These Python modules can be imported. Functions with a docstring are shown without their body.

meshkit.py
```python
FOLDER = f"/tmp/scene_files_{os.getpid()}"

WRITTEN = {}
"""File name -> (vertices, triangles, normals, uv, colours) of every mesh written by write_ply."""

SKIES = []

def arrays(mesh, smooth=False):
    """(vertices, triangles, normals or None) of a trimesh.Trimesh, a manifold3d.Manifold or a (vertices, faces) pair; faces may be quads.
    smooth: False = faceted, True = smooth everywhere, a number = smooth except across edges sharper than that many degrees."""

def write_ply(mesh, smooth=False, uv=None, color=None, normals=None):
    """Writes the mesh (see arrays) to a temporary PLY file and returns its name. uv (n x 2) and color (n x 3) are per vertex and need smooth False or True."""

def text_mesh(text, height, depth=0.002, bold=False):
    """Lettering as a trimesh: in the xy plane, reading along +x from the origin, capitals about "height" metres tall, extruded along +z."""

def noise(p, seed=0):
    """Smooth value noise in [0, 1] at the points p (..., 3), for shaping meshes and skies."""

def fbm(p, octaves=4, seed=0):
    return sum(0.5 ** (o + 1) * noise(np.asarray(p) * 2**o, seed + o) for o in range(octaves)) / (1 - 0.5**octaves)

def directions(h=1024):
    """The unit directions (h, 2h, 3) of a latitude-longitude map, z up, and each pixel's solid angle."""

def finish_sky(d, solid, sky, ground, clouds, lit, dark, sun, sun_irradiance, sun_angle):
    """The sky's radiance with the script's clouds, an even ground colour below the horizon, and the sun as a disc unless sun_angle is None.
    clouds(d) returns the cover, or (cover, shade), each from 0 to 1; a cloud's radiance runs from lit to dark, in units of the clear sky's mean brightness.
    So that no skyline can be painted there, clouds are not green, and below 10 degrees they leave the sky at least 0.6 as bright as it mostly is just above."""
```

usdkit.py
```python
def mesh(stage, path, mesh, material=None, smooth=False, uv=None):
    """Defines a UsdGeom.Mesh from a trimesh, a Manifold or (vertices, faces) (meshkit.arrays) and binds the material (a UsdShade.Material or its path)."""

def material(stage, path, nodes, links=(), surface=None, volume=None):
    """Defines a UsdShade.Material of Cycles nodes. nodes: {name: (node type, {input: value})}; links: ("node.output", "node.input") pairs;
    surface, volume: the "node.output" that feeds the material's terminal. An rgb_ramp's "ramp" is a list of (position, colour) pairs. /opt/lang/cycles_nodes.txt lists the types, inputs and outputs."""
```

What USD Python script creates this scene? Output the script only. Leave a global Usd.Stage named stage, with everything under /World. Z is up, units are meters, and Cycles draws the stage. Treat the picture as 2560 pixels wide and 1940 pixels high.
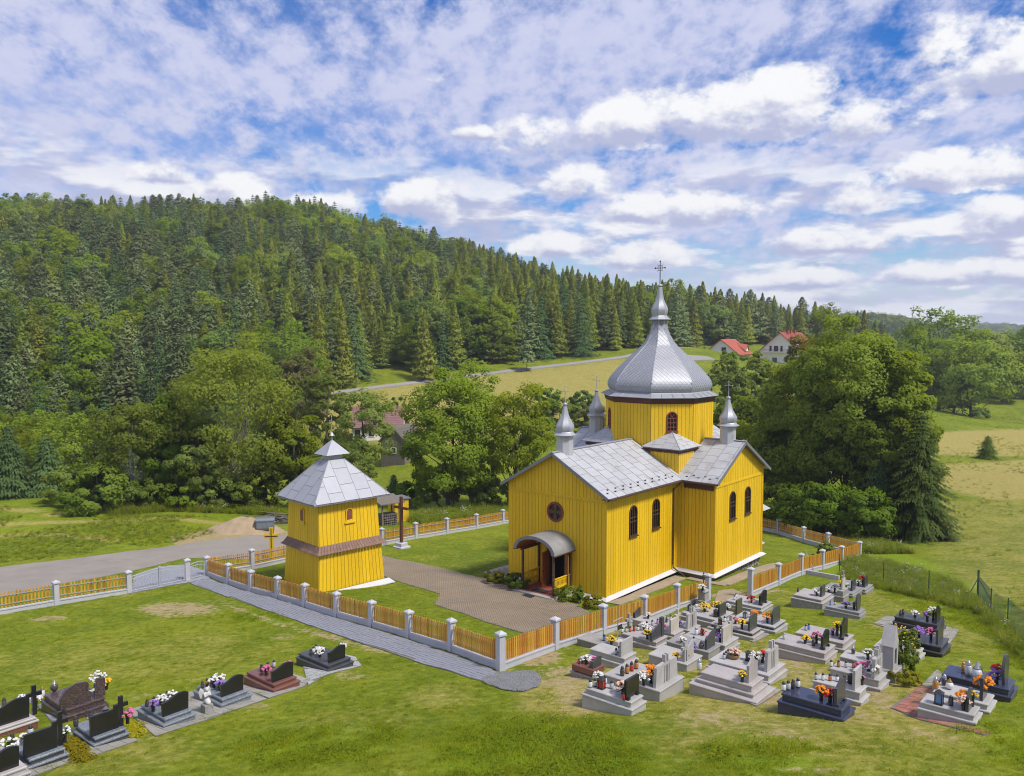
import math, random
import numpy as np
import trimesh
import usdkit, meshkit
from pxr import Usd, UsdGeom, UsdLux, UsdShade, Gf, Sdf, Vt
from shapely.geometry import Polygon, box as sbox, LineString, Point, MultiPolygon
from shapely import affinity
import shapely
from scipy.interpolate import RBFInterpolator
EXPOSURE = 1.6
SUN_INT, SUN_ANGLE = 0.40, 11.0
SKY_STRENGTH, SKY_SAT, SKY_VAL = 0.05, 1.65, 0.88
CL_WHITE, CL_MID, CL_GREY, CL_SHADE = (6.5, 6.5, 6.6), (4.15, 4.35, 5.7), (3.7, 4.0, 5.6), (3.2, 3.45, 4.8)
# cumulus clouds: where their centres stand in the view, their half sizes, their strength
CUMULI = [(590, 510, 130, 62, 1.0), (1040, 525, 120, 85, 1.15), (1095, 215, 60, 22, 0.7), (1190, 350, 60, 22, 0.7), (1380, 370, 150, 70, 1.0), (1610, 330, 190, 90, 1.1), (1860, 320, 250, 85, 1.1), (1950, 240, 120, 75, 1.0),
          (1560, 530, 150, 70, 0.9), (1740, 540, 170, 65, 1.0), (1450, 480, 110, 60, 0.8), (1420, 620, 130, 50, 1.0), (1610, 650, 140, 50, 1.1), (2330, 450, 130, 62, 1.0), (2530, 430, 110, 75, 1.0), (2150, 330, 130, 60, 0.7), (2480, 180, 200, 120, 0.75), (2150, 500, 100, 60, 0.7),
          (2100, 620, 300, 40, 0.8), (2500, 570, 130, 60, 0.9), (2450, 690, 300, 40, 0.7), (1990, 710, 170, 40, 0.9), (420, 450, 70, 30, 0.4), (820, 530, 130, 40, 0.6)]
HAZE = 0.00022

random.seed(7)
np.random.seed(7)
stage = Usd.Stage.CreateInMemory()
UsdGeom.SetStageUpAxis(stage, 'Z')
UsdGeom.SetStageMetersPerUnit(stage, 1.0)
W_ = UsdGeom.Xform.Define(stage, '/World')
UsdGeom.Scope.Define(stage, '/World/Looks')
stage.SetDefaultPrim(W_.GetPrim())

# ------------------------------------------------------------------ camera
FPX, PITCH, CZ = 2110.43, 0.0664, 15.93
cam = UsdGeom.Camera.Define(stage, '/World/camera')
cam.AddTranslateOp().Set(Gf.Vec3d(0, 0, CZ))
cam.AddRotateXOp().Set(90 - math.degrees(PITCH))
cam.CreateHorizontalApertureAttr(36.0)
cam.CreateVerticalApertureAttr(36.0 * 776 / 1024)
cam.CreateFocalLengthAttr(36.0 * FPX / 2560)
cam.CreateClippingRangeAttr(Gf.Vec2f(0.5, 20000))
cam.CreateExposureAttr(EXPOSURE)

# ------------------------------------------------------------------ sky and sun
SUN = np.array([0.80, -0.60, 0.0]) * math.cos(math.radians(54)) + np.array([0, 0, math.sin(math.radians(54))])


class G:
    """Collects the nodes and links of one material."""
    def __init__(s):
        s.n, s.l, s.c = {}, [], 0

    def __call__(s, kind, out=None, **inputs):
        s.c += 1
        name = f'n{s.c}'
        plain = {}
        for k, v in inputs.items():
            if isinstance(v, tuple) and len(v) == 2 and v[0] == '@':
                s.l.append((v[1], f'{name}.{k}'))
            else:
                plain[k] = v
        s.n[name] = (kind, plain)
        return ('@', f'{name}.{out}') if out else name

    def math(s, op, a, b=0.0, clamp=False):
        return s('math', 'value', math_type=op, value1=a, value2=b, use_clamp=clamp)

    def mix(s, fac, a, b, kind='mix'):
        return s('mix', 'color', mix_type=kind, fac=fac, color1=a, color2=b)

    def ramp(s, v, lo, hi, to=(0, 1), smooth=True):
        return s('map_range', 'result', range_type='smoothstep' if smooth else 'linear', value=v, from_min=lo, from_max=hi, to_min=to[0], to_max=to[1], clamp=True)

    def done(s, path, surface=None, volume=None):
        return usdkit.material(stage, path, s.n, s.l, surface=surface[1] if surface else None, volume=volume[1] if volume else None)


def sky_material():
    g = G()
    d = g('texture_coordinate', 'generated')
    sep = g('separate_xyz', None, vector=d)
    X, Y, Z = (('@', f'{sep}.{k}') for k in 'xyz')
    sky = g('sky_texture', 'color', sky_type='single_scattering', sun_disc=False, sun_elevation=math.asin(SUN[2]), sun_rotation=math.atan2(SUN[0], SUN[1]), altitude=500.0, air_density=1.0, aerosol_density=0.6, ozone_density=3.0)
    zz = g.math('maximum', Z, 0.0)
    # the cloud sheet, seen in perspective: direction projected on a level plane
    den = g.math('add', zz, 0.10)
    px, py = g.math('divide', X, den), g.math('divide', Y, den)
    P = g('combine_xyz', 'vector', x=px, y=py, z=0.0)
    den2 = g.math('add', zz, 0.34)
    P2 = g('combine_xyz', 'vector', x=g.math('divide', X, den2), y=g.math('divide', Y, den2), z=0.0)

    def noise(vec, scale, detail, rough, off=(0, 0, 0), dist=0.0, stretch=(1, 1, 1), out='fac'):
        m = g('mapping', 'vector', mapping_type='point', vector=vec, location=off, rotation=(0, 0, 0.35), scale=stretch)
        return g('noise_texture', out, dimensions='3D', type='fBM', use_normalize=True, vector=m, scale=scale, detail=detail, roughness=rough, lacunarity=2.1, distortion=dist)
    # 1 mottled high sheet
    sheet_big = noise(P, 0.55, 3.0, 0.5, (3.1, 1.7, 0))
    sheet_mot = noise(P2, 15.0, 4.0, 0.62, (0.4, 2.2, 0), 0.0, (1.0, 0.7, 1))
    s1 = g.math('add', g.math('multiply', sheet_big, 0.58), g.math('multiply', sheet_mot, 0.66))
    hi = g.ramp(Z, 0.10, 0.30)
    # more cover on the left of the view, as the sheet has
    az = g.math('divide', X, g.math('maximum', g.math('absolute', Y), 0.05))
    left = g.ramp(az, -0.15, -0.55, (0.0, 0.09))
    lo_open = g.ramp(Z, 0.30, 0.06, (0.0, 0.05))
    c1 = g.ramp(g.math('subtract', g.math('add', s1, left), lo_open), 0.480, 0.720)
    veil = g.ramp(noise(P, 0.9, 3.0, 0.55, (8.3, 0.2, 0)), 0.34, 0.66, (0.0, 0.40))
    col1 = g.mix(g.ramp(sheet_mot, 0.40, 0.68), CL_GREY, CL_MID)
    # 2 cumulus: warped direction space, flat bases
    el = g.math('arcsine', zz)
    azn = g.math('arctan2', X, Y)
    Q = g('combine_xyz', 'vector', x=g.math('multiply', azn, 1.0), y=g.math('multiply', el, 1.5), z=0.0)
    billow = noise(Q, 12.5, 6.0, 0.60, (1.3, 5.1, 0))
    Qu = g('vector_math', 'vector', math_type='add', vector1=Q, vector2=(0.012, 0.026, 0))
    bil_up = noise(Qu, 12.5, 4.0, 0.60, (1.3, 5.1, 0))
    field, shade = None, None
    for (u, v, ru, rv, k) in CUMULI:
        dx, dy, dz = (u - 1280) / FPX, 1.0, -math.tan(PITCH) + (970 - v) / FPX
        a0, e0 = math.atan2(dx, dy), math.atan2(dz, math.hypot(dx, dy))
        a = g.math('divide', g.math('subtract', azn, a0), ru / FPX)
        e = g.math('divide', g.math('subtract', el, e0), rv / FPX)
        # below the centre the body is cut off short, so that the base is level
        e = g.math('multiply', e, g.ramp(e, -0.25, 0.05, (1.9, 1.0)))
        r2 = g.math('add', g.math('multiply', a, a), g.math('multiply', e, e))
        b = g.math('multiply', g.math('subtract', 1.0, r2), k)
        field = b if field is None else g.math('smoothmax', field, b)
        if field is not b:
            g.n[field[1].split('.')[0]][1]['value3'] = 0.25
        sh = g.math('multiply', g.ramp(r2, 1.5, 0.1), e)
        shade = sh if shade is None else g.math('add', shade, sh)
    f = g.math('add', field, g.math('multiply', g.math('subtract', billow, 0.5), 4.4))
    c2 = g.ramp(f, -0.12, 0.62)
    # low banks near the horizon: wide flat rows, everywhere round the view
    Q2 = g('combine_xyz', 'vector', x=g.math('multiply', azn, 2.4), y=g.math('multiply', el, 8.0), z=0.0)
    bank = noise(Q2, 2.6, 5.0, 0.58, (2.6, 0.9, 0))
    bankm = g.math('multiply', g.ramp(Z, 0.235, 0.13), g.ramp(bank, 0.43, 0.60))
    Q2u = g('vector_math', 'vector', math_type='add', vector1=Q2, vector2=(0, 0.16, 0))
    bank_up = noise(Q2u, 2.6, 3.0, 0.58, (2.6, 0.9, 0))
    bank_lit = g.ramp(g.math('subtract', bank, bank_up), -0.06, 0.10)
    col_bank = g.mix(bank_lit, CL_SHADE, CL_WHITE)
    lit = g.ramp(g.math('add', shade, g.math('multiply', g.math('subtract', billow, bil_up), 3.2)), -0.50, 0.48)
    col2 = g.mix(lit, CL_SHADE, CL_WHITE)
    # haze of cloud light at the horizon
    hz = g.ramp(Z, 0.09, 0.0, (0.0, 0.35))
    base = g.mix(0.0, sky, sky)
    base = g('hsv', 'color', hue=0.514, saturation=SKY_SAT, value=SKY_VAL, fac=1.0, color=base)
    veil = g.math('maximum', veil, g.math('multiply', g.ramp(az, -0.12, -0.52, (0.0, 0.85)), g.ramp(sheet_big, 0.36, 0.56)))
    out = g.mix(veil, base, CL_GREY)
    out = g.mix(c1, out, col1)
    out = g.mix(hz, out, CL_GREY)
    out = g.mix(bankm, out, col_bank)
    out = g.mix(c2, out, col2)
    bg = g('background_shader', 'background', color=out, strength=SKY_STRENGTH)
    return g.done('/World/Looks/sky_look', surface=bg)


dome = UsdLux.DomeLight.Define(stage, '/World/sky')
dome.CreateIntensityAttr(1.0)
UsdShade.MaterialBindingAPI.Apply(dome.GetPrim()).Bind(sky_material())
dome.GetPrim().SetCustomDataByKey('kind', 'structure')

sun = UsdLux.DistantLight.Define(stage, '/World/sun')
sun.CreateIntensityAttr(SUN_INT)
sun.CreateAngleAttr(SUN_ANGLE)
sun.CreateNormalizeAttr(True)
sun.CreateColorAttr(Gf.Vec3f(1.0, 0.95, 0.87))
_q = Gf.Rotation(Gf.Vec3d(0, 0, -1), Gf.Vec3d(*(-SUN).tolist()))
sun.AddTransformOp().Set(Gf.Matrix4d().SetRotate(_q))

# ------------------------------------------------------------------ the lie of the land
_ct, _st = math.cos(PITCH), math.sin(PITCH)


def ray(u, v):
    a, b = (u - 1280) / FPX, (970 - v) / FPX
    return np.array([a, _ct + b * _st, -_st + b * _ct])


def far(u, v, dist, dz=0.0):
    """The point seen in direction (u, v) at a distance ahead of the camera."""
    d = ray(u, v)
    t = dist / d[1]
    return (d[0] * t, dist, CZ + d[2] * t + dz)


_c = (-0.406, -0.202, -3.224, 0.075, -1.208, 0.937)


def _quad(x, y):
    X, Y = x / 30, (y - 55) / 30
    return _c[0] + _c[1] * X + _c[2] * Y + _c[3] * X * X + _c[4] * X * Y + _c[5] * Y * Y


YAW = 0.8707
U2, V2 = np.array([math.cos(YAW), math.sin(YAW)]), np.array([-math.sin(YAW), math.cos(YAW)])
O2 = np.array([5.60, 49.82])


def church_xy(u, v):
    p = O2 + u * U2 + v * V2
    return float(p[0]), float(p[1])


ctrl = []
for x in np.arange(-28, 30.1, 6.5):
    for y in np.arange(20, 78.1, 6.5):
        if abs(x) < y * 0.62 + 4 and math.hypot(x - 9, y - 57) > 12:
            ctrl.append((x, y, _quad(x, y)))
for u, v, z in ((0, 0, -.33), (0, 7.5, -.5), (8.7, -1, -.45), (8.7, -2.7, -.5), (16.2, -2.7, -.95), (16.2, 10, -1.4), (8.7, 10, -1.0), (22, 0, -1.6), (-2.5, 2.5, -.12), (-2.4, 5, -.12), (-5, 4, .05), (0, 3.7, -.2)):
    ctrl.append((*church_xy(u, v), z))
for a in ((0, 1240, 86), (250, 1265, 82), (500, 1270, 84), (720, 1270, 88), (0, 1330, 71), (-300, 1300, 75), (-300, 1500, 50), (830, 985, 190), (1060, 955, 205), (1300, 925, 220), (1560, 895, 235), (1770, 878, 255), (1780, 906, 262), (1950, 905, 275), (2060, 900, 290),
          (2300, 1010, 250), (2560, 1010, 260), (2450, 1130, 150), (2560, 1200, 112), (2450, 1262, 95), (2350, 1352, 75), (2560, 1400, 62), (2700, 1400, 60), (900, 1105, 150), (1000, 1155, 125), (1100, 1060, 165), (1300, 1000, 185), (1450, 960, 205), (2900, 1100, 170)):
    ctrl.append(far(*a))
for x, y, z in ((-80, 130, -5), (-45, 125, -6), (-20, 122, -5), (10, 118, -4.2), (40, 115, -5), (25, 150, -2.5), (-100, 160, 0), (-55, 165, -2), (-60, 20, 2.5), (45, 15, 4.2), (0, 5, 5.0), (-40, -30, 5), (40, -30, 6), (80, 60, -2.5), (-90, 60, -.5)):
    ctrl.append((x, y, z))
# the wooded ridge: the skyline less a tree's height
RIDGE = [(-500, 470, 455, 20), (0, 498, 450, 22), (300, 530, 450, 22), (500, 535, 440, 20), (780, 496, 430, 18), (950, 545, 420, 19), (1250, 612, 410, 20), (1400, 655, 400, 21), (1560, 695, 390, 21), (1750, 725, 375, 18), (1950, 762, 360, 17), (2130, 800, 350, 17), (2300, 850, 350, 14), (2900, 860, 380, 10)]
for u, v, dd, th in RIDGE:
    p = far(u, v, dd, -th)
    ctrl.append(p)
    ctrl.append((p[0] * 1.35, p[1] * 1.35, p[2] - 22))
    ctrl.append((p[0] * 1.9, p[1] * 1.9, min(p[2] - 30, 5)))
for x, y in ((-600, 0), (600, 0), (-600, 400), (700, 500), (-900, 900), (0, 1100), (900, 1000), (0, -500)):
    ctrl.append((x, y, 0.0))
ctrl = np.array(ctrl)
_rbf = RBFInterpolator(ctrl[:, :2], ctrl[:, 2], kernel='thin_plate_spline', smoothing=1.5, neighbors=None)
# a fine table near the camera, a coarse one beyond: every height is read from these
_gx, _gy = np.arange(-140, 141, 1.0), np.arange(-40, 321, 1.0)
_near = _rbf(np.stack(np.meshgrid(_gx, _gy, indexing='ij'), -1).reshape(-1, 2)).reshape(len(_gx), len(_gy))
_hx, _hy = np.arange(-1400, 1401, 20.0), np.arange(-600, 1601, 20.0)
_farh = _rbf(np.stack(np.meshgrid(_hx, _hy, indexing='ij'), -1).reshape(-1, 2)).reshape(len(_hx), len(_hy))


def _bil(gx, gy, tab, x, y):
    sx, sy = (np.clip(x, gx[0], gx[-1] - 1e-6) - gx[0]) / (gx[1] - gx[0]), (np.clip(y, gy[0], gy[-1] - 1e-6) - gy[0]) / (gy[1] - gy[0])
    i, j = np.minimum(sx.astype(int), len(gx) - 2), np.minimum(sy.astype(int), len(gy) - 2)
    a, b = sx - i, sy - j
    return tab[i, j] * (1 - a) * (1 - b) + tab[i + 1, j] * a * (1 - b) + tab[i, j + 1] * (1 - a) * b + tab[i + 1, j + 1] * a * b


def height(x, y):
    x, y = np.asarray(x, float), np.asarray(y, float)
    n, f = _bil(_gx, _gy, _near, x, y), _bil(_hx, _hy, _farh, x, y)
    w = np.clip(np.minimum(np.minimum(x + 140, 140 - x), np.minimum(y + 40, 320 - y)) / 30, 0, 1)
    h = n * w + f * (1 - w)
    r = np.hypot(x, y)
    return h * np.clip((1500 - r) / 500, 0, 1)


def hz(x, y):
    return float(height(x, y))


def at(u, v):
    """The point of the ground seen in direction (u, v)."""
    d = ray(u, v)
    ts = np.concatenate([np.arange(14, 130, 0.4), np.arange(130, 600, 2.0)])
    pts = d[None] * ts[:, None]
    under = np.nonzero(CZ + pts[:, 2] < height(pts[:, 0], pts[:, 1]))[0]
    k = under[0] if len(under) else len(ts) - 1
    lo, hi = ts[max(k - 1, 0)], ts[k]
    for _ in range(25):
        m = (lo + hi) / 2
        if CZ + d[2] * m < hz(d[0] * m, d[1] * m):
            hi = m
        else:
            lo = m
    return np.array([d[0] * hi, d[1] * hi, CZ + d[2] * hi])


def on_wall(u, v, d0):
    """(along, up) on the vertical plane through d0 = (point, unit direction along) where (u, v) is seen."""
    p0, e = np.asarray(d0[0], float)[:2], np.asarray(d0[1], float)[:2]
    n = np.array([-e[1], e[0]])
    d = ray(u, v)
    t = (n @ p0) / (n @ d[:2])
    return float((d[:2] * t - p0) @ e), float(CZ + d[2] * t)


# ------------------------------------------------------------------ writing prims
_taken = {}


def numbered(parent, name):
    k = _taken.get((parent, name), 0)
    _taken[(parent, name)] = k + 1
    return f'{parent}/{name}' if k == 0 else f'{parent}/{name}_{k:03d}'


def tag(prim, label=None, cat=None, group=None, kind=None):
    for k, v in (('label', label), ('category', cat), ('group', group), ('kind', kind)):
        if v:
            prim.SetCustomDataByKey(k, v)
    return prim


def thing(name, label, cat, loc=(0, 0, 0), rz=0.0, group=None, scale=None, kind=None):
    x = UsdGeom.Xform.Define(stage, numbered('/World', name))
    x.AddTranslateOp().Set(Gf.Vec3d(*map(float, loc)))
    x.AddRotateZOp().Set(math.degrees(rz))
    if scale is not None:
        x.AddScaleOp().Set(Gf.Vec3f(*map(float, scale)))
    return tag(x.GetPrim(), label, cat, group, kind)


def dup(root, loc, rz, label, scale=None, group=None, name=None):
    r = thing(name or root.GetName().rstrip('0123456789').rstrip('_'), label, root.GetCustomDataByKey('category'), loc, rz, group or root.GetCustomDataByKey('group'), scale)
    r.GetReferences().AddInternalReference(root.GetPath())
    r.SetInstanceable(True)
    return r


def umesh(path, m, material, smooth=False):
    """m may carry its own normals: (points, triangles, normals)."""
    if not (isinstance(m, tuple) and len(m) == 3):
        return usdkit.mesh(stage, path, m, material, smooth)
    p = usdkit.mesh(stage, path, m[:2], material, False)
    p.CreateNormalsAttr(Vt.Vec3fArray.FromNumpy(np.asarray(m[2], np.float32)))
    p.SetNormalsInterpolation('vertex')
    return p


def put(parent, name, m, material, smooth=False, label=None, kind=None):
    """One Mesh prim below parent (a prim, or None for /World)."""
    p = umesh(numbered(str(parent.GetPath()) if parent else '/World', name), m, material, smooth).GetPrim()
    if label or kind:
        tag(p, label, None, None, kind)
    return p


class MB:
    """Gathers simple shapes as one mesh."""
    def __init__(s):
        s.v, s.f, s.n = [], [], 0

    def add(s, v, f, M=None):
        v, f = np.asarray(v, float), np.asarray(f, int)
        if f.shape[1] == 4:
            f = np.vstack([f[:, [0, 1, 2]], f[:, [0, 2, 3]]])
        if M is not None:
            v = v @ M[:3, :3].T + M[:3, 3]
        s.v.append(v)
        s.f.append(f + s.n)
        s.n += len(v)
        return s

    def tm(s, m, M=None):
        return s.add(m.vertices, m.faces, M)

    def box(s, c, size, rz=0.0, taper=1.0):
        x, y, z = np.asarray(size, float) / 2
        v = np.array([[-x, -y, -z], [x, -y, -z], [x, y, -z], [-x, y, -z], [-x * taper, -y * taper, z], [x * taper, -y * taper, z], [x * taper, y * taper, z], [-x * taper, y * taper, z]])
        if rz:
            v[:, :2] = v[:, :2] @ np.array([[math.cos(rz), math.sin(rz)], [-math.sin(rz), math.cos(rz)]])
        return s.add(v + np.asarray(c, float), BOXF)

    def bbox(s, c, size, bev=0.02):
        """A box whose upper edges are chamfered."""
        x, y, z = np.asarray(size, float) / 2
        b = min(bev, x * .8, y * .8, z)
        v = []
        for (k, zz) in ((0, -z), (0, z - b), (b, z)):
            v += [[-x + k, -y + k, zz], [x - k, -y + k, zz], [x - k, y - k, zz], [-x + k, y - k, zz]]
        f = [[3, 2, 1, 0], [8, 9, 10, 11]]
        for r in (0, 4):
            f += [[r + i, r + (i + 1) % 4, r + 4 + (i + 1) % 4, r + 4 + i] for i in range(4)]
        return s.add(np.array(v) + np.asarray(c, float), f)

    def prism(s, poly, t, M=None, z0=0.0):
        """A flat outline (shapely), thick from z0 to z0 + t along the frame's third axis."""
        for g in getattr(poly, 'geoms', [poly]):
            if g.is_empty or g.geom_type != 'Polygon' or g.area < 1e-5:
                continue
            m = trimesh.creation.extrude_polygon(g, t, engine='earcut')
            m.vertices[:, 2] += z0
            s.add(m.vertices, m.faces, M)
        return s

    def tube(s, pts, r, sides=6):
        p = np.asarray(pts, float)
        t = np.gradient(p, axis=0)
        t /= np.linalg.norm(t, axis=1, keepdims=True) + 1e-12
        a = np.cross(t, np.where(np.abs(t[:, 2:]) < 0.9, [0, 0, 1.0], [1.0, 0, 0]))
        a /= np.linalg.norm(a, axis=1, keepdims=True) + 1e-12
        b, ang = np.cross(t, a), np.arange(sides) * 2 * np.pi / sides
        R = np.broadcast_to(r, (len(p),))
        v = p[:, None] + R[:, None, None] * (np.cos(ang)[None, :, None] * a[:, None] + np.sin(ang)[None, :, None] * b[:, None])
        i, j = np.meshgrid(np.arange(len(p) - 1), np.arange(sides), indexing='ij')
        q = np.stack([i * sides + j, i * sides + (j + 1) % sides, (i + 1) * sides + (j + 1) % sides, (i + 1) * sides + j], -1).reshape(-1, 4)
        s.add(v.reshape(-1, 3), q)
        for e, rev in ((0, True), (len(p) - 1, False)):
            ids = np.arange(sides) + e * sides
            tri = np.stack([np.full(sides - 2, ids[0]), ids[1:-1], ids[2:]], 1)
            s.f.append((tri[:, ::-1] if rev else tri) + s.n - len(p) * sides)
        return s

    def lathe(s, prof, c=(0, 0, 0), sides=12, rot=0.0, flat=False):
        """Rings of the profile [(radius, z)]; flat: radius is measured to the middle of a side."""
        k = 1 / math.cos(math.pi / sides) if flat else 1.0
        ang = rot + np.arange(sides) * 2 * np.pi / sides
        v = np.array([[r * k * math.cos(a), r * k * math.sin(a), z] for r, z in prof for a in ang])
        n = len(prof)
        i, j = np.meshgrid(np.arange(n - 1), np.arange(sides), indexing='ij')
        q = np.stack([i * sides + j, i * sides + (j + 1) % sides, (i + 1) * sides + (j + 1) % sides, (i + 1) * sides + j], -1).reshape(-1, 4)
        s.add(v + np.asarray(c, float), q)
        for e, rev in ((0, True), (n - 1, False)):
            ids = np.arange(sides) + e * sides
            tri = np.stack([np.full(sides - 2, ids[0]), ids[1:-1], ids[2:]], 1)
            s.f.append((tri[:, ::-1] if rev else tri) + s.n - n * sides)
        return s

    def mesh(s):
        return np.vstack(s.v), np.vstack(s.f)

    def put(s, parent, name, material, smooth=False, label=None, kind=None):
        return put(parent, name, s.mesh(), material, smooth, label, kind) if s.n else None


BOXF = [[3, 2, 1, 0], [4, 5, 6, 7], [0, 1, 5, 4], [1, 2, 6, 5], [2, 3, 7, 6], [3, 0, 4, 7]]


def frame(o, e1, e2):
    """A matrix whose columns are e1, e2, e1 x e2 and the origin o."""
    e1, e2 = np.asarray(e1, float), np.asarray(e2, float)
    e1, e2 = e1 / np.linalg.norm(e1), e2 / np.linalg.norm(e2)
    M = np.eye(4)
    M[:3, 0], M[:3, 1], M[:3, 2], M[:3, 3] = e1, e2, np.cross(e1, e2), o
    return M


def rotz(a, o=(0, 0, 0)):
    M = np.eye(4)
    M[:2, :2] = [[math.cos(a), -math.sin(a)], [math.sin(a), math.cos(a)]]
    M[:3, 3] = o
    return M


# ------------------------------------------------------------------ materials
def paint(name, col, rough=0.6, vary=0.12, scale=3.0, metal=0.0, bump=0.0, bscale=40.0, isle=0.0, dirt=None, spec=0.5, stretch=None, coat=0.0):
    """A principled surface whose colour wanders a little with noise, from piece to piece (isle), and towards dirt in patches."""
    g = G()
    pos = g('geometry', 'position')
    if stretch:
        pos = g('mapping', 'vector', mapping_type='point', vector=pos, scale=stretch)
    n = g('noise_texture', 'fac', vector=pos, scale=scale, detail=5.0, roughness=0.6)
    col = tuple(k * 0.78 for k in col)
    v = g.ramp(n, 0.25, 0.75, (1 - vary, 1 + vary), smooth=False)
    if isle:
        v = g.math('multiply', v, g.ramp(g('geometry', 'random_per_island'), 0, 1, (1 - isle, 1 + isle), smooth=False))
        v = g.math('multiply', v, g.ramp(g('object_info', 'random'), 0, 1, (1 - isle, 1 + isle), smooth=False))
    c = g('hsv', 'color', hue=0.5, saturation=1.0, value=v, fac=1.0, color=col)
    if dirt:
        n2 = g('noise_texture', 'fac', vector=pos, scale=dirt[1], detail=6.0, roughness=0.65)
        c = g.mix(g.ramp(n2, dirt[2], dirt[2] + 0.16, (0.0, dirt[3])), c, tuple(k * 0.78 for k in dirt[0]))
    kw = dict(base_color=c, roughness=g.ramp(n, 0.2, 0.8, (rough * 0.85, min(1.0, rough * 1.15)), smooth=False), metallic=metal, specular_ior_level=spec)
    if coat:
        kw['coat_weight'] = coat
    if bump:
        h = g('noise_texture', 'fac', vector=pos, scale=bscale, detail=4.0, roughness=0.6)
        kw['normal'] = g('bump', 'normal', height=h, strength=bump, distance=0.02)
    b = g('principled_bsdf', 'BSDF', **kw)
    return g.done(f'/World/Looks/{name}', surface=b)


def foliage(name, col, col2, trans=0.35, isle=0.22, tint=None, rough=0.55):
    """Leaves: colour varies from leaf to leaf, from clump to clump and from tree to tree; some light passes through."""
    g = G()
    pos = g('geometry', 'position')
    n = g('noise_texture', 'fac', vector=pos, scale=0.45, detail=2.0, roughness=0.5)
    r = g('geometry', 'random_per_island')
    o = g('object_info', 'random')
    f = g.math('add', g.math('multiply', g.ramp(n, 0.3, 0.7, smooth=False), 0.5), g.math('multiply', r, 0.5))
    c = g.mix(g.math('add', g.math('multiply', f, 0.75), 0.25), col, col2)
    v = g.math('multiply', g.ramp(r, 0, 1, (1 - isle, 1 + isle), smooth=False), g.ramp(o, 0, 1, (0.74, 1.32), smooth=False))
    c = g('hsv', 'color', hue=g.ramp(g.math('fraction', g.math('multiply', o, 7.31)), 0, 1, (0.484, 0.514), smooth=False), saturation=1.0, value=v, fac=1.0, color=c)
    d = g('principled_bsdf', 'BSDF', base_color=c, roughness=rough, specular_ior_level=0.08)
    t = g('translucent_bsdf', 'BSDF', color=g('hsv', 'color', hue=0.490, saturation=1.1, value=1.45, fac=1.0, color=c))
    m = g('mix_closure', 'closure', fac=trans, closure1=d, closure2=t)
    return g.done(f'/World/Looks/{name}', surface=m)

# ------------------------------------------------------------------ the ground
def px_poly(pts):
    return Polygon([tuple(at(u, v)[:2]) for u, v in pts]).buffer(0)


az = np.concatenate([np.linspace(-180, -48, 50, endpoint=False), np.linspace(-48, 48, 620, endpoint=False), np.linspace(48, 180, 50, endpoint=False)])
rr = np.concatenate([[0.5, 4, 8, 12], np.arange(15, 62, 0.33), np.geomspace(62, 150, 95)[0:-1], np.geomspace(150, 650, 70)[0:-1], np.geomspace(650, 3000, 22)])
A, R = np.meshgrid(np.radians(az), rr, indexing='ij')
gx, gy = R * np.sin(A), R * np.cos(A)
gz = height(gx, gy)
na, nr = A.shape
ii, jj = np.meshgrid(np.arange(na), np.arange(nr - 1), indexing='ij')
i2 = (ii + 1) % na
quads = np.stack([ii * nr + jj, ii * nr + jj + 1, i2 * nr + jj + 1, i2 * nr + jj], -1).reshape(-1, 4)
GP = np.stack([gx, gy, gz], -1).reshape(-1, 3)
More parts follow.
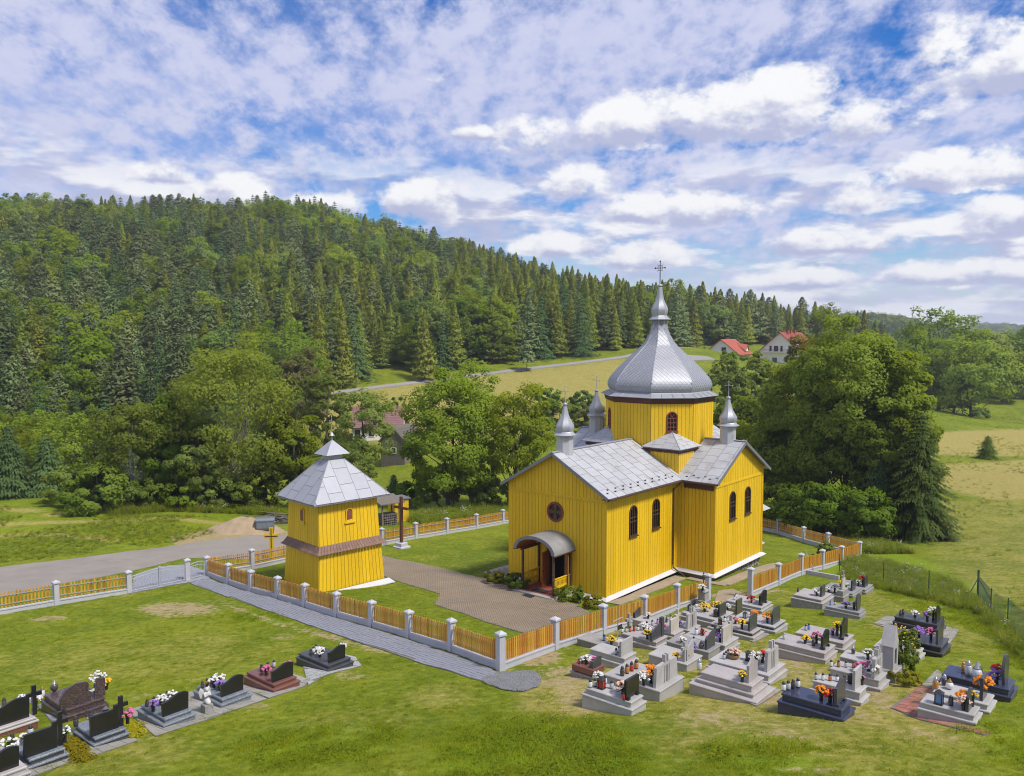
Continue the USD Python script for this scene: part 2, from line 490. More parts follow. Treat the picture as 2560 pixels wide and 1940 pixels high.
micro = (meshkit.fbm(GP * np.array([0.7, 0.7, 0]), 3, 3) - 0.5) * 0.10 * np.clip((140 - np.hypot(GP[:, 0], GP[:, 1])) / 60, 0, 1)
ca, sa = math.cos(YAW), math.sin(YAW)
cu = (GP[:, 0] - O2[0]) * ca + (GP[:, 1] - O2[1]) * sa
cv = -(GP[:, 0] - O2[0]) * sa + (GP[:, 1] - O2[1]) * ca

bare, dry, lush = np.zeros(len(GP)), np.zeros(len(GP)), np.zeros(len(GP))
near = np.hypot(GP[:, 0], GP[:, 1]) < 420


def ell(ch, u, v, ru, rv, k=1.0):
    """A patch of ground round the point seen at (u, v)."""
    c, a, b = at(u, v), at(u + ru, v), at(u, v - rv)
    ax, ay = abs(a[0] - c[0]), abs(b[1] - c[1])
    q = ((GP[:, 0] - c[0]) / ax) ** 2 + ((GP[:, 1] - c[1]) / ay) ** 2
    ch[:] = np.maximum(ch, k * np.clip(1.45 - q, 0, 1))


def area(ch, poly, k=1.0, w=1.0):
    ids = np.nonzero(near)[0]
    d = shapely.distance(shapely.points(GP[ids, 0], GP[ids, 1]), poly)
    ch[ids] = np.maximum(ch[ids], k * np.clip(1 - d / w, 0, 1))


def line(ch, pts, k=1.0, w=0.6):
    area(ch, LineString([tuple(at(u, v)[:2]) for u, v in pts]), k, w)


# worn and dug earth between the graves, along the path and the fence
for a in ((450, 1522, 115, 20, .66), (120, 1546, 50, 8, .75), (1330, 1640, 75, 24, .95), (1400, 1690, 120, 28, .62), (1440, 1745, 60, 40, .5), (1960, 1655, 75, 40, .62), (1920, 1745, 70, 35, .6), (2200, 1750, 60, 45, .55), (2020, 1690, 60, 40, .5), (1780, 1800, 120, 30, .45), (1920, 1830, 160, 40, .45), (2160, 1560, 80, 20, .35), (2080, 1760, 90, 60, .4),
          (1830, 1490, 60, 10, 1.0), (1900, 1478, 60, 7, .7), (600, 1330, 110, 16, .8), (560, 1410, 30, 8, .3), (700, 1590, 40, 10, .4), (880, 1690, 60, 12, .45), (640, 1770, 40, 10, .4), (300, 1480, 60, 5, .5), (2400, 1660, 60, 18, .5), (2350, 1830, 160, 22, .3), (1560, 1860, 100, 20, .25), (2000, 1925, 100, 12, .45), (200, 1860, 90, 20, .3),
          (330, 1740, 50, 10, .45), (500, 1700, 70, 7, .3), (270, 1860, 30, 8, .4), (1700, 1900, 60, 10, .35)):
    ell(bare, *a)
line(bare, [(1060, 1650), (700, 1560), (540, 1500)], .62, .8)
line(bare, [(1280, 1672), (1500, 1588), (1760, 1508)], .52, .8)
line(bare, [(1100, 1338), (1250, 1306), (1330, 1300)], .6, .9)
line(bare, [(20, 1535), (150, 1518), (318, 1490)], .5, .7)
area(bare, px_poly([(440, 1342), (520, 1328), (600, 1330), (690, 1327), (745, 1334), (720, 1350), (600, 1356), (500, 1367), (450, 1370)]), 1.0, .8)
# mown hay lying in rows on the left meadow
for pts in ([(-150, 1318), (120, 1306), (300, 1303), (420, 1294), (560, 1310)], [(-150, 1345), (80, 1335), (200, 1340), (280, 1350)], [(120, 1288), (200, 1280), (330, 1277)], [(-150, 1275), (0, 1272), (90, 1278)]):
    line(dry, pts, .95, 1.3)
# the mown field beyond the church, the strips of field on the right
area(dry, px_poly([(640, 1010), (830, 990), (1060, 962), (1300, 932), (1560, 902), (1700, 905), (1690, 950), (1500, 1010), (1330, 1070), (1100, 1110), (860, 1080), (740, 1060)]), .70, 8)
area(dry, px_poly([(2330, 1085), (2700, 1075), (2700, 1135), (2340, 1135)]), .85, 3)
area(dry, px_poly([(2360, 1165), (2700, 1140), (2700, 1250), (2480, 1245), (2370, 1215)]), .8, 3)
area(dry, px_poly([(2330, 1260), (2700, 1250), (2800, 1640), (2560, 1560), (2420, 1440)]), .42, 4)
area(lush, px_poly([(2330, 1000), (2700, 980), (2700, 1070), (2330, 1075)]), .35, 4)
area(lush, px_poly([(2050, 1385), (2200, 1380), (2300, 1400), (2450, 1480), (2540, 1580), (2600, 1680), (2500, 1600), (2330, 1530), (2180, 1460), (2080, 1430)]), .9, 1.2)
area(lush, px_poly([(-200, 1250), (500, 1280), (700, 1290), (560, 1340), (300, 1370), (-200, 1420)]), .45, 3)
area(lush, px_poly([(1000, 1270), (1290, 1250), (1290, 1280), (1000, 1310)]), .9, 2)
for a in ((1350, 1880, 260, 90, .9), (800, 1860, 200, 50, .6), (1900, 1880, 150, 50, .8), (690, 1540, 110, 22, .7), (2000, 1650, 60, 24, .7), (1640, 1700, 100, 30, .6), (2500, 1850, 100, 60, .6)):
    ell(lush, *a)
for a in ((1760, 1660, 330, 120, .62), (2120, 1720, 230, 110, .66), (1420, 1740, 150, 60, .7), (1960, 1845, 420, 50, .5), (2300, 1560, 160, 60, .45), (350, 1640, 420, 60, .34), (1100, 1740, 120, 40, .35), (300, 1880, 220, 60, .42), (900, 1800, 200, 40, .32), (2250, 1480, 180, 40, .4), (2000, 1500, 100, 30, .35), (1150, 1400, 120, 18, .25), (2420, 1600, 120, 60, .35), (2250, 1900, 200, 40, .4)):
    ell(dry, *a)

GP[:, 2] += micro
_g = UsdGeom.Mesh.Define(stage, '/World/ground')
_g.CreatePointsAttr(Vt.Vec3fArray.FromNumpy(GP.astype(np.float32)))
_g.CreateFaceVertexCountsAttr(Vt.IntArray.FromNumpy(np.full(len(quads), 4, np.int32)))
_g.CreateFaceVertexIndicesAttr(Vt.IntArray.FromNumpy(quads[:, ::-1].astype(np.int32).ravel()))
_g.CreateSubdivisionSchemeAttr('none')
_nrm = np.zeros_like(GP)
_q = quads[:, ::-1]
_fn = np.cross(GP[_q[:, 2]] - GP[_q[:, 0]], GP[_q[:, 3]] - GP[_q[:, 1]])
for k in range(4):
    np.add.at(_nrm, _q[:, k], _fn)
_nrm /= np.linalg.norm(_nrm, axis=1, keepdims=True) + 1e-9
_g.CreateNormalsAttr(Vt.Vec3fArray.FromNumpy(_nrm.astype(np.float32)))
_g.SetNormalsInterpolation('vertex')
UsdGeom.PrimvarsAPI(_g).CreatePrimvar('cover', Sdf.ValueTypeNames.Color3fArray, 'vertex').Set(Vt.Vec3fArray.FromNumpy(np.stack([bare, dry, lush], 1).astype(np.float32)))
tag(_g.GetPrim(), 'grass-covered hillside with worn earth patches and mown fields', None, None, 'structure')


def ground_material():
    g = G()
    pos = g('geometry', 'position')
    at_ = g('separate_color', None, color_type='rgb', color=g('attribute', 'color', attribute='cover'))
    b_, d_, l_ = (('@', f'{at_}.{k}') for k in 'rgb')

    def noise(scale, detail=3.0, rough=0.55, stretch=None):
        v = g('mapping', 'vector', mapping_type='point', vector=pos, scale=stretch) if stretch else pos
        return g('noise_texture', 'fac', vector=v, scale=scale, detail=detail, roughness=rough)
    big, mid, small, fine = noise(0.09, 3.0), noise(0.55, 4.0), noise(3.2, 4.0, 0.65), noise(22.0, 4.0, 0.7)
    t = g.math('add', g.math('multiply', big, 0.35), g.math('add', g.math('multiply', mid, 0.35), g.math('multiply', small, 0.30)))
    c = g.mix(g.ramp(t, 0.40, 0.60), (0.106, 0.148, 0.006), (0.182, 0.206, 0.012))
    c = g.mix(g.ramp(g.math('add', g.math('multiply', l_, 0.6), g.math('multiply', mid, 0.5)), 0.38, 0.75), c, (0.155, 0.218, 0.007))
    # dry straw-coloured grass
    e = g.math('add', g.math('multiply', d_, 0.55), g.math('add', g.math('multiply', mid, 0.30), g.math('multiply', small, 0.35)))
    c = g.mix(g.ramp(e, 0.40, 0.78, (0.0, 0.92)), c, g.mix(small, (0.250, 0.210, 0.050), (0.360, 0.295, 0.095)))
    # bare earth with ragged edges
    s = g.math('add', b_, g.math('add', g.math('multiply', g.math('subtract', small, 0.5), 1.9), g.math('multiply', g.math('subtract', mid, 0.5), 1.3)))
    c = g.mix(g.ramp(s, 0.36, 0.78, (0.0, 0.92)), c, g.mix(g.ramp(fine, 0.3, 0.7), (0.240, 0.180, 0.088), (0.38, 0.30, 0.165)))
    v = g.math('multiply', g.ramp(fine, 0.25, 0.75, (0.70, 1.28), smooth=False), g.ramp(small, 0.3, 0.7, (0.84, 1.15), smooth=False))
    c = g('hsv', 'color', hue=0.5, saturation=1.0, value=v, fac=1.0, color=c)
    h = g.math('add', g.math('multiply', fine, 0.6), g.math('multiply', small, 1.2))
    nb = g('bump', 'normal', height=h, strength=0.55, distance=0.10)
    p = g('principled_bsdf', 'BSDF', base_color=c, roughness=0.9, specular_ior_level=0.15, normal=nb)
    return g.done('/World/Looks/meadow_look', surface=p)


UsdShade.MaterialBindingAPI.Apply(_g.GetPrim()).Bind(ground_material())


# ------------------------------------------------------------------ laid surfaces
def ground_h(x, y):
    p = np.stack([np.atleast_1d(x), np.atleast_1d(y), np.zeros(np.size(x))], 1)
    m = (meshkit.fbm(p * np.array([0.7, 0.7, 0]), 3, 3) - 0.5) * 0.10 * np.clip((140 - np.hypot(p[:, 0], p[:, 1])) / 60, 0, 1)
    return height(p[:, 0], p[:, 1]) + m


def sheet(name, poly, lift, material, step=0.8, label=None, skirt=0.12, parent=None):
    """A laid surface that follows the ground, with its edges going down into it."""
    x0, y0, x1, y1 = poly.bounds
    m = MB()
    v, f = trimesh.creation.triangulate_polygon(poly.segmentize(step), engine='earcut')
    v = np.asarray(v)
    # cut the triangles down to the step
    t = trimesh.Trimesh(np.c_[v, np.zeros(len(v))], f, process=True)
    V, F = trimesh.remesh.subdivide_to_size(t.vertices, t.faces, step * 1.3, max_iter=12)
    top = np.c_[V[:, :2], ground_h(V[:, 0], V[:, 1]) + lift]
    F = np.asarray(F)
    nz = np.cross(top[F[:, 1]] - top[F[:, 0]], top[F[:, 2]] - top[F[:, 0]])[:, 2]
    F[nz < 0] = F[nz < 0][:, ::-1]
    m.add(top, F)
    if skirt:
        for ring in [poly.exterior, *poly.interiors]:
            c = np.array(ring.segmentize(step).coords)[:-1]
            z = ground_h(c[:, 0], c[:, 1])
            n = len(c)
            vv = np.vstack([np.c_[c, z + lift - 0.001], np.c_[c, z - skirt]])
            i = np.arange(n)
            m.add(vv, np.stack([i, (i + 1) % n, n + (i + 1) % n, n + i], 1))
    p = m.put(parent, name, material, smooth=25)
    if parent is None:
        tag(p, label, None, None, 'structure')
    return p


def pavers(parent, poly, size, ang, lift, material, name='paver', gap=0.012, thick=0.03, jit=0.004, most=12000):
    """Small blocks bedded one by one: real pieces with open joints, joined into one part."""
    c = poly.centroid
    q = affinity.rotate(poly, -math.degrees(ang), origin=c)
    x0, y0, x1, y1 = q.bounds
    w, d = size
    nx, ny = int((x1 - x0) / w) + 2, int((y1 - y0) / d) + 2
    I, J = np.meshgrid(np.arange(nx), np.arange(ny), indexing='ij')
    X, Y = x0 + (I + 0.5 * (J % 2)) * w, y0 + (J + 0.5) * d
    X, Y = X.ravel(), Y.ravel()
    ok = shapely.contains_xy(q.buffer(-0.06), X, Y)
    X, Y = X[ok][:most], Y[ok][:most]
    rng = np.random.default_rng(5)
    n = len(X)
    hw, hd, b = (w - gap) / 2, (d - gap) / 2, 0.008
    base = np.array([[-hw, -hd, -thick], [hw, -hd, -thick], [hw, hd, -thick], [-hw, hd, -thick], [-hw + b, -hd + b, 0], [hw - b, -hd + b, 0], [hw - b, hd - b, 0], [-hw + b, hd - b, 0]])
    ca_, sa_ = math.cos(ang), math.sin(ang)
    lx, ly = X[:, None] + base[None, :, 0] - c.x, Y[:, None] + base[None, :, 1] - c.y
    wx, wy = c.x + lx * ca_ - ly * sa_, c.y + lx * sa_ + ly * ca_
    z = ground_h(wx.ravel(), wy.ravel()).reshape(n, 8) + lift + base[None, :, 2] + rng.normal(0, jit, (n, 1))
    v = np.stack([wx, wy, z], -1).reshape(-1, 3)
    fs = np.array([[4, 5, 6, 7], [0, 1, 5, 4], [1, 2, 6, 5], [2, 3, 7, 6], [3, 0, 4, 7]])
    f = (fs[None] + 8 * np.arange(n)[:, None, None]).reshape(-1, 4)
    put(parent, name, (v, f), material, False, None, 'stuff')


M_ASPH = paint('asphalt', (0.30, 0.265, 0.225), 0.9, 0.12, 0.6, bump=0.3, bscale=30, dirt=((0.42, 0.37, 0.28), 0.25, 0.58, 0.6))
M_ROADFAR = paint('old_road', (0.33, 0.31, 0.29), 0.9, 0.1, 0.2)
M_SAND = paint('pale_gravel', (0.50, 0.43, 0.32), 0.95, 0.16, 0.9, bump=0.5, bscale=9, dirt=((0.12, 0.17, 0.03), 0.6, 0.62, 0.8))
M_GRAVEL = paint('grey_gravel', (0.42, 0.42, 0.42), 0.95, 0.35, 14.0, bump=0.8, bscale=25)
M_JOINT = paint('joint_sand', (0.20, 0.18, 0.15), 0.95, 0.1, 2.0)
M_PAVG = paint('grey_pavers', (0.36, 0.37, 0.42), 0.8, 0.08, 0.8, isle=0.16, bump=0.2, bscale=60)
M_PAVB = paint('brown_pavers', (0.43, 0.33, 0.215), 0.85, 0.14, 0.7, isle=0.30, bump=0.2, bscale=60)
M_PAVR = paint('red_pavers', (0.46, 0.17, 0.125), 0.85, 0.2, 2.0, isle=0.2, dirt=((0.30, 0.24, 0.15), 1.1, 0.5, 0.8))
M_PAVC = paint('concrete_pavers', (0.38, 0.36, 0.31), 0.9, 0.12, 2.0, isle=0.10, bump=0.3, bscale=30)
M_CONC = paint('concrete', (0.40, 0.38, 0.33), 0.9, 0.14, 2.5, bump=0.3, bscale=30)
M_TAN = paint('tan_concrete', (0.36, 0.29, 0.20), 0.9, 0.15, 1.6, bump=0.3, bscale=20)

road = px_poly([(-420, 1455), (-200, 1434), (0, 1419), (200, 1395), (434, 1365), (520, 1352), (600, 1343), (690, 1338), (760, 1338), (740, 1372), (640, 1400), (545, 1396), (462, 1396), (330, 1428), (130, 1466), (0, 1490), (-200, 1530), (-420, 1565)])
sheet('road', road, 0.03, M_ASPH, 1.2, 'asphalt road behind the left fence, widening into a parking place by the bell tower')
hill_road = LineString([tuple(far(u, v, d)[:2]) for u, v, d in ((700, 1010, 176), (830, 985, 190), (950, 968, 198), (1060, 955, 205), (1180, 938, 212), (1300, 925, 220), (1430, 908, 228), (1560, 895, 236), (1680, 884, 248), (1770, 878, 258), (1860, 872, 275))]).buffer(1.05, cap_style=2)
_hp = Polygon(hill_road.exterior)
sheet('road_001', _hp, 0.25, M_ROADFAR, 4.0, 'narrow grey road climbing past the foot of the wooded hill', 0.4)
sheet('driveway', px_poly([(1640, 890), (1700, 888), (1770, 893), (1790, 901), (1730, 903), (1690, 900)]), 0.2, M_ROADFAR, 3.0, 'pale driveway turning off the hill road towards the red-roofed houses', 0.3)

path = px_poly([(474, 1458), (520, 1446), (570, 1464), (628, 1482), (694, 1500), (762, 1520), (840, 1545), (928, 1571), (1020, 1600), (1126, 1634), (1250, 1683), (1198, 1702), (1100, 1673), (960, 1628), (820, 1580), (700, 1539), (600, 1503)])
sheet('path', path, 0.03, M_JOINT, 0.8, 'grey paved path sloping along the picket fence up to its corner')
_pth = stage.GetPrimAtPath('/World/path')
_a, _b = at(520, 1446), at(1250, 1683)
pavers(_pth, path, (0.30, 0.20), math.atan2(_b[1] - _a[1], _b[0] - _a[0]), 0.055, M_PAVG)
drive = px_poly([(318, 1486), (474, 1456), (530, 1446), (515, 1428), (462, 1412), (400, 1418), (336, 1438), (330, 1462)])
sheet('pavement', drive, 0.034, M_JOINT, 0.8, 'blue-grey paved entrance under and behind the white metal gates')
pavers(stage.GetPrimAtPath('/World/pavement'), drive, (0.30, 0.20), 0.5, 0.058, M_PAVG)
yard = px_poly([(945, 1388), (1100, 1420), (1219, 1449), (1303, 1477), (1377, 1500), (1440, 1512), (1476, 1532), (1400, 1556), (1310, 1584), (1200, 1550), (1086, 1512), (1099, 1484), (1035, 1466), (945, 1437)])
sheet('pavement_001', yard, 0.03, M_JOINT, 0.8, 'brown block paving in front of the church door, running towards the bell tower')
pavers(stage.GetPrimAtPath('/World/pavement_001'), yard, (0.24, 0.12), YAW + 0.79, 0.05, M_PAVB)
sheet('gravel_patch', px_poly([(1200, 1701), (1262, 1682), (1320, 1678), (1346, 1692), (1335, 1716), (1300, 1728), (1258, 1722)]), 0.04, M_GRAVEL, 0.4, 'grey gravel left at the end of the paved path by the fence corner')
_gp = Polygon([tuple(at(*q)[:2]) for q in ((1204, 1701), (1262, 1683), (1320, 1679), (1350, 1692), (1338, 1718), (1300, 1731), (1256, 1724))])
_rg = np.random.default_rng(8)
_q = np.c_[_rg.uniform(_gp.bounds[0], _gp.bounds[2], 9000), _rg.uniform(_gp.bounds[1], _gp.bounds[3], 9000)]
_q = _q[shapely.contains_xy(_gp.buffer(.10), _q[:, 0], _q[:, 1])][:3200]
_ic, _pebbles = trimesh.creation.icosphere(0), MB()
for _p, _z in zip(_q, ground_h(_q[:, 0], _q[:, 1])):
    _pebbles.add(_ic.vertices * _rg.uniform(.02, .05, 3) + np.array([*_p, _z + .045]), _ic.faces)
_pebbles.put(stage.GetPrimAtPath('/World/gravel_patch'), 'pebbles', paint('pebble', (.42, .42, .43), .9, .2, 3.0, isle=.4), kind='stuff')
sheet('earth_path', px_poly([(1786, 1506), (1795, 1478), (1830, 1473), (1875, 1490), (1850, 1498), (1815, 1510)]), 0.035, M_TAN, 0.5, 'worn sandy ground in the gap of the picket fence')

# concrete strips round the foot of the church
ap = MB()
M_C = rotz(YAW, (O2[0], O2[1], 0))
def strip(parent, name, u0, u1, v0, v1, material, label=None):
    pts = [church_xy(*p) for p in ((u0, v0), (u1, v0), (u1, v1), (u0, v1))]
    return sheet(name, Polygon(pts), 0.06, material, 0.7, label, 0.2, parent)
strip(None, 'pavement_002', -0.2, 8.0, -1.15, -0.25, M_TAN, 'tan concrete strip along the foot of the nave wall')
strip(None, 'pavement_003', 7.8, 8.55, -3.9, -1.15, M_TAN, 'short tan concrete strip in the corner between nave and side arm')
strip(None, 'pavement_004', 8.2, 17.4, -4.1, -3.15, M_TAN, 'tan concrete strip along the foot of the gabled side arm')

# heap of sand and hummock by the waste container
mp = at(585, 1334)
hx_, hy_ = np.meshgrid(np.linspace(-1, 1, 40), np.linspace(-1, 1, 30), indexing='ij')
P_ = np.stack([mp[0] + hx_ * 3.6 + 0.4, mp[1] + 1.5 + hy_ * 2.2, np.zeros_like(hx_)], -1).reshape(-1, 3)
q_ = np.clip(1 - (hx_ ** 2 + hy_ ** 2).ravel(), 0, 1)
P_[:, 2] = ground_h(P_[:, 0], P_[:, 1]) + 1.15 * q_ ** 1.1 * (0.75 + 0.5 * meshkit.fbm(P_ * 0.8, 4, 9)) * np.clip(1.1 + 0.35 * hx_.ravel(), 0.5, 1.4) - 0.12
i_, j_ = np.meshgrid(np.arange(39), np.arange(29), indexing='ij')
q4 = np.stack([i_ * 30 + j_, (i_ + 1) * 30 + j_, (i_ + 1) * 30 + j_ + 1, i_ * 30 + j_ + 1], -1).reshape(-1, 4)
tag(put(None, 'sand_heap', (P_, q4), paint('heap_sand', (0.40, 0.30, 0.18), 0.95, 0.2, 1.5, bump=0.6, bscale=12, dirt=((0.10, 0.15, 0.02), 0.5, 0.6, 0.8)), True), 'low heap of brown sand beside the grey waste container', 'sand heap')

# ------------------------------------------------------------------ the church
M_YEL = paint('yellow_paint', (0.92, 0.572, 0.006), 0.5, 0.07, 0.9, isle=0.07, dirt=((0.66, 0.46, 0.07), 1.3, 0.56, 0.45), stretch=(1, 1, 0.25))
M_YELB = paint('yellow_backing', (0.30, 0.18, 0.004), 0.9, 0.06, 1.0)
M_ZINC = paint('zinc_sheet', (0.54, 0.545, 0.56), 0.55, 0.06, 0.8, metal=0.15, isle=0.05, dirt=((0.30, 0.28, 0.25), 0.9, 0.52, 0.5))
M_ZINC2 = paint('bright_zinc', (0.44, 0.45, 0.485), 0.50, 0.06, 1.2, metal=0.3, isle=0.05)
M_SEAM = paint('zinc_seam', (0.27, 0.28, 0.31), 0.5, 0.08, 2.0, metal=0.4)
M_BRN = paint('brown_paint', (0.085, 0.022, 0.016), 0.5, 0.12, 2.0)
M_FRM = paint('brown_frame', (0.085, 0.042, 0.022), 0.5, 0.12, 3.0)
M_RED = paint('red_brown_frame', (0.22, 0.045, 0.035), 0.5, 0.1, 3.0)
M_GLS = paint('window_glass', (0.022, 0.024, 0.022), 0.12, 0.3, 1.5, spec=0.6)
M_CUR = paint('window_dim', (0.10, 0.085, 0.065), 0.25, 0.4, 3.0, spec=0.6)
M_WHT = paint('white_sill', (0.66, 0.66, 0.68), 0.6, 0.08, 1.5)
M_STN = paint('field_stone', (0.36, 0.31, 0.23), 0.9, 0.25, 2.5, isle=0.25, bump=0.4)
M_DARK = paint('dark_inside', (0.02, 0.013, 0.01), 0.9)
M_OAK = paint('orange_door', (0.42, 0.125, 0.022), 0.4, 0.18, 3.0, stretch=(6, 6, 0.6))
M_PINE = paint('light_door', (0.42, 0.22, 0.07), 0.45, 0.2, 3.0, stretch=(6, 6, 0.6))
M_TILE = paint('red_floor', (0.32, 0.085, 0.065), 0.6, 0.1, 2.0)
M_RUB = paint('black_mat', (0.018, 0.018, 0.02), 0.9)
M_IRON = paint('grey_iron', (0.13, 0.13, 0.14), 0.5, 0.1, 4.0, metal=0.6)
M_BLK = paint('black_iron', (0.03, 0.03, 0.032), 0.5, 0.1, 4.0)

church = thing('church', 'yellow boarded church with grey metal roofs and an octagonal domed tower', 'church', (O2[0], O2[1], 0), YAW)
WW, L1, TT, PP, EV, GV = 7.5, 8.73, 7.49, 2.68, 0.49, 0.44
ZT, ZR = 6.07, 8.45
SL = (ZR - ZT) / (WW / 2 + EV)
UC, VC = L1 + TT / 2, WW / 2
EE = 20.6
wall_top = ZT + EV * SL - 0.10


def scallops(x0, x1, z, r=0.09, up=0.12):
    n = max(1, int((x1 - x0) / (2 * r)))
    w = (x1 - x0) / n
    return shapely.union_all([sbox(x0, z, x1, z + up)] + [Point(x0 + (i + 0.5) * w, z).buffer(w * 0.48, 6) for i in range(n)])


def board_wall(parent, name, poly, M, holes=(), pitch=0.27, single=True, material=M_YEL, back=0.12, batten=False, label=None, phase=0.0):
    """A wall of upright boards: each board its own piece over a darker backing, with narrow cover strips over the joints."""
    hole = shapely.union_all(list(holes)) if holes else Polygon()
    w = put(parent, name, MB().prism(poly.difference(hole), back, M, -back - 0.004).mesh(), M_YELB, False, label)
    x0, y0, x1, y1 = poly.bounds
    n = max(1, round((x1 - x0) / pitch))
    step = (x1 - x0) / n
    rng = random.Random(int(x0 * 100 + y1 * 31 + n))
    strips, rest = MB(), MB()
    for i in range(n):
        cell = sbox(x0 + i * step + 0.011, y0 - 1, x0 + (i + 1) * step - 0.011, y1 + 1).intersection(poly).difference(hole)
        if cell.area < 0.01:
            continue
        t = 0.024 + rng.uniform(-0.003, 0.004)
        if single:
            for piece in getattr(cell, 'geoms', [cell]):
                MB().prism(piece, t, M).put(w, 'plank', material)
        else:
            rest.prism(cell, t, M)
        if batten and i:
            xx = x0 + i * step
            strips.prism(sbox(xx - 0.024, y0 - 1, xx + 0.024, y1 + 1).intersection(poly).difference(hole.buffer(0.02) if holes else hole), 0.022, M, 0.0285)
    rest.put(w, 'planks', material)
    strips.put(w, 'cover_strips', material)
    return w


def metal_roof(parent, name, poly, M, w=0.95, h=0.80, single=True, thick=0.03, label=None, material=None, phase=0.0, seams=True, rng=random.Random(3), deck=True):
    """A pitched roof face in the frame M (first axis along the eave, second up the slope): sheets laid in courses over a deck, with raised seams."""
    r = put(parent, name, MB().prism(poly, 0.06, M, -0.06).mesh(), M_SEAM, False, label) if deck else parent
    x0, y0, x1, y1 = poly.bounds
    rest, sm = MB(), MB()
    nx = int((x1 - x0) / w) + 2
    for i in range(nx):
        xa = x0 + i * w + phase
        yy = y0 - (0.45 * h if i % 2 else 0.0)
        j = 0
        while yy < y1:
            cell = sbox(xa + 0.012, yy + 0.014, xa + w - 0.012, yy + h - 0.010).intersection(poly)
            if cell.area > 0.02:
                (MB().prism(cell, 0.009, M, 0.003).put(r, 'sheet', material or M_ZINC) if single else rest.prism(cell, 0.009, M, 0.003))
            yy += h
        if seams and i:
            sm.prism(sbox(xa - 0.012, y0, xa + 0.012, y1).intersection(poly), 0.022, M, 0.004)
    rest.put(r, 'sheets', material or M_ZINC)
    sm.put(r, 'seams', M_SEAM)
    return r


def arched(w, h, cx, z0):
    return shapely.union_all([sbox(cx - w / 2, z0, cx + w / 2, z0 + h - w / 2), Point(cx, z0 + h - w / 2).buffer(w / 2, 12)])


def arched_window(parent, cx, z0, w, h, M, frame_m=None, glass=None, nx=2, rows=(0.56,), fan=True, dz=0.0):
    """Frame, bars and panes set in a wall of frame M."""
    fm, gm = frame_m or M_FRM, glass or M_GLS
    out, inn = arched(w, h, cx, z0), arched(w - 0.16, h - 0.16, cx, z0 + 0.08)
    win = put(parent, 'window', MB().prism(out.difference(inn), 0.14, M, -0.06 + dz).prism(sbox(cx - w / 2 - 0.04, z0 - 0.05, cx + w / 2 + 0.04, z0 + 0.02), 0.12, M, 0.03 + dz).mesh(), fm)
    bars = []
    iw, sp = w - 0.16, z0 + h - w / 2
    for k in range(1, nx):
        x = cx - iw / 2 + iw * k / nx
        bars.append(sbox(x - 0.022, z0 + 0.05, x + 0.022, sp if (fan and nx > 2) else z0 + h - 0.05))
    for r in rows:
        bars.append(sbox(cx - iw / 2 - 0.02, z0 + r * h - 0.03, cx + iw / 2 + 0.02, z0 + r * h + 0.03))
    if fan and nx > 2:
        for s in (-1, 1):
            bars.append(LineString([(cx, sp), (cx + s * w * 0.27, sp + w * 0.42)]).buffer(0.02))
    bars = shapely.union_all(bars).intersection(inn)
    put(win, 'bars', MB().prism(bars, 0.05, M, 0.0 + dz).mesh(), fm)
    for g in (lambda q: getattr(q, 'geoms', [q]))(inn.difference(bars)):
        if g.area > 0.004:
            MB().prism(g.buffer(0.004), 0.012, M, -0.035 + dz).put(win, 'pane', gm)
    return win


e_x, e_y, e_z = np.eye(3)
GAB = lambda c, z0: Polygon([(c - WW / 2, z0), (c + WW / 2, z0), (c + WW / 2, wall_top), (c, wall_top + WW / 2 * SL), (c - WW / 2, wall_top)])
HM = 5.78
# west front, seen from outside: along -y
Mw = frame((0, WW, 0), -e_y, e_z)
low = sbox(0, 0, WW, HM)
rose = Point(WW - 3.75, 4.69).buffer(0.62, 20)
door_h = sbox(WW - 4.25, 0.0, WW - 2.95, 2.25)
fw = board_wall(church, 'wall', low, Mw, [rose, door_h], label='front wall with the round window and the door')
Mw2 = frame((-0.035, WW, 0), -e_y, e_z)
board_wall(church, 'gable', GAB(VC, HM + 0.02).intersection(sbox(0, HM, WW, 20)), Mw2, label='front gable above the scalloped edge')
put(church, 'scalloped_edge', MB().prism(scallops(0, WW, HM - 0.03), 0.022, Mw2, 0.012).mesh(), M_YEL)
# south wall of the nave: along +x
Ms = frame((0, 0, 0), e_x, e_z)
wins = [arched(0.92, 1.96, c, 3.17) for c in (3.03, 5.79)]
sw = board_wall(church, 'wall', sbox(0, 0, L1, wall_top), Ms, wins, label='side wall of the nave with two arched windows')
# side arm, west wall: along -y, from (L1, 0) to (L1, -PP)
Mt = frame((L1, 0, 0), -e_y, e_z)
board_wall(church, 'wall', sbox(0, 0, PP, wall_top), Mt, label='short return wall of the side arm')
# side arm, south gable wall: along +x
Mg = frame((L1, -PP, 0), e_x, e_z)
wins2 = [arched(0.88, 1.93, c - L1, 3.2) for c in (11.35, 13.75)]
gw = board_wall(church, 'wall', sbox(0, 0, TT, HM), Mg, wins2, label='gabled side arm wall with two arched windows')
Mg2 = frame((L1, -PP - 0.035, 0), e_x, e_z)
board_wall(church, 'gable', GAB(TT / 2, HM + 0.02).intersection(sbox(0.0, HM, TT, 20)), Mg2, label='gable of the side arm')
put(church, 'scalloped_edge', MB().prism(scallops(0, TT, HM - 0.03), 0.022, Mg2, 0.012).mesh(), M_YEL)
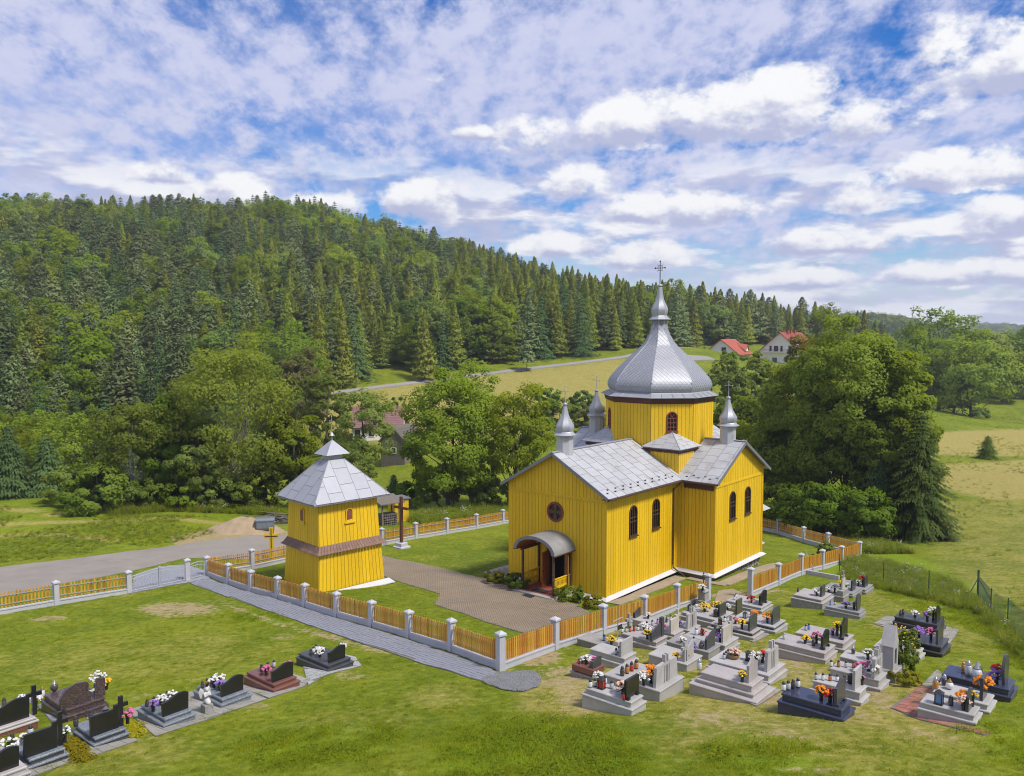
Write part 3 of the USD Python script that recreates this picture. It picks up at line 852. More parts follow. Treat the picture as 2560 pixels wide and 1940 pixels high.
# walls turned away: north side, east arm
for nm, w_, M in (('n1', L1, frame((L1, WW, 0), -e_x, e_z)), ('n2', PP, frame((L1, WW + PP, 0), -e_y, e_z)), ('e1', PP, frame((L1 + TT, -PP, 0), e_y, e_z)), ('e2', PP, frame((L1 + TT, WW, 0), e_y, e_z)), ('s2', EE - L1 - TT, frame((L1 + TT, 0, 0), e_x, e_z)), ('n3', EE - L1 - TT, frame((EE, WW, 0), -e_x, e_z))):
    board_wall(church, 'wall', sbox(0, 0, w_, wall_top), M, single=False)
for M in (frame((L1 + TT, WW + PP, 0), -e_x, e_z), frame((EE, 0, 0), e_y, e_z)):
    board_wall(church, 'wall', GAB(WW / 2, 0), M, single=False)
for c in (3.03, 5.79):
    arched_window(church, c, 3.17, 0.92, 1.96, Ms, nx=3, rows=(0.47, 0.60), fan=False)
for c in (11.35, 13.75):
    arched_window(church, c - L1, 3.2, 0.88, 1.93, Mg, nx=3, rows=(0.47, 0.60), fan=False)
# the round window with a flared cross in it
rw = put(church, 'round_window', MB().prism(Point(WW - 3.75, 4.69).buffer(0.64, 24).difference(Point(WW - 3.75, 4.69).buffer(0.50, 24)), 0.13, Mw, -0.05).mesh(), M_RED)
arms = shapely.union_all([affinity.rotate(Polygon([(-0.05, 0), (0.05, 0), (0.17, 0.5), (-0.17, 0.5)]), 90 * k, origin=(0, 0)) for k in range(4)])
arms = affinity.translate(arms.intersection(Point(0, 0).buffer(0.505, 20)), WW - 3.75, 4.69)
put(rw, 'cross_bars', MB().prism(arms, 0.04, Mw, 0.0).mesh(), M_FRM)
for g in Point(WW - 3.75, 4.69).buffer(0.5, 24).difference(arms).geoms:
    MB().prism(g, 0.012, Mw, -0.03).put(rw, 'pane', M_GLS)
# corner boards
cb = MB()
for x, y in ((0, 0), (L1, -PP), (L1 + TT, -PP), (0, WW)):
    cb.box((x + (0.05 if x in (0, L1) else -0.05) - (0.055 if x in (0, L1) else -0.055), y, wall_top / 2), (0.03, 0.19, wall_top - 0.02))
cb.box((0.06, -0.045, wall_top / 2), (0.17, 0.03, wall_top - 0.02)).box((L1 + 0.06, -PP - 0.045, HM / 2), (0.17, 0.03, HM - 0.03)).box((L1 + TT - 0.06, -PP - 0.045, HM / 2), (0.17, 0.03, HM - 0.03))
cb.put(church, 'corner_boards', M_YEL)
# stone footing and the white drip boards that lean out over it
foot, drip = MB(), MB()
outline = Polygon([(0, 0), (L1, 0), (L1, -PP), (L1 + TT, -PP), (L1 + TT, 0), (EE, 0), (EE, WW), (L1 + TT, WW), (L1 + TT, WW + PP), (L1, WW + PP), (L1, WW), (0, WW)])
put(church, 'footing', MB().prism(outline.buffer(-0.08, join_style=2), 2.4, None, -2.5).mesh(), M_CONC)
c0 = np.array(outline.exterior.coords)[::-1][:-1] if outline.exterior.is_ccw is False else np.array(outline.exterior.coords)[:-1]
o2 = np.array(outline.buffer(0.30, join_style=2).exterior.coords)[:-1]
def match(p, arr):
    return arr[np.argmin(np.abs(np.linalg.norm(arr - p, axis=1) - 0.3 * math.sqrt(2)) + 0.2 * np.linalg.norm(arr - p, axis=1))]
n = len(c0)
for i in range(n):
    p, q = c0[i], c0[(i + 1) % n]
    P1, Q1 = match(p, o2), match(q, o2)
    drip.add([[*p, 0.0], [*q, 0.0], [*Q1, -0.17], [*P1, -0.17], [*p, -0.03], [*q, -0.03], [*Q1, -0.20], [*P1, -0.20]], [[0, 1, 2, 3], [7, 6, 5, 4], [3, 2, 6, 7]])
drip.put(church, 'drip_board', M_WHT)
rng = random.Random(5)
st = None
for k in range(150):                                  # field stones of the footing below the gabled arm
    u = L1 + 0.15 + rng.random() * (TT - 0.2)
    zf = -0.24 - rng.random() * (0.25 + 0.65 * (u - L1) / TT)
    m = trimesh.creation.icosphere(1, 1.0)
    m.vertices *= np.array([rng.uniform(.08, .17), .07, rng.uniform(.06, .12)])
    m.vertices += np.array([u, -PP + 0.07, zf])
    put(church, 'stone', m, M_STN, True)

# roofs. e1 along the eave, e2 up the slope
su = math.sqrt(1 + SL * SL)
half = (WW / 2 + EV) * su
def slope_frame(o, along, inward):
    up = np.array([inward[0], inward[1], SL])
    return frame(o, along, up / np.linalg.norm(up))
# south face of the nave: from the gable to the valley
Mr = slope_frame((-GV, -EV, ZT), e_x, (0, 1))
lenx = L1 + GV
metal_roof(church, 'roof', Polygon([(0, 0), (lenx - EV, 0), (lenx - EV + (EV) , EV * su), (lenx, half), (0, half)]), Mr, 0.98, 0.82, label='sunlit roof face of the nave')
# west face of the side arm
Mr2 = slope_frame((L1 - EV, -EV, ZT), -e_y, (1, 0))
ln = PP + GV - EV
metal_roof(church, 'roof', Polygon([(0, 0), (ln, 0), (ln, half), (-EV, half), (-EV, EV * su)]), Mr2, 0.98, 0.82, label='roof face of the side arm towards the front')
# the other faces
Mr3 = slope_frame((L1, WW + EV, ZT), -e_x, (0, -1))
metal_roof(church, 'roof', Polygon([(0, 0), (L1 + GV, 0), (L1 + GV, half), (0, half)]), Mr3, 0.98, 0.82, single=False)
Mr4 = slope_frame((L1 + TT + EV, -PP - GV, ZT), e_y, (-1, 0))
metal_roof(church, 'roof', Polygon([(0, 0), (PP + GV, 0), (PP + GV, half), (0, half)]), Mr4, 0.98, 0.82, single=False)
Mr5 = slope_frame((L1 - EV, WW + PP + GV, ZT), -e_y, (1, 0))
metal_roof(church, 'roof', Polygon([(0, 0), (PP + GV, 0), (PP + GV, half), (0, half)]), Mr5, 0.98, 0.82, label='bluish roof face of the far side arm')
Mr6 = slope_frame((L1 + TT + EV, WW, ZT), e_y, (-1, 0))
metal_roof(church, 'roof', Polygon([(0, 0), (PP + GV, 0), (PP + GV, half), (0, half)]), Mr6, 0.98, 0.82, single=False)
for M in (slope_frame((L1 + TT, -EV, ZT), e_x, (0, 1)), slope_frame((EE + GV, WW + EV, ZT), -e_x, (0, -1))):
    metal_roof(church, 'roof', sbox(0, 0, EE + GV - L1 - TT, half), M, 0.98, 0.82, single=False)
# verge boards and ridge caps, gutters
def beam(mb, a, b, w, h, off=0.0):
    a, b = np.asarray(a, float), np.asarray(b, float)
    d = b - a
    M = frame(a, d, np.cross([0, 0, 1.0], d))
    L = np.linalg.norm(d)
    return mb.add(np.array([[x, y, z] for x, y, z in ((0, -w / 2, -h), (L, -w / 2, -h), (L, w / 2, -h), (0, w / 2, -h), (0, -w / 2, 0), (L, -w / 2, 0), (L, w / 2, 0), (0, w / 2, 0))]), BOXF, M)
vg, rc = MB(), MB()
for (ax, cpos, lo, hi) in (('x', -GV, -EV, WW + EV), ('y', -PP - GV, L1 - EV, L1 + TT + EV), ('y', WW + PP + GV, L1 - EV, L1 + TT + EV), ('x', EE + GV, -EV, WW + EV)):
    mid = (lo + hi) / 2
    for s in (lo, hi):
        a = (cpos, s, ZT + 0.03) if ax == 'x' else (s, cpos, ZT + 0.03)
        b = (cpos, mid, ZR + 0.035) if ax == 'x' else (mid, cpos, ZR + 0.035)
        beam(MB(), a, b, 0.05, 0.19).put(church, 'verge_board', M_SEAM)
for a, b in (((-GV - .02, VC, ZR + .045), (L1, VC, ZR + .045)), ((UC, -PP - GV - .02, ZR + .045), (UC, 0, ZR + .045)), ((UC, WW, ZR + .045), (UC, WW + PP + GV + .02, ZR + .045)), ((L1 + TT, VC, ZR + .045), (EE + GV, VC, ZR + .045))):
    beam(rc, a, b, 0.26, 0.05)
rc.put(church, 'ridge_cap', M_ZINC2)
gut = MB()
zg = ZT - 0.05
gut.tube([(-GV + .03, -EV - .06, zg), (L1 - EV - .06, -EV - .06, zg - .02), (L1 - EV - .06, -PP - GV + .03, zg)], 0.065, 8)
gut.tube([(L1 - EV + 0.1, -EV + 0.05, zg - .05), (L1 - EV + .1, -0.30, zg - .3), (L1 - 0.75, -0.11, zg - 0.55), (L1 - 0.75, -0.11, 0.4), (L1 - 0.75, -0.13, 0.12), (L1 - 0.35, -0.75, -0.42)], 0.055, 8)
gut.put(church, 'gutter', M_FRM)
soff = MB()
soff.box(((L1 - EV - GV) / 2, -EV / 2 - .01, ZT - 0.09), (L1 - EV + GV - .02, EV - .04, 0.04))
soff.box((L1 - EV / 2 - .01, (-EV - PP - GV) / 2, ZT - 0.09), (EV - .06, PP + GV - EV - .02, 0.04))
soff.put(church, 'soffit', M_BRN)
fr = MB()
Mfr = frame((L1 - 0.07, -EV, 0), -e_y, e_z)
fr.prism(scallops(0, PP + GV - EV - 0.45, ZT - 0.46, 0.11, 0.34), 0.03, Mfr)
Mfn = frame((0, -0.08, 0), e_x, e_z)
fr.prism(scallops(0, L1 - EV, ZT - 0.20, 0.09, 0.10), 0.03, Mfn)
fr.put(church, 'scalloped_frieze', M_BRN)
# snow guards: little hooks in two rows near the eave
for k in range(10):
    for row in (0, 1):
        m = MB()
        x = 0.45 + k * 0.86 + row * 0.35
        if x > L1 - 0.5:
            continue
        m.prism(Polygon([(-0.09, 0), (0.09, 0.02), (0.05, 0.11), (0, 0.05), (-0.05, 0.11)]), 0.02, Mr @ trimesh.transformations.translation_matrix((x, 0.42 + row * 0.26, 0.012)))
        m.box(tuple((Mr @ np.array([x, 0.45 + row * 0.26, 0.05, 1]))[:3]), (0.12, 0.04, 0.07))
        m.put(church, 'snow_guard', M_IRON)
for k in range(6):
    x, yy = 0.25 + k * 0.42, 0.36 + (k % 2) * 0.2
    MB().prism(Polygon([(-0.09, 0), (0.09, 0.02), (0.05, 0.11), (0, 0.05), (-0.05, 0.11)]), 0.03, Mr2 @ trimesh.transformations.translation_matrix((x, yy, 0.012))).put(church, 'snow_guard', M_IRON)

# the square crossing whose corners show between the roofs, each under a little hipped roof
ZS = 8.02
for (cx, cy, sx, sy) in ((L1, 0, 1, 1), (L1, WW, 1, -1), (L1 + TT, 0, -1, 1), (L1 + TT, WW, -1, -1)):
    vis = (cx == L1 and cy == 0)
    blk = put(church, 'crossing_corner', MB().box((cx + sx * 1.35, cy + sy * 1.35, (5.4 + ZS) / 2), (2.7 - .26, 2.7 - .26, ZS - 5.4 - .06)).mesh(), M_YELB)
    Ma = frame((cx, cy + (2.4 if sy > 0 else -2.4) if sx > 0 else cy, 5.9), -e_y if sy > 0 else e_y, e_z) if False else None
    if vis:
        board_wall(blk, 'boards', sbox(0, 0, 2.3, ZS - 5.9), frame((cx, cy + 2.3, 5.9), -e_y, e_z), single=False, back=.05) if False else None
        A_ = MB(); B_ = MB()
        for i in range(8):
            A_.prism(sbox(i * .27 + .011, 0, i * .27 + .259, ZS - 5.9), .024, frame((cx, cy + 2.16, 5.9), -e_y, e_z))
            B_.prism(sbox(i * .27 + .011, 0, i * .27 + .259, ZS - 5.9), .024, frame((cx, cy, 5.9), e_x, e_z))
        A_.put(blk, 'planks', M_YEL)
        B_.put(blk, 'planks', M_YEL)
    # brown frieze and hipped roof
    o, q = 0.30, 2.75
    tip = np.array([cx - sx * o, cy - sy * o])
    a_, b_ = np.array([cx - sx * o, cy + sy * q]), np.array([cx + sx * q, cy - sy * o])
    a2, b2 = np.array([cx + sx * 1.6, cy + sy * q]), np.array([cx + sx * q, cy + sy * 1.6])
    apex = np.array([cx + sx * 1.16, cy + sy * 1.16, ZS + 1.02])
    inn = 0.22
    t2 = tip + inn * np.array([sx, sy]); a3 = a_ + np.array([inn * sx, 0]); b3 = b_ + np.array([0, inn * sy])
    f_ = MB().add([[*t2, ZS - .24], [*b3, ZS - .24], [*b3, ZS - .01], [*t2, ZS - .01], [*a3, ZS - .24], [*a3, ZS - .01]], [[0, 1, 2, 3], [4, 0, 3, 5]] if sx * sy > 0 else [[1, 0, 3, 2], [0, 4, 5, 3]])
    for k in range(22):
        for (p0, p1) in ((t2, b3), (t2, a3)):
            pp = p0 + (p1 - p0) * (k + .5) / 22
            f_.box((*pp, ZS - .25), (.06, .06, .09))
    f_.put(blk, 'frieze', M_BRN)
    hip = [np.array([*tip, ZS]), np.array([*b_, ZS]), np.array([*a_, ZS]), apex, np.array([*b2, ZS + .35]), np.array([*a2, ZS + .35])]
    def face(p0, p1, p2, p3=None, w=.72):
        e1 = p1 - p0
        nn = np.cross(e1, p2 - p0)
        if nn[2] < 0:
            p0, p1 = p1, p0
            e1 = p1 - p0
            nn = -nn
        e2 = np.cross(nn, e1)
        M = frame(p0, e1, e2)
        pts = [p0, p1, p2] + ([p3] if p3 is not None else [])
        loc = [tuple((np.linalg.inv(M) @ np.append(p, 1))[:2]) for p in pts]
        return Polygon(loc).convex_hull, M
    for i, (p0, p1, p2) in enumerate(((hip[0], hip[1], apex), (hip[2], hip[0], apex))):
        poly, M = face(p0, p1, p2)
        metal_roof(blk, 'roof', poly, M, 0.80, 0.60, single=False, seams=False)
    MB().tube([hip[0] + [0, 0, .02], apex + [0, 0, .02]], .025, 6).put(blk, 'hip_seam', M_ZINC2)

# octagonal drum with boards, windows on its slanted faces, frieze, skirt roof and dome
RD, ZF = 3.60, 10.95
Z0D = 7.0
side = 2 * RD * math.tan(math.pi / 8)
oct_wins = []
for k in range(8):
    ang = math.pi + k * math.pi / 4
    nrm = np.array([math.cos(ang), math.sin(ang), 0])
    along = np.array([-math.sin(ang), math.cos(ang), 0])
    o = np.array([UC, VC, 0]) + nrm * RD - along * side / 2
    M = frame(o, along, e_z)
    diag = k % 2 == 1
    wz, wh, ww_ = 9.03, 1.40, 0.78
    hole = [arched(ww_, wh, side / 2, wz)] if diag else []
    vis = k in (0, 1, 2, 7)
    board_wall(church, 'drum_wall', sbox(0.01, Z0D if k % 2 == 0 else Z0D + 0.4, side - 0.01, ZF + 0.05), M, hole, single=vis)
    if diag:
        arched_window(church, side / 2, wz, ww_, wh, M, M_RED, M_GLS, nx=3, rows=(0.22, 0.44, 0.66), fan=True)
put(church, 'drum_core', MB().lathe([(RD - .13, 6.5), (RD - .13, ZF + .4)], (UC, VC, 0), 8, math.pi / 8, True).mesh(), M_YELB)
put(church, 'frieze', MB().lathe([(RD + .05, ZF), (RD + .075, ZF + .03), (RD + .17, ZF + .40), (RD + .2, ZF + .42)], (UC, VC, 0), 8, math.pi / 8, True).mesh(), M_BRN)
put(church, 'skirt_roof', MB().lathe([(3.94, 11.36), (3.94, 11.39), (3.5, 11.62), (3.38, 11.72), (3.3, 11.6)], (UC, VC, 0), 8, math.pi / 8, True).mesh(), M_ZINC2)
sk = MB()
for k in range(8):
    a0 = math.pi / 8 + k * math.pi / 4
    for t in np.linspace(0, 1, 5)[:-1]:
        c1 = np.array([math.cos(a0), math.sin(a0)]) * (1 - t) + np.array([math.cos(a0 + math.pi / 4), math.sin(a0 + math.pi / 4)]) * t
        kk = 1 / math.cos(math.pi / 8)
        sk.tube([(UC + c1[0] * 3.95 * kk, VC + c1[1] * 3.95 * kk, 11.40), (UC + c1[0] * 3.5 * kk, VC + c1[1] * 3.5 * kk, 11.635)], .014, 4)
sk.put(church, 'skirt_seams', M_SEAM)
DOME = [(3.30, 11.66), (3.42, 11.80), (3.50, 12.0), (3.50, 12.2), (3.42, 12.45), (3.24, 12.72), (3.02, 13.0), (2.76, 13.3), (2.46, 13.62), (2.14, 13.95), (1.80, 14.28), (1.47, 14.62), (1.14, 14.95), (0.92, 15.28), (0.74, 15.62), (0.60, 15.95), (0.52, 16.25), (0.495, 16.5), (0.49, 16.84)]
dome_p = put(church, 'dome', MB().lathe(DOME, (UC, VC, 0), 8, math.pi / 8, True).mesh(), M_SEAM)
# diamond sheets on every dome face
arc = np.concatenate([[0], np.cumsum([math.hypot(DOME[i + 1][0] - DOME[i][0], DOME[i + 1][1] - DOME[i][1]) for i in range(len(DOME) - 1)])])
DR, DZ = np.array(DOME)[:, 0], np.array(DOME)[:, 1]
shown, rest = 0, MB()
T8 = math.tan(math.pi / 8)
pit = 0.30
for k in (0, 1, 7, 2, 3, 4, 5, 6):
    ang = math.pi + k * math.pi / 4
    nrm, al = np.array([math.cos(ang), math.sin(ang), 0]), np.array([-math.sin(ang), math.cos(ang), 0])
    rows = int(arc[-3] / (pit * 0.62))
    facep = []
    fp = Polygon([(-np.interp(a, arc, DR) * T8 + .012, a) for a in arc] + [(np.interp(a, arc, DR) * T8 - .012, a) for a in arc[::-1]])
    for r in range(rows + 2):
        yy = r * pit * 0.62
        for c in range(-8, 9):
            xx = (c + 0.5 * (r % 2)) * pit
            d = Polygon([(xx - pit * .46, yy), (xx, yy - pit * .57), (xx + pit * .46, yy), (xx, yy + pit * .57)]).intersection(fp)
            if d.area > 0.006 and d.geom_type == 'Polygon':
                facep.append(d)
    for d in facep:
        c = np.array(d.exterior.coords)[:-1]
        if not d.exterior.is_ccw:
            c = c[::-1]
        a = np.clip(c[:, 1], 0, arc[-1])
        rad, z = np.interp(a, arc, DR), np.interp(a, arc, DZ)
        amid = np.clip(d.centroid.y, .05, arc[-1] - .05)
        tz, tr = np.interp(amid + .05, arc, DZ) - np.interp(amid - .05, arc, DZ), np.interp(amid + .05, arc, DR) - np.interp(amid - .05, arc, DR)
        L = math.hypot(tz, tr)
        out = nrm * tz / L + np.array([0, 0, -tr / L])
        lift = 0.016 + 0.010 * (1 - (c[:, 1] - c[:, 1].min()) / (np.ptp(c[:, 1]) + 1e-6))
        p = np.array([UC, VC, 0]) + nrm * rad[:, None] + al * c[:, :1] + np.array([0, 0, 1.0]) * z[:, None]
        top, bot = p + out * lift[:, None], p - out * 0.01
        nn = len(c)
        f = [[0, i, i + 1] for i in range(1, nn - 1)]
        sd = [[i, nn + i, nn + (i + 1) % nn] for i in range(nn)] + [[i, nn + (i + 1) % nn, (i + 1) % nn] for i in range(nn)]
        tris = np.array(f + sd)
        if shown < 300 and k in (0, 1, 7):
            put(dome_p, 'shingle', (np.vstack([top, bot]), tris), M_ZINC2)
            shown += 1
        else:
            rest.add(np.vstack([top, bot]), tris)
rest.put(dome_p, 'shingles', M_ZINC2, kind='stuff')
hs = MB()
for k in range(8):
    a0 = math.pi / 8 + k * math.pi / 4
    kk = 1 / math.cos(math.pi / 8)
    hs.tube([(UC + math.cos(a0) * r * kk, VC + math.sin(a0) * r * kk, z + .01) for r, z in DOME], .035, 5)
hs.put(dome_p, 'hip_seams', M_ZINC2)


def ornate_cross(parent, x, y, z0, h, name='cross', r=0.03, ring=True, material=None, ang=None):
    """A wrought cross facing west: shaft, arms with knobs, ring and small rays."""
    m = MB()
    m.tube([(x, y, z0), (x, y, z0 + h)], [r * 1.3, r * .8], 6)
    zc, a = z0 + h * 0.72, h * 0.24
    m.tube([(x, y - a, zc), (x, y + a, zc)], r * .8, 6)
    for p in ((x, y - a, zc), (x, y + a, zc), (x, y, z0 + h)):
        s = trimesh.creation.icosphere(1, r * 1.9)
        s.vertices += np.array(p)
        m.tm(s)
    if ring:
        t = np.linspace(0, 2 * np.pi, 17)
        m.tube([(x, y + math.cos(q) * a * .48, zc + math.sin(q) * a * .48) for q in t], r * .55, 5)
        for q in np.pi / 4 + np.arange(4) * np.pi / 2:
            m.tube([(x, y + math.cos(q) * a * .48, zc + math.sin(q) * a * .48), (x, y + math.cos(q) * a * .82, zc + math.sin(q) * a * .82)], r * .5, 5)
    return m.put(parent, name, material or M_IRON, 40)


lan = put(church, 'lantern', MB().lathe([(.72, 16.80), (.74, 16.84), (.52, 17.05), (.48, 17.12), (.54, 17.3), (.565, 17.48), (.55, 17.62), (.46, 17.86), (.34, 18.1), (.25, 18.4), (.19, 18.8), (.15, 19.12), (.13, 19.18)], (UC, VC, 0), 8, math.pi / 8, True).mesh(), M_ZINC2, 30)
put(lan, 'knob', MB().lathe([(.05, 19.16), (.16, 19.2), (.2, 19.28), (.16, 19.36), (.04, 19.42)], (UC, VC, 0), 12).mesh(), M_ZINC2, True)
ornate_cross(lan, UC, VC, 19.35, 1.68, r=.034)
TUR = [(.50, 8.0), (.50, 9.46)]
TCAP = [(.70, 9.43), (.72, 9.47), (.55, 9.60), (.50, 9.68), (.55, 9.82), (.565, 9.96), (.53, 10.1), (.42, 10.3), (.30, 10.52), (.21, 10.8), (.14, 11.1), (.10, 11.28)]
for x, y in ((0.94, VC), (UC, -PP + .92), (UC, WW + PP - .92), (EE - .94, VC)):
    t = put(church, 'turret', MB().lathe(TUR, (x, y, 0), 8, math.pi / 8, True).mesh(), M_ZINC)
    put(t, 'cap', MB().lathe(TCAP, (x, y, 0), 8, math.pi / 8, True).mesh(), M_ZINC2, 30)
    put(t, 'knob', MB().lathe([(.05, 11.26), (.13, 11.3), (.16, 11.38), (.12, 11.46), (.03, 11.5)], (x, y, 0), 10).mesh(), M_ZINC2, True)
    ornate_cross(t, x, y, 11.42, 1.1, r=.022, ring=False, material=M_ZINC)
MB().tube([(-GV - .02, VC, ZR), (-GV - .02, VC, ZR + .55)], .012, 5).put(church, 'lightning_rod', M_IRON)

# porch: platform, turned posts, barrel roof, side panels, doors
porch_y0, porch_y1, PD = 2.50, 5.05, 1.75
put(church, 'porch_step', MB().bbox((-1.15, (porch_y0 + porch_y1) / 2, -.20), (2.3, porch_y1 - porch_y0 + .6, .40), .03).mesh(), M_CONC)
put(church, 'porch_floor', MB().box((-1.02, (porch_y0 + porch_y1) / 2, .010), (1.98, porch_y1 - porch_y0 + .1, .016)).mesh(), M_TILE)
POST = [(.085, 0), (.085, .25), (.10, .27), (.07, .32), (.085, .5), (.085, .9), (.105, .93), (.075, .98), (.088, 1.1), (.088, 1.25), (.105, 1.28), (.075, 1.33), (.085, 1.6), (.085, 1.95), (.10, 2.0), (.08, 2.05), (.08, 2.55)]
for x, y in ((-PD, porch_y0 + .08), (-PD, porch_y1 - .08), (-.09, porch_y0 + .04), (-.09, porch_y1 - .04)):
    put(church, 'porch_post', MB().lathe(POST, (x, y, 0.0), 8).mesh(), M_FRM, 40)
def arc_pts(r, z0, k=1.0, n=18):
    t = np.linspace(math.pi, 0, n)
    return [((porch_y0 + porch_y1) / 2 + math.cos(a) * r, z0 + math.sin(a) * r * k) for a in t]
outer, inner = arc_pts(1.58, 2.55, .60), arc_pts(1.52, 2.50, .60)
Mp = frame((0, 0, 0), e_y, e_z)                        # third axis = +x
arcp = Polygon(outer + inner[::-1])
pr = put(church, 'porch_roof', MB().prism(arcp, 2.15, Mp, -2.15).mesh(), paint('old_zinc', (0.33, 0.325, 0.32), 0.55, 0.14, 1.5, metal=.3), 25)
put(pr, 'front_trim', MB().prism(Polygon(arc_pts(1.60, 2.55, .61) + arc_pts(1.36, 2.56, .56)[::-1]), .03, Mp, -2.19).mesh(), M_SEAM, 25)
sc = MB()
for (y, z) in arc_pts(1.36, 2.57, .56, 26)[1:-1]:
    sc.prism(Point(y, z).buffer(.055, 5), .025, Mp, -2.165)
sc.put(pr, 'scallops', M_BRN)
put(pr, 'ceiling', MB().prism(Polygon(arc_pts(1.50, 2.50, .60) + arc_pts(1.46, 2.47, .60)[::-1]), 2.0, Mp, -2.08).mesh(), M_OAK)
put(pr, 'gutter', MB().tube([(-2.15, porch_y0 - .31, 2.50), (-.05, porch_y0 - .31, 2.52)], .04, 6).tube([(-2.15, porch_y1 + .31, 2.50), (-.05, porch_y1 + .31, 2.52)], .04, 6).mesh(), M_FRM)
put(church, 'porch_beam', MB().box((-.95, porch_y0 + .06, 2.50), (1.9, .12, .14)).box((-.95, porch_y1 - .06, 2.50), (1.9, .12, .14)).mesh(), M_FRM)
for y in (porch_y0 + .06, porch_y1 - .06):
    slots = [arched(.07, .30, .2 + .135 * k, .52) for k in range(10)] + [arched(.05, .13, .2 + .135 * k, .22) for k in range(10)]
    put(church, 'porch_railing', MB().prism(sbox(.07, .05, PD - .07, .95).difference(shapely.union_all(slots)), .045, frame((-PD, y, 0), e_x, e_z), -.02).box((-PD / 2, y - .02, .97), (PD - .14, .10, .05)).mesh(), M_YEL)
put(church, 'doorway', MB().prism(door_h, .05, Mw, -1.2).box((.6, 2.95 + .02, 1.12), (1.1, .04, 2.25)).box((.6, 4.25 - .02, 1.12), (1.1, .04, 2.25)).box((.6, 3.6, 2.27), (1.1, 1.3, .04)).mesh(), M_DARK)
put(church, 'door_frame', MB().prism(sbox(WW - 4.36, 0, WW - 2.84, 2.36).difference(door_h), .09, Mw, .03).mesh(), M_FRM)
def leaf(hinge, ang, w, mat, sun=False):
    M = frame(hinge, (math.cos(ang), math.sin(ang), 0), e_z)
    d = put(church, 'door', MB().prism(sbox(0, .03, w, 2.22), .05, M, -.025).mesh(), mat, False, 'pale door leaf with carved sunburst panels' if sun else 'orange panelled door leaf standing open')
    for (a, b) in ((.12, .62), (.74, 1.18), (1.30, 2.08)):
        if sun:
            if a > .7:
                continue
            for q in np.linspace(0, math.pi, 9):
                MB().prism(LineString([(w / 2, 1.0), (w / 2 + math.cos(q) * .32, 1.0 + math.sin(q) * .75)]).buffer(.018), .012, M, .026).put(d, 'ray', mat)
            continue
        for z0 in (-.038, .026):
            MB().prism(sbox(.10, a, w - .10, b).buffer(-.03), .012, M, z0).put(d, 'panel', mat)
    MB().box((hinge[0] + math.cos(ang) * (w - .09), hinge[1] + math.sin(ang) * (w - .09) - .05, 1.05), (.05, .06, .16)).put(d, 'handle', M_IRON)
leaf((-.03, 4.22, 0), math.pi * 1.06, .98, M_OAK)
leaf((-.10, 2.94, 0), math.pi * 1.32, .62, M_PINE, True)
# low annex at the east end and the steps on the north side
ann = put(church, 'annex', MB().box((21.5, 1.9, .35), (1.9, 3.6, 3.0)).mesh(), M_YELB)
bx = MB()
for i in range(7):
    bx.box((20.62 + .27 * i + .13, .085, .35), (.258, .03, 3.0))
bx.put(ann, 'planks', M_YEL)
put(ann, 'roof', MB().add([[20.5, -.5, 1.78], [23.0, -.5, 1.78], [23.0, 4.3, 1.78], [20.5, 4.3, 1.78], [20.5, .9, 2.9], [21.6, .9, 2.9], [21.6, 3.2, 2.9], [20.5, 3.2, 2.9]], [[3, 2, 1, 0], [0, 1, 5, 4], [1, 2, 6, 5], [2, 3, 7, 6], [4, 5, 6, 7]]).mesh(), M_ZINC)
put(ann, 'drip_board', MB().box((21.6, .0, -1.0), (2.0, .5, .05)).box((22.55, 1.9, -1.0), (.4, 3.9, .05)).mesh(), M_WHT)
put(church, 'side_landing', MB().bbox((2.0, 8.25, -.62), (1.9, 1.45, 1.2), .015).mesh(), M_CONC)
for k in range(5):
    put(church, 'side_step', MB().bbox((2.0, 9.22 + k * .46, -.75 - k * .17), (1.9, .46, 1.1), .015).mesh(), M_CONC)

# mats in front of the door
for (u0, v0, w, d, lab) in ((-1.55, 3.75, .62, .95, 'black rubber mat on the red porch floor'), (-2.62, 3.85, .45, .75, 'smaller black rubber mat on the paving below the porch step')):
    x, y = church_xy(u0, v0)
    z = .022 if u0 > -2 else float(ground_h(x, y)[0]) + .065
    t = thing('door_mat', lab, 'mat', (x, y, z), YAW)
    m = MB().bbox((0, 0, .008), (w, d, .016), .006)
    for k in range(9):
        m.box((0, -d / 2 + .05 + k * (d - .1) / 8, .018), (w - .06, .03, .006))
    m.put(t, 'rubber', M_RUB)

# ------------------------------------------------------------------ the bell tower
M_SHAK = paint('rusty_skirt', (0.27, 0.155, 0.115), 0.75, 0.25, 2.5, isle=0.18, dirt=((0.30, 0.20, 0.15), 3.0, 0.5, 0.6))
M_LOUV = paint('louvre_red', (0.24, 0.075, 0.06), 0.6, 0.1, 3.0)
bx_, by_ = church_xy(-8.22, 15.38)
bz_ = 0.10
tower = thing('bell_tower', 'small leaning yellow boarded bell tower with a grey pyramid roof', 'bell tower', (bx_, by_, bz_), YAW - 0.11)
# half sizes (along, across), centre shift and height of each level
LV = [(2.38, 2.10, -.05, -.12, 0.0), (2.24, 1.98, -.02, -.06, 2.38), (2.20, 1.92, 0, -.02, 2.66), (2.12, 1.78, .03, .06, 5.36)]


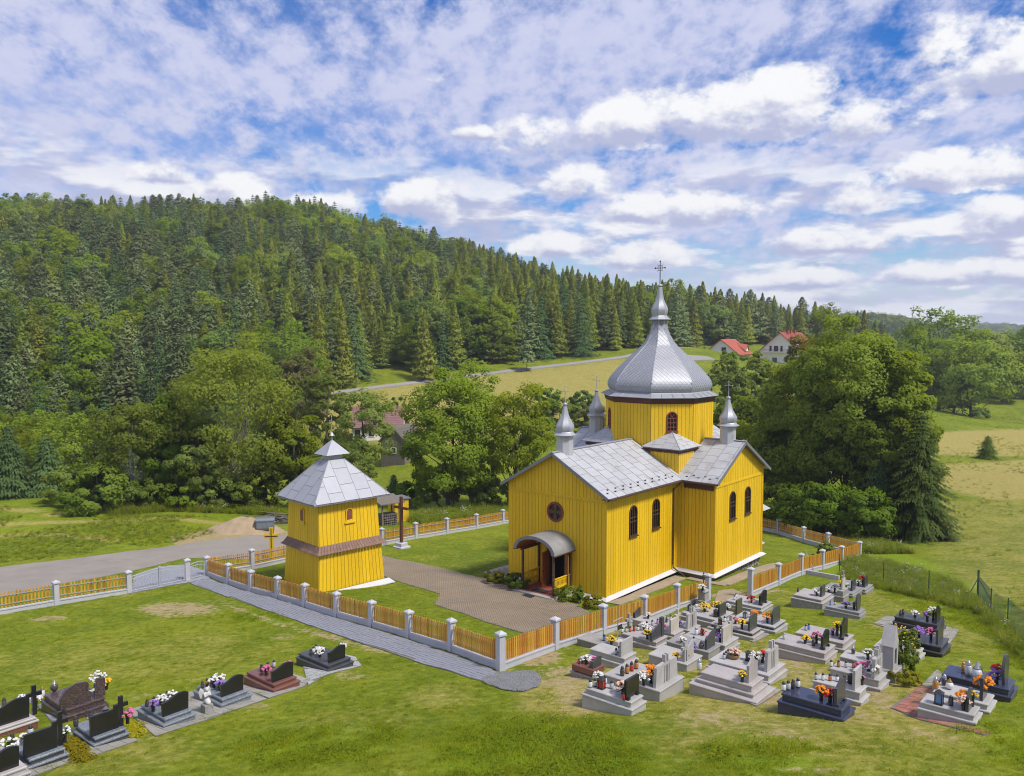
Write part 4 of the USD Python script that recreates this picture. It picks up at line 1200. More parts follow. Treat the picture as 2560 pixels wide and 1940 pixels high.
def tower_tier(lo, hi, nm, wins=()):
    t = put(tower, nm, MB().add([[lo[2] + sx * (lo[0] - .03), lo[3] + sy * (lo[1] - .03), lo[4]] for sx, sy in ((-1, -1), (1, -1), (1, 1), (-1, 1))] + [[hi[2] + sx * (hi[0] - .03), hi[3] + sy * (hi[1] - .03), hi[4]] for sx, sy in ((-1, -1), (1, -1), (1, 1), (-1, 1))], BOXF).mesh(), M_YELB)
    corners = [(-1, 1), (-1, -1), (1, -1), (1, 1)]
    for fi in range(4):
        a, b = corners[fi], corners[(fi + 1) % 4]
        A0, B0 = np.array([lo[2] + a[0] * lo[0], lo[3] + a[1] * lo[1], lo[4]]), np.array([lo[2] + b[0] * lo[0], lo[3] + b[1] * lo[1], lo[4]])
        A1, B1 = np.array([hi[2] + a[0] * hi[0], hi[3] + a[1] * hi[1], hi[4]]), np.array([hi[2] + b[0] * hi[0], hi[3] + b[1] * hi[1], hi[4]])
        nrm = np.cross(B0 - A0, A1 - A0)
        nrm /= np.linalg.norm(nrm)
        n = round(np.linalg.norm(B0 - A0) / .27)
        rest = MB()
        strips = MB()
        for i in range(n):
            t0, t1 = i / n + .0026, (i + 1) / n - .0026
            p = [A0 + (B0 - A0) * t0, A0 + (B0 - A0) * t1, A1 + (B1 - A1) * t1, A1 + (B1 - A1) * t0]
            k = .022 + .006 * ((i * 7) % 3) / 3
            v = [q for q in p] + [q + nrm * k for q in p]
            m = MB().add(v, BOXF)
            if fi in (0, 1):
                m.put(t, 'plank', M_YEL)
            else:
                rest.add(v, BOXF)
            if False:
                c0, c1 = A0 + (B0 - A0) * i / n, A1 + (B1 - A1) * i / n
                e = (B0 - A0) / np.linalg.norm(B0 - A0) * .024
                v = [c0 - e, c0 + e, c1 + e, c1 - e]
                strips.add([q + nrm * .03 for q in v] + [q + nrm * .052 for q in v], BOXF)
        rest.put(t, 'planks', M_YEL)
        strips.put(t, 'cover_strips', M_YEL)
    return t


tower_tier(LV[0], LV[1], 'lower_wall')
tower_tier(LV[2], LV[3], 'upper_wall')
for (fx, fy) in ((0.0, -1), (-1, 0.0)):
    z, h = 4.0, .88
    f = (z - LV[2][4]) / (LV[3][4] - LV[2][4])
    hw, hd = LV[2][0] + (LV[3][0] - LV[2][0]) * f, LV[2][1] + (LV[3][1] - LV[2][1]) * f
    o = np.array([LV[3][2] + fx * hw, LV[3][3] + fy * hd, 0]) + np.array([fx, fy, 0]) * .035
    M = frame(o, (1, 0, 0) if fy else (0, -1, 0), (0, 0, 1))
    w = put(tower, 'window', MB().prism(arched(.52, h, 0, z).difference(arched(.40, h - .14, 0, z + .07)), .07, M, -.02).mesh(), M_YEL)
    MB().prism(arched(.44, h - .10, 0, z + .05), .05, M, -.03).put(w, 'shutter', M_LOUV)
    MB().prism(sbox(-.38, z - .09, .38, z + .0), .16, M, -.03).put(w, 'sill', M_YEL)
# skirt of rusty boards between the tiers
sk = MB()
a, b = LV[1], LV[2]
ov = .30
for fi, (p, q) in enumerate((((-1, 1), (-1, -1)), ((-1, -1), (1, -1)), ((1, -1), (1, 1)), ((1, 1), (-1, 1)))):
    I0, I1 = np.array([p[0] * (b[0] + .02), p[1] * (b[1] + .02) - .02, b[4] + .10]), np.array([q[0] * (b[0] + .02), q[1] * (b[1] + .02) - .02, b[4] + .10])
    E0, E1 = np.array([p[0] * (a[0] + ov), p[1] * (a[1] + ov) - .05, a[4] - .05]), np.array([q[0] * (a[0] + ov), q[1] * (a[1] + ov) - .05, a[4] - .05])
    m0, m1 = (I0 * .45 + E0 * .55) - np.array([0, 0, .05]), (I1 * .45 + E1 * .55) - np.array([0, 0, .05])
    for (x0, x1, y0, y1, lift) in ((I0, I1, m0, m1, .012), (m0, m1, E0, E1, 0.0)):
        n = 22
        for i in range(n):
            t0, t1 = i / n + .002, (i + 1) / n - .002
            P = [y0 + (y1 - y0) * t0, y0 + (y1 - y0) * t1, x0 + (x1 - x0) * t1, x0 + (x1 - x0) * t0]
            k = np.array([0, 0, .02 + .012 * ((i * 5) % 4) / 4 + lift])
            sk.add(P + [r + k for r in P], BOXF)
sk.put(tower, 'skirt_roof', M_SHAK)
# pyramid roof, its lantern neck, upper cap and cross
ev, ez = (2.76, 2.32), 5.42
top, tz = (.56, .50), 7.74
cx0, cy0, cx1, cy1 = .10, .10, .02, .08
roof = put(tower, 'roof', MB().add([[cx0 + s * (ev[0] - .02), cy0 + t * (ev[1] - .02), ez - .03] for s, t in ((-1, -1), (1, -1), (1, 1), (-1, 1))] + [[cx1 + s * top[0], cy1 + t * top[1], tz - .03] for s, t in ((-1, -1), (1, -1), (1, 1), (-1, 1))], BOXF).mesh(), M_SEAM)
cor = [(-1, 1), (-1, -1), (1, -1), (1, 1)]
hipm = MB()
for fi in range(4):
    p, q = cor[fi], cor[(fi + 1) % 4]
    A0, B0 = np.array([cx0 + p[0] * ev[0], cy0 + p[1] * ev[1], ez]), np.array([cx0 + q[0] * ev[0], cy0 + q[1] * ev[1], ez])
    A1, B1 = np.array([cx1 + p[0] * top[0], cy1 + p[1] * top[1], tz]), np.array([cx1 + q[0] * top[0], cy1 + q[1] * top[1], tz])
    e1 = B0 - A0
    nrm = np.cross(e1, A1 - A0)
    M = frame(A0, e1, np.cross(nrm, e1))
    inv = np.linalg.inv(M)
    poly = Polygon([tuple((inv @ np.append(r, 1))[:2]) for r in (A0, B0, B1, A1)])
    metal_roof(roof, 'r', poly, M, 1.02, 1.15, single=fi in (0, 1), deck=False, phase=.15, material=M_ZINC2)
    hipm.tube([A0 + [0, 0, .02], A1 + [0, 0, .02]], .028, 5)
hipm.put(roof, 'hip_seams', M_ZINC2)
put(roof, 'eave_edge', MB().box((cx0, cy0, ez - .06), (2 * ev[0], 2 * ev[1], .07)).mesh(), M_SEAM)
nk = put(tower, 'neck', MB().box((cx1 + .02, cy1 + .02, 7.88), (.92, .82, .46)).mesh(), M_ZINC)
put(nk, 'cap', MB().add([[cx1 + .03 + s * .86, cy1 + .03 + t * .76, 8.08] for s, t in ((-1, -1), (1, -1), (1, 1), (-1, 1))] + [[cx1 + .03 + s * .06, cy1 + .03 + t * .06, 8.92] for s, t in ((-1, -1), (1, -1), (1, 1), (-1, 1))], BOXF).mesh(), M_ZINC2)
put(nk, 'finial', MB().lathe([(.05, 8.9), (.05, 9.2), (.19, 9.23), (.05, 9.42), (.03, 9.45)], (cx1 + .03, cy1 + .03, 0), 8).mesh(), M_ZINC2)
ornate_cross(nk, cx1 + .03, cy1 + .03, 9.4, 1.05, r=.02, ring=False, material=M_ZINC)
put(tower, 'drip_board', MB().add([[-2.5, -2.36, .02], [2.6, -2.36, .02], [2.75, -2.85, -.16], [-2.7, -2.85, -.16], [-2.5, -2.36, -.03], [2.6, -2.36, -.03], [2.75, -2.85, -.21], [-2.7, -2.85, -.21]], [[3, 2, 1, 0], [4, 5, 6, 7], [2, 3, 7, 6], [1, 2, 6, 5], [0, 3, 7, 4]][:0] + [[0, 3, 2, 1], [4, 5, 6, 7], [2, 3, 7, 6], [1, 2, 6, 5], [0, 4, 7, 3]]).mesh(), M_WHT)
put(tower, 'footing', MB().box((-.05, -.14, -.6), (4.7, 4.2, 1.2)).mesh(), M_CONC)

# ------------------------------------------------------------------ fences
M_PICK = [paint(f'fence_wood_{k}', c, 0.5, 0.16, 3.0, isle=0.12, stretch=(4, 4, .6)) for k, c in enumerate(((0.70, 0.325, 0.030), (0.64, 0.26, 0.022), (0.74, 0.40, 0.055), (0.50, 0.165, 0.022)))]
M_POST = paint('fence_concrete', (0.52, 0.52, 0.555), 0.75, 0.07, 2.0, bump=0.15, bscale=60, dirt=((0.40, 0.39, 0.37), 0.8, 0.60, 0.5))
M_RAIL = paint('galvanised_rail', (0.50, 0.51, 0.53), 0.45, 0.06, 3.0, metal=0.4)
fr_rng = random.Random(11)


def fence(name, label, posts, skip=(), inside=1, pitch=0.150, hp=1.38, first=True, last=True, low=0.30, tops=None):
    """posts: pixels of the posts' feet. inside: +1 sets the pickets left of the line as walked, -1 right."""
    P = [np.array(at(*p)) if len(p) == 2 else np.array(p) for p in posts]
    o = P[len(P) // 2]
    t = thing(name, label, 'fence', o, 0.0)
    for i, p in enumerate(P):
        if (i == 0 and not first) or (i == len(P) - 1 and not last):
            continue
        q = P[min(i + 1, len(P) - 1)] - P[max(i - 1, 0)]
        a = math.atan2(q[1], q[0])
        h = (tops[i] if tops and tops[i] else hp)
        M = rotz(a, p - o)
        post = put(t, 'post', MB().tm(trimesh.Trimesh(*MB().bbox((0, 0, h / 2 - .35), (.27, .27, h + .45), .01).mesh(), process=False), M).mesh(), M_POST)
        cap = MB().bbox((0, 0, h - .05), (.37, .37, .09), .02)
        cap.add([[-.17, -.17, h - .005], [.17, -.17, h - .005], [.17, .17, h - .005], [-.17, .17, h - .005], [0, 0, h + .10]], [[0, 1, 4], [1, 2, 4], [2, 3, 4], [3, 0, 4]])
        put(post, 'cap', MB().tm(trimesh.Trimesh(*cap.mesh(), process=False), M).mesh(), M_POST)
    for i in range(len(P) - 1):
        if i in skip:
            continue
        a, b = P[i] - o, P[i + 1] - o
        d = b - a
        L2 = math.hypot(d[0], d[1])
        e = np.array([d[0] / L2, d[1] / L2, 0])
        nrm = np.array([-e[1], e[0], 0])
        sl = d[2] / L2
        run = np.array([e[0], e[1], sl])
        pt = lambda s, z, k: a + run * s + nrm * k + np.array([0, 0, z])
        def bar(m, s0, s1, z0, z1, k0, k1):
            return m.add([pt(s0, z0, k0), pt(s1, z0, k0), pt(s1, z0, k1), pt(s0, z0, k1), pt(s0, z1, k0), pt(s1, z1, k0), pt(s1, z1, k1), pt(s0, z1, k1)], BOXF)
        pl = MB()
        bar(pl, .12, L2 - .12, -.55, low - .06, -.09, .09)
        bar(pl, .12, L2 - .12, low - .059, low, -.12, .12)
        pl.put(t, 'plinth', M_POST)
        for z in (.50, .98):
            bar(MB(), .10, L2 - .10, z, z + .045, -.02, .02).put(t, 'rail', M_RAIL)
        n = int((L2 - .36) / pitch)
        s0 = (L2 - (n - 1) * pitch) / 2
        for k in range(n):
            s = s0 + k * pitch
            h = 1.20 + fr_rng.uniform(-.012, .012)
            w, tk = .045, .022
            k0 = inside * .024
            k1 = inside * (.024 + tk)
            z0 = low + .05 + fr_rng.uniform(-.01, .01)
            v = []
            for kk in (k0, k1):
                v += [pt(s - w, z0, kk), pt(s + w, z0, kk), pt(s + w, h - .03, kk), pt(s + .015, h, kk), pt(s - .015, h, kk), pt(s - w, h - .03, kk)]
            f = [[0, 1, 2], [0, 2, 5], [5, 2, 3], [5, 3, 4]]
            f = [list(reversed(x)) for x in f] + [[x + 6 for x in tri] for tri in f]
            for q in range(6):
                r = (q + 1) % 6
                f += [[q, r, r + 6], [q, r + 6, q + 6]]
            f = np.array(f) if inside > 0 else np.array(f)[:, ::-1]
            put(t, 'picket', (np.array(v), f), M_PICK[fr_rng.choices((0, 1, 2, 3), (5, 3, 3, .7))[0]])
    return t, P


PX = [(518, 1440), (572, 1460), (628, 1479), (695, 1497), (763, 1517), (842, 1542), (930, 1567), (1023, 1595), (1129, 1628), (1252, 1675)]
fence('picket_fence', 'long picket fence with concrete posts beside the grey paved path, from gate to corner', PX, inside=-1, tops=[1.30] * 8 + [1.42, 1.52])
PXS = [(1252, 1675), (1387, 1624), (1507, 1584.5), (1610, 1556), (1692, 1523), (1769.5, 1499)]
fence('picket_fence', 'picket fence between the graveyard and the nave wall, left of the gap', PXS, inside=-1, first=False, tops=[None, 1.40, 1.40, 1.40, 1.46, 1.52])
PXR = [(1875.6, 1492), (1945, 1462), (2002, 1437), (2055, 1423), (2103, 1409), (2148, 1394)]
fence('picket_fence', 'picket fence behind the upper graves, right of the gap', PXR, inside=-1, tops=[1.75, 1.40, 1.45, 1.40, 1.34, 1.28])
PXE = [(2148, 1394), (2070, 1372), (2009, 1355), (1946, 1334), (1890, 1321)]
fence('picket_fence', 'far picket fence at the right rear of the churchyard, below the dark trees', PXE, inside=-1, first=False, last=True)
PXN = [(955, 1363), (1039, 1347), (1117, 1334), (1191, 1322), (1257, 1309), (1320, 1303)]
fence('picket_fence', 'rear picket fence of the lawn between tall wooden cross and church', PXN, inside=1)
PXW = [(518, 1440), (630, 1423), (726, 1402), (800, 1388)]
fence('picket_fence', 'picket fence along the parking place in front of the yellow cross', PXW, inside=1, first=False)
PXG = [(-60, 1547), (141, 1512), (322, 1483)]
fence('picket_fence', 'sparse picket fence by the road at the left, ending at the double gate', PXG, inside=1, pitch=.185, tops=[1.34, 1.34, 1.34])

# the white double gate and the small gate beside it
M_GATE = paint('gate_silver', (0.58, 0.60, 0.64), 0.4, 0.05, 3.0, metal=0.3)


def gate(name, label, a, b, leaves=1, rise=.22, h0=.95):
    A, B = np.array(a), np.array(b)
    t = thing(name, label, 'gate', (A + B) / 2, math.atan2(B[1] - A[1], B[0] - A[0]))
    L = math.hypot(B[0] - A[0], B[1] - A[1])
    sl = (B[2] - A[2]) / L
    top = lambda x: h0 + rise * math.sin(math.pi * np.clip((x + L / 2) / L, 0, 1))
    for k in range(leaves):
        x0, x1 = -L / 2 + .2 + k * (L - .4) / leaves, -L / 2 + .2 + (k + 1) * (L - .4) / leaves - .02
        lf = MB()
        xs = np.linspace(x0, x1, 12)
        P = lambda x, z: (x, 0, z + sl * x)
        lf.tube([P(x0, .10), P(x0, top(x0))], .03, 6).tube([P(x1, .10), P(x1, top(x1))], .03, 6).tube([P(x0, .12), P(x1, .12)], .025, 6)
        lf.tube([P(x, top(x)) for x in xs], .026, 6).tube([P(x, top(x) - .18) for x in xs], .018, 6)
        g = lf.put(t, 'leaf', M_GATE, 40)
        n = int((x1 - x0) / .11)
        for i in range(1, n):
            x = x0 + (x1 - x0) * i / n
            MB().tube([P(x, .12), P(x, top(x) + .10)], [.011, .008], 5).put(g, 'bar', M_GATE)
    if leaves > 1:
        MB().tube([(0, -.05, .05), (0, -.05, top(0) + .04)], .05, 6).box((0, -.06, top(0) + .08), (.16, .10, .14)).put(t, 'meeting_post', M_GATE)
    return t


g1, g2, g0 = at(322, 1483), at(469, 1452), at(518, 1440)
gate('double_gate', 'white metal double gate with an arched top across the paved entrance', g1, g2, 2)
gate('gate', 'narrow white metal gate next to the corner of the path fence', g2, g0, 1, .14)
t = thing('gate_post', 'concrete post standing between the double gate and the narrow gate', 'post', g2, 0.6)
put(t, 'shaft', MB().bbox((0, 0, .45), (.28, .28, 1.8), .01).mesh(), M_POST)
put(t, 'cap', MB().bbox((0, 0, 1.36), (.38, .38, .09), .02).add([[-.17, -.17, 1.40], [.17, -.17, 1.40], [.17, .17, 1.40], [-.17, .17, 1.40], [0, 0, 1.5]], [[0, 1, 4], [1, 2, 4], [2, 3, 4], [3, 0, 4]]).mesh(), M_POST)

a, b_ = at(2010, 1433), at(2098, 1449)
t = thing('low_wall', 'low concrete kerb wall running from the picket fence to the wire fence', 'wall', (a + b_) / 2, math.atan2(b_[1] - a[1], b_[0] - a[0]))
L = math.hypot(*(b_ - a)[:2])
put(t, 'beam', MB().add([[x, y, z + (b_[2] - a[2]) * x / L] for z in (-.4, .26) for x, y in ((-L / 2, -.08), (L / 2, -.08), (L / 2, .08), (-L / 2, .08))], BOXF).mesh(), M_POST)
p = at(2037, 1431)
t = thing('metal_pole', 'thin pale metal pole leaning against the picket fence behind the upper graves', 'pole', p, 0)
put(t, 'shaft', MB().tube([(0, 0, 0), (-.62, .32, 1.55)], .03, 7).mesh(), M_RAIL)

# wire fence with thin green posts on the right
M_GRN = paint('green_post', (0.02, 0.075, 0.045), 0.5, 0.15, 3.0)
M_RUSTP = paint('rust_post', (0.085, 0.045, 0.03), 0.7, 0.2, 3.0)
wp = [(2098, 1440), (2208, 1464), (2321, 1490), (2444, 1500), (2476, 1546), (2518, 1576), (2600, 1650)]
WPT = [at(*p) for p in wp]
wf = thing('wire_fence', 'wire mesh fence on thin posts between graveyard and meadow at the right', 'fence', WPT[2], 0)
wo = WPT[2]
for i, p in enumerate(WPT):
    q = p - wo
    h = 1.55 if i != 3 else 1.75
    put(wf, 'post', MB().tube([q + [0, 0, -.3], q + [0, 0, h]], .03 if i != 3 else .06, 7).mesh(), M_GRN if i not in (0, 1, 4) else M_RUSTP)
q = WPT[3] - wo
put(wf, 'brace', MB().tube([q + [0, 0, 1.3], q + [-1.05, -.55, 0]], .03, 6).mesh(), M_GRN)
put(wf, 'brace', MB().tube([q + [0, 0, 1.3], q + [.35, -1.0, 0]], .035, 6).mesh(), M_GRN)
wires = MB()
for i in range(len(WPT) - 1):
    a, b = WPT[i] - wo, WPT[i + 1] - wo
    d = b - a
    for z in (.1, .55, 1.0, 1.45):
        wires.tube([a + [0, 0, z], b + [0, 0, z]], .004, 3)
    n = int(np.linalg.norm(d) / .16)
    for k in range(n * 2):
        s0, s1 = (k - 9) / (2 * n), k / (2 * n)
        if s0 >= 0:
            wires.tube([a + d * s0 + [0, 0, .1], a + d * s1 + [0, 0, 1.45]], .0022, 3)
            wires.tube([a + d * s1 + [0, 0, .1], a + d * s0 + [0, 0, 1.45]], .0022, 3)
wires.put(wf, 'mesh_wire', M_GRN, kind='stuff')

# ------------------------------------------------------------------ crosses and small buildings near the church
M_WOODB = paint('brown_cross_wood', (0.13, 0.045, 0.022), 0.6, 0.15, 3.0, stretch=(4, 4, .7))
p = at(1004, 1370)
t = thing('wooden_cross', 'tall brown wooden cross on a concrete block on the churchyard lawn', 'cross', p, YAW)
put(t, 'base', MB().bbox((0, 0, .03), (1.0, 1.0, .3), .05).bbox((0, 0, .3), (.7, .7, .32), .04).mesh(), M_POST)
put(t, 'post', MB().bbox((0, 0, 2.2), (.20, .20, 3.9), .02).mesh(), M_WOODB)
put(t, 'crossbar', MB().box((0, 0, 3.25), (.15, 1.6, .19)).mesh(), M_WOODB)
M_YCR = paint('cross_yellow', (0.75, 0.47, 0.008), 0.5, 0.05, 3.0)
p = at(664, 1400)
p = p + np.array([.3, .5, 0])
t = thing('yellow_cross', 'bright yellow flat cross with black centre lines standing behind the picket fence', 'cross', (p[0], p[1], hz(p[0], p[1])), math.pi / 2 + .12)
put(t, 'post', MB().box((0, 0, 1.1), (.09, .30, 2.5)).mesh(), M_YCR)
put(t, 'crossbar', MB().box((0, 0, 1.68), (.085, 1.02, .30)).mesh(), M_YCR)
put(t, 'centre_line', MB().box((-.05, 0, 1.1), (.012, .06, 2.3)).box((-.047, 0, 1.68), (.014, .92, .06)).mesh(), M_BLK)
# waste container
M_STEEL = paint('container_steel', (0.30, 0.34, 0.36), 0.45, 0.1, 2.0, metal=0.5, dirt=((0.2, 0.17, 0.13), 1.5, 0.58, 0.5))
p = at(664, 1333)
t = thing('waste_container', 'grey galvanised waste container with a curved body beside the sand heap', 'container', p, .22)
ln_ = 1.45
prof = [(-.52, 1.15), (-.52, .75)] + [(-.52 * math.cos(a), .62 - .36 * math.sin(a)) for a in np.linspace(0.1, math.pi - .1, 10)] + [(.52, .75), (.52, 1.15)]
put(t, 'body', MB().prism(Polygon(prof), ln_, frame((-ln_ / 2, 0, 0), e_y, e_z)).mesh(), M_STEEL, 30)
put(t, 'lid', MB().prism(Polygon([(-.58, 1.14), (.58, 1.14), (.58, 1.22), (.3, 1.34), (-.3, 1.34), (-.58, 1.22)]), ln_ + .1, frame((-ln_ / 2 - .05, 0, 0), e_y, e_z)).mesh(), M_STEEL)
for x in (-.62, -.2, .2, .62):
    MB().box((x, -.545, .85), (.05, .04, .5)).put(t, 'rib', M_STEEL)
for x in (-.6, .6):
    for y in (-.35, .35):
        MB().tube([(x, y - .03, .12), (x, y + .03, .12)], .12, 10).box((x, y, .27), (.08, .08, .2)).put(t, 'wheel', M_RUB)
put(t, 'lift_pin', MB().tube([(-.85, 0, .95), (.85, 0, .95)], .04, 8).mesh(), M_STEEL)
# yellow outhouse, wood shelter
p = at(996, 1301)
t = thing('outhouse', 'small yellow wooden outhouse with a flat roof behind the tall wooden cross', 'outhouse', p, YAW - .25)
w = put(t, 'wall', MB().box((0, 0, 1.05), (1.45, 1.45, 2.3)).mesh(), M_YELB)
for i in range(7):
    MB().box((-.63 + i * .21, -.74, 1.05), (.195, .03, 2.28)).put(w, 'plank', M_YEL)
    MB().box((-.74, -.63 + i * .21, 1.05), (.03, .195, 2.28)).put(w, 'plank', M_YEL)
put(t, 'roof', MB().box((0, 0, 2.27), (1.8, 1.8, .10)).mesh(), M_SEAM)
put(t, 'door', MB().box((-.765, 0, 1.0), (.03, .75, 1.9)).mesh(), M_YEL)
M_OLDW = paint('weathered_wood', (0.20, 0.17, 0.14), 0.85, 0.25, 2.0, isle=0.2, stretch=(3, 3, .6))
p = at(968, 1311)
t = thing('wood_shelter', 'open weathered wooden shelter with stacked firewood left of the outhouse', 'shed', p, YAW - .2)
for x in (-.9, .9):
    for y in (-.7, .7):
        MB().box((x, y, 1.0), (.12, .12, 2.6)).put(t, 'post', M_OLDW)
put(t, 'roof', MB().add([[-1.3, -1.1, 2.1], [1.3, -1.1, 2.1], [1.3, 1.1, 2.55], [-1.3, 1.1, 2.55], [-1.3, -1.1, 2.2], [1.3, -1.1, 2.2], [1.3, 1.1, 2.65], [-1.3, 1.1, 2.65]], BOXF).mesh(), M_OLDW)
rg = random.Random(2)
for k in range(40):
    x, z = -.75 + (k % 8) * .21, .12 + (k // 8) * .22
    MB().tube([(x, -.6, z), (x + rg.uniform(-.02, .02), .5, z)], rg.uniform(.08, .11), 7).put(t, 'log', M_OLDW)
p = at(690, 1305)
t = thing('branch_pile', 'heap of cut grey branches and brushwood behind the bell tower', 'branch pile', p, .2)
for k in range(110):
    a, e = rg.uniform(-.5, .5) + (math.pi if rg.random() < .5 else 0), rg.uniform(-.15, .35)
    c = np.array([rg.gauss(0, 1.1), rg.gauss(0, .6), abs(rg.gauss(.25, .25))])
    L = rg.uniform(.5, 1.4)
    d = np.array([math.cos(a) * math.cos(e), math.sin(a) * math.cos(e), math.sin(e) * .5]) * L
    MB().tube([c - d, c + d * .2 + [0, 0, .05], c + d], [.04, .03, .012], 4).put(t, 'branch', M_OLDW)

# ------------------------------------------------------------------ houses in the valley and on the hill
M_WALLW = paint('white_render', (0.88, 0.86, 0.80), 0.85, 0.05, 0.8)
M_TILEB = paint('brown_roof', (0.27, 0.13, 0.12), 0.55, 0.12, 0.8, isle=.06)
M_TILER = paint('red_tiles', (0.52, 0.125, 0.065), 0.7, 0.12, 0.6, isle=.06)
M_TILED = paint('dark_red_tiles', (0.40, 0.085, 0.06), 0.7, 0.12, 0.6, isle=.06)
M_BRICK = paint('chimney_brick', (0.42, 0.12, 0.05), 0.8, 0.15, 4.0)
M_PANE = paint('far_glass', (0.035, 0.04, 0.05), 0.15, 0.2, 1.0)
M_SOLAR = paint('solar_glass', (0.45, 0.50, 0.58), 0.15, 0.1, 1.0)


def house(name, label, loc, rz, L, Wd, he, hr, wall, roofm, over=.6, wins=(), chim=(), base=3.0, foot=None):
    """L along the ridge (local x), gables at both ends; wins: (face, along, up, w, h)."""
    t = thing(name, label, 'house', loc, rz)
    body = Polygon([(-Wd / 2, 0), (Wd / 2, 0), (Wd / 2, he), (0, hr), (-Wd / 2, he)])
    w = put(t, 'wall', MB().prism(body, L, frame((-L / 2, 0, 0), e_y, e_z)).box((0, 0, -base / 2), (L - .02, Wd - .02, base)).mesh(), wall)
    r = put(t, 'roof', MB().mesh() if False else MB().box((0, 0, hr - .08), (L + over, .12, .1)).mesh(), roofm)
    s = (hr - he) / (Wd / 2)
    for sg in (-1, 1):
        up = np.array([0, -sg, s])
        M = frame((-sg * -(L / 2 + over / 2) if sg < 0 else -(L / 2 + over / 2), sg * (Wd / 2 + over), he - s * over + .10), (1, 0, 0) if sg < 0 else (-1, 0, 0), up) if False else None
        o = np.array([-(L / 2 + over / 2), -(Wd / 2 + over), he - s * over + .10]) if sg < 0 else np.array([L / 2 + over / 2, Wd / 2 + over, he - s * over + .10])
        M = frame(o, (1, 0, 0) if sg < 0 else (-1, 0, 0), (0, 1, s) if sg < 0 else (0, -1, s))
        ht = (Wd / 2 + over) * math.sqrt(1 + s * s)
        MB().prism(sbox(0, 0, L + over, ht), .16, M, -.12).put(r, 'slope', roofm)
        cs = MB()
        for k in range(int(ht / .42)):
            cs.prism(sbox(0, k * .42 + .02, L + over, k * .42 + .40), .03, M, .042)
        cs.put(r, 'courses', roofm)
    for (x, y, z, sx, sz) in chim:
        MB().box((x, y, z), (sx, sx, sz)).box((x, y, z + sz / 2), (sx + .12, sx + .12, .1)).put(r, 'chimney', M_BRICK)
    for (f, a, z, ww_, hh_) in wins:
        M = {'w': frame((-L / 2, 0, 0), (0, -1, 0), e_z), 'e': frame((L / 2, 0, 0), (0, 1, 0), e_z), 's': frame((0, -Wd / 2, 0), e_x, e_z), 'n': frame((0, Wd / 2, 0), (-1, 0, 0), e_z)}[f]
        q = put(t, 'window', MB().prism(sbox(a - ww_ / 2, z, a + ww_ / 2, z + hh_).difference(sbox(a - ww_ / 2 + .07, z + .07, a + ww_ / 2 - .07, z + hh_ - .07)), .10, M, -.02).mesh(), M_WALLW)
        MB().prism(sbox(a - ww_ / 2 + .05, z + .05, a + ww_ / 2 - .05, z + hh_ - .05), .03, M, .0).put(q, 'pane', M_PANE)
    return t, r


p = far(905, 1100, 150)
house('house', 'white house with brown-red ridged roof and brick chimney in the valley behind the bell tower', (p[0] + 2.4, p[1] + 4, hz(p[0], p[1]) - .2), .06, 9.0, 6.5, 3.0, 6.1, M_WALLW, M_TILEB, .5, [('s', -3.5, 1.0, 1.1, 1.4), ('s', -1.0, 1.0, 1.1, 1.4), ('s', 2.5, 1.0, 1.1, 1.4), ('w', 0, 3.6, .9, 1.0), ('w', 1.5, .9, 1.0, 1.2)], [(-2.0, .4, 6.3, .5, 1.3)])
p = far(1002, 1150, 125)
t, r = house('shed', 'grey weathered gable-ended shed half hidden by trees below the white house', (p[0], p[1] + 2, hz(p[0], p[1]) - .1), 1.20, 6, 4.0, 3.4, 5.4, M_OLDW, M_OLDW, .35, [('w', .2, 1.5, .8, .9)])
t.SetCustomDataByKey('category', 'shed')
p = far(1808, 903, 264)
t, r = house('house', 'left one of the two red-roofed white houses at the foot of the wooded hill', (p[0] + 3.2, p[1] + 7, hz(p[0], p[1]) + .2), 1.02, 14, 10.5, 3.4, 7.6, M_WALLW, M_TILER, .8, [('w', -1.6, .9, 1.5, 2.3), ('w', 2.6, 2.2, .9, 1.3), ('w', .9, 3.9, 1.6, 1.4), ('s', 1, 1, 1.2, 1.3), ('s', 4, 1, 1.2, 1.3)], [(0, .4, 7.8, .8, .9)])
dm = MB()
dm.add([[1.5, -5.2, 3.9], [4.9, -5.2, 3.9], [3.2, -5.2, 5.6], [3.2, -1.6, 6.4], [1.5, -4.6, 4.2], [4.9, -4.6, 4.2]], [[0, 1, 2], [2, 1, 3], [0, 2, 3]])
dm.put(t, 'dormer', M_WALLW)
MB().add([[1.0, -5.5, 3.9], [3.2, -5.5, 6.0], [3.2, -1.2, 6.7], [5.4, -5.5, 3.9], [1.0, -5.5, 3.8], [5.4, -5.5, 3.8], [3.2, -5.5, 5.85]], [[0, 1, 2], [1, 3, 2], [0, 4, 6], [0, 6, 1], [1, 6, 5], [1, 5, 3]]).put(t, 'dormer_roof', M_TILER)
p = far(1962, 900, 272)
wn = [('w', x, 4.5, .9, 1.9) for x in (-3.0, .6)] + [('w', -1.2, 4.5, 1.6, 1.9), ('w', 3.2, 4.5, .9, 1.9), ('w', -1.6, .6, 1.7, 2.0), ('w', 2.0, 1.6, .9, 1.0), ('w', 5.2, 1.6, .9, 1.0)]
t, r = house('house', 'larger white house with dark red roof, chimneys and solar panel near the hill', (p[0] + 4.5, p[1] + 9, hz(p[0], p[1]) - .5), 0.92, 19, 14.5, 4.2, 10.6, M_WALLW, M_TILED, 1.0, wn, [(-4.2, -.6, 10.8, .9, 1.5), (-1.5, -.6, 10.8, .6, 1.4), (2.5, -.6, 10.8, .6, 1.4), (5.5, .5, 10.8, .6, 1.4)], base=5)
MB().box((-9.9, .5, 4.3), (1.0, 9.5, .16)).put(t, 'balcony', M_WALLW)
bl = MB().box((-10.35, .5, 5.25), (.05, 9.5, .06))
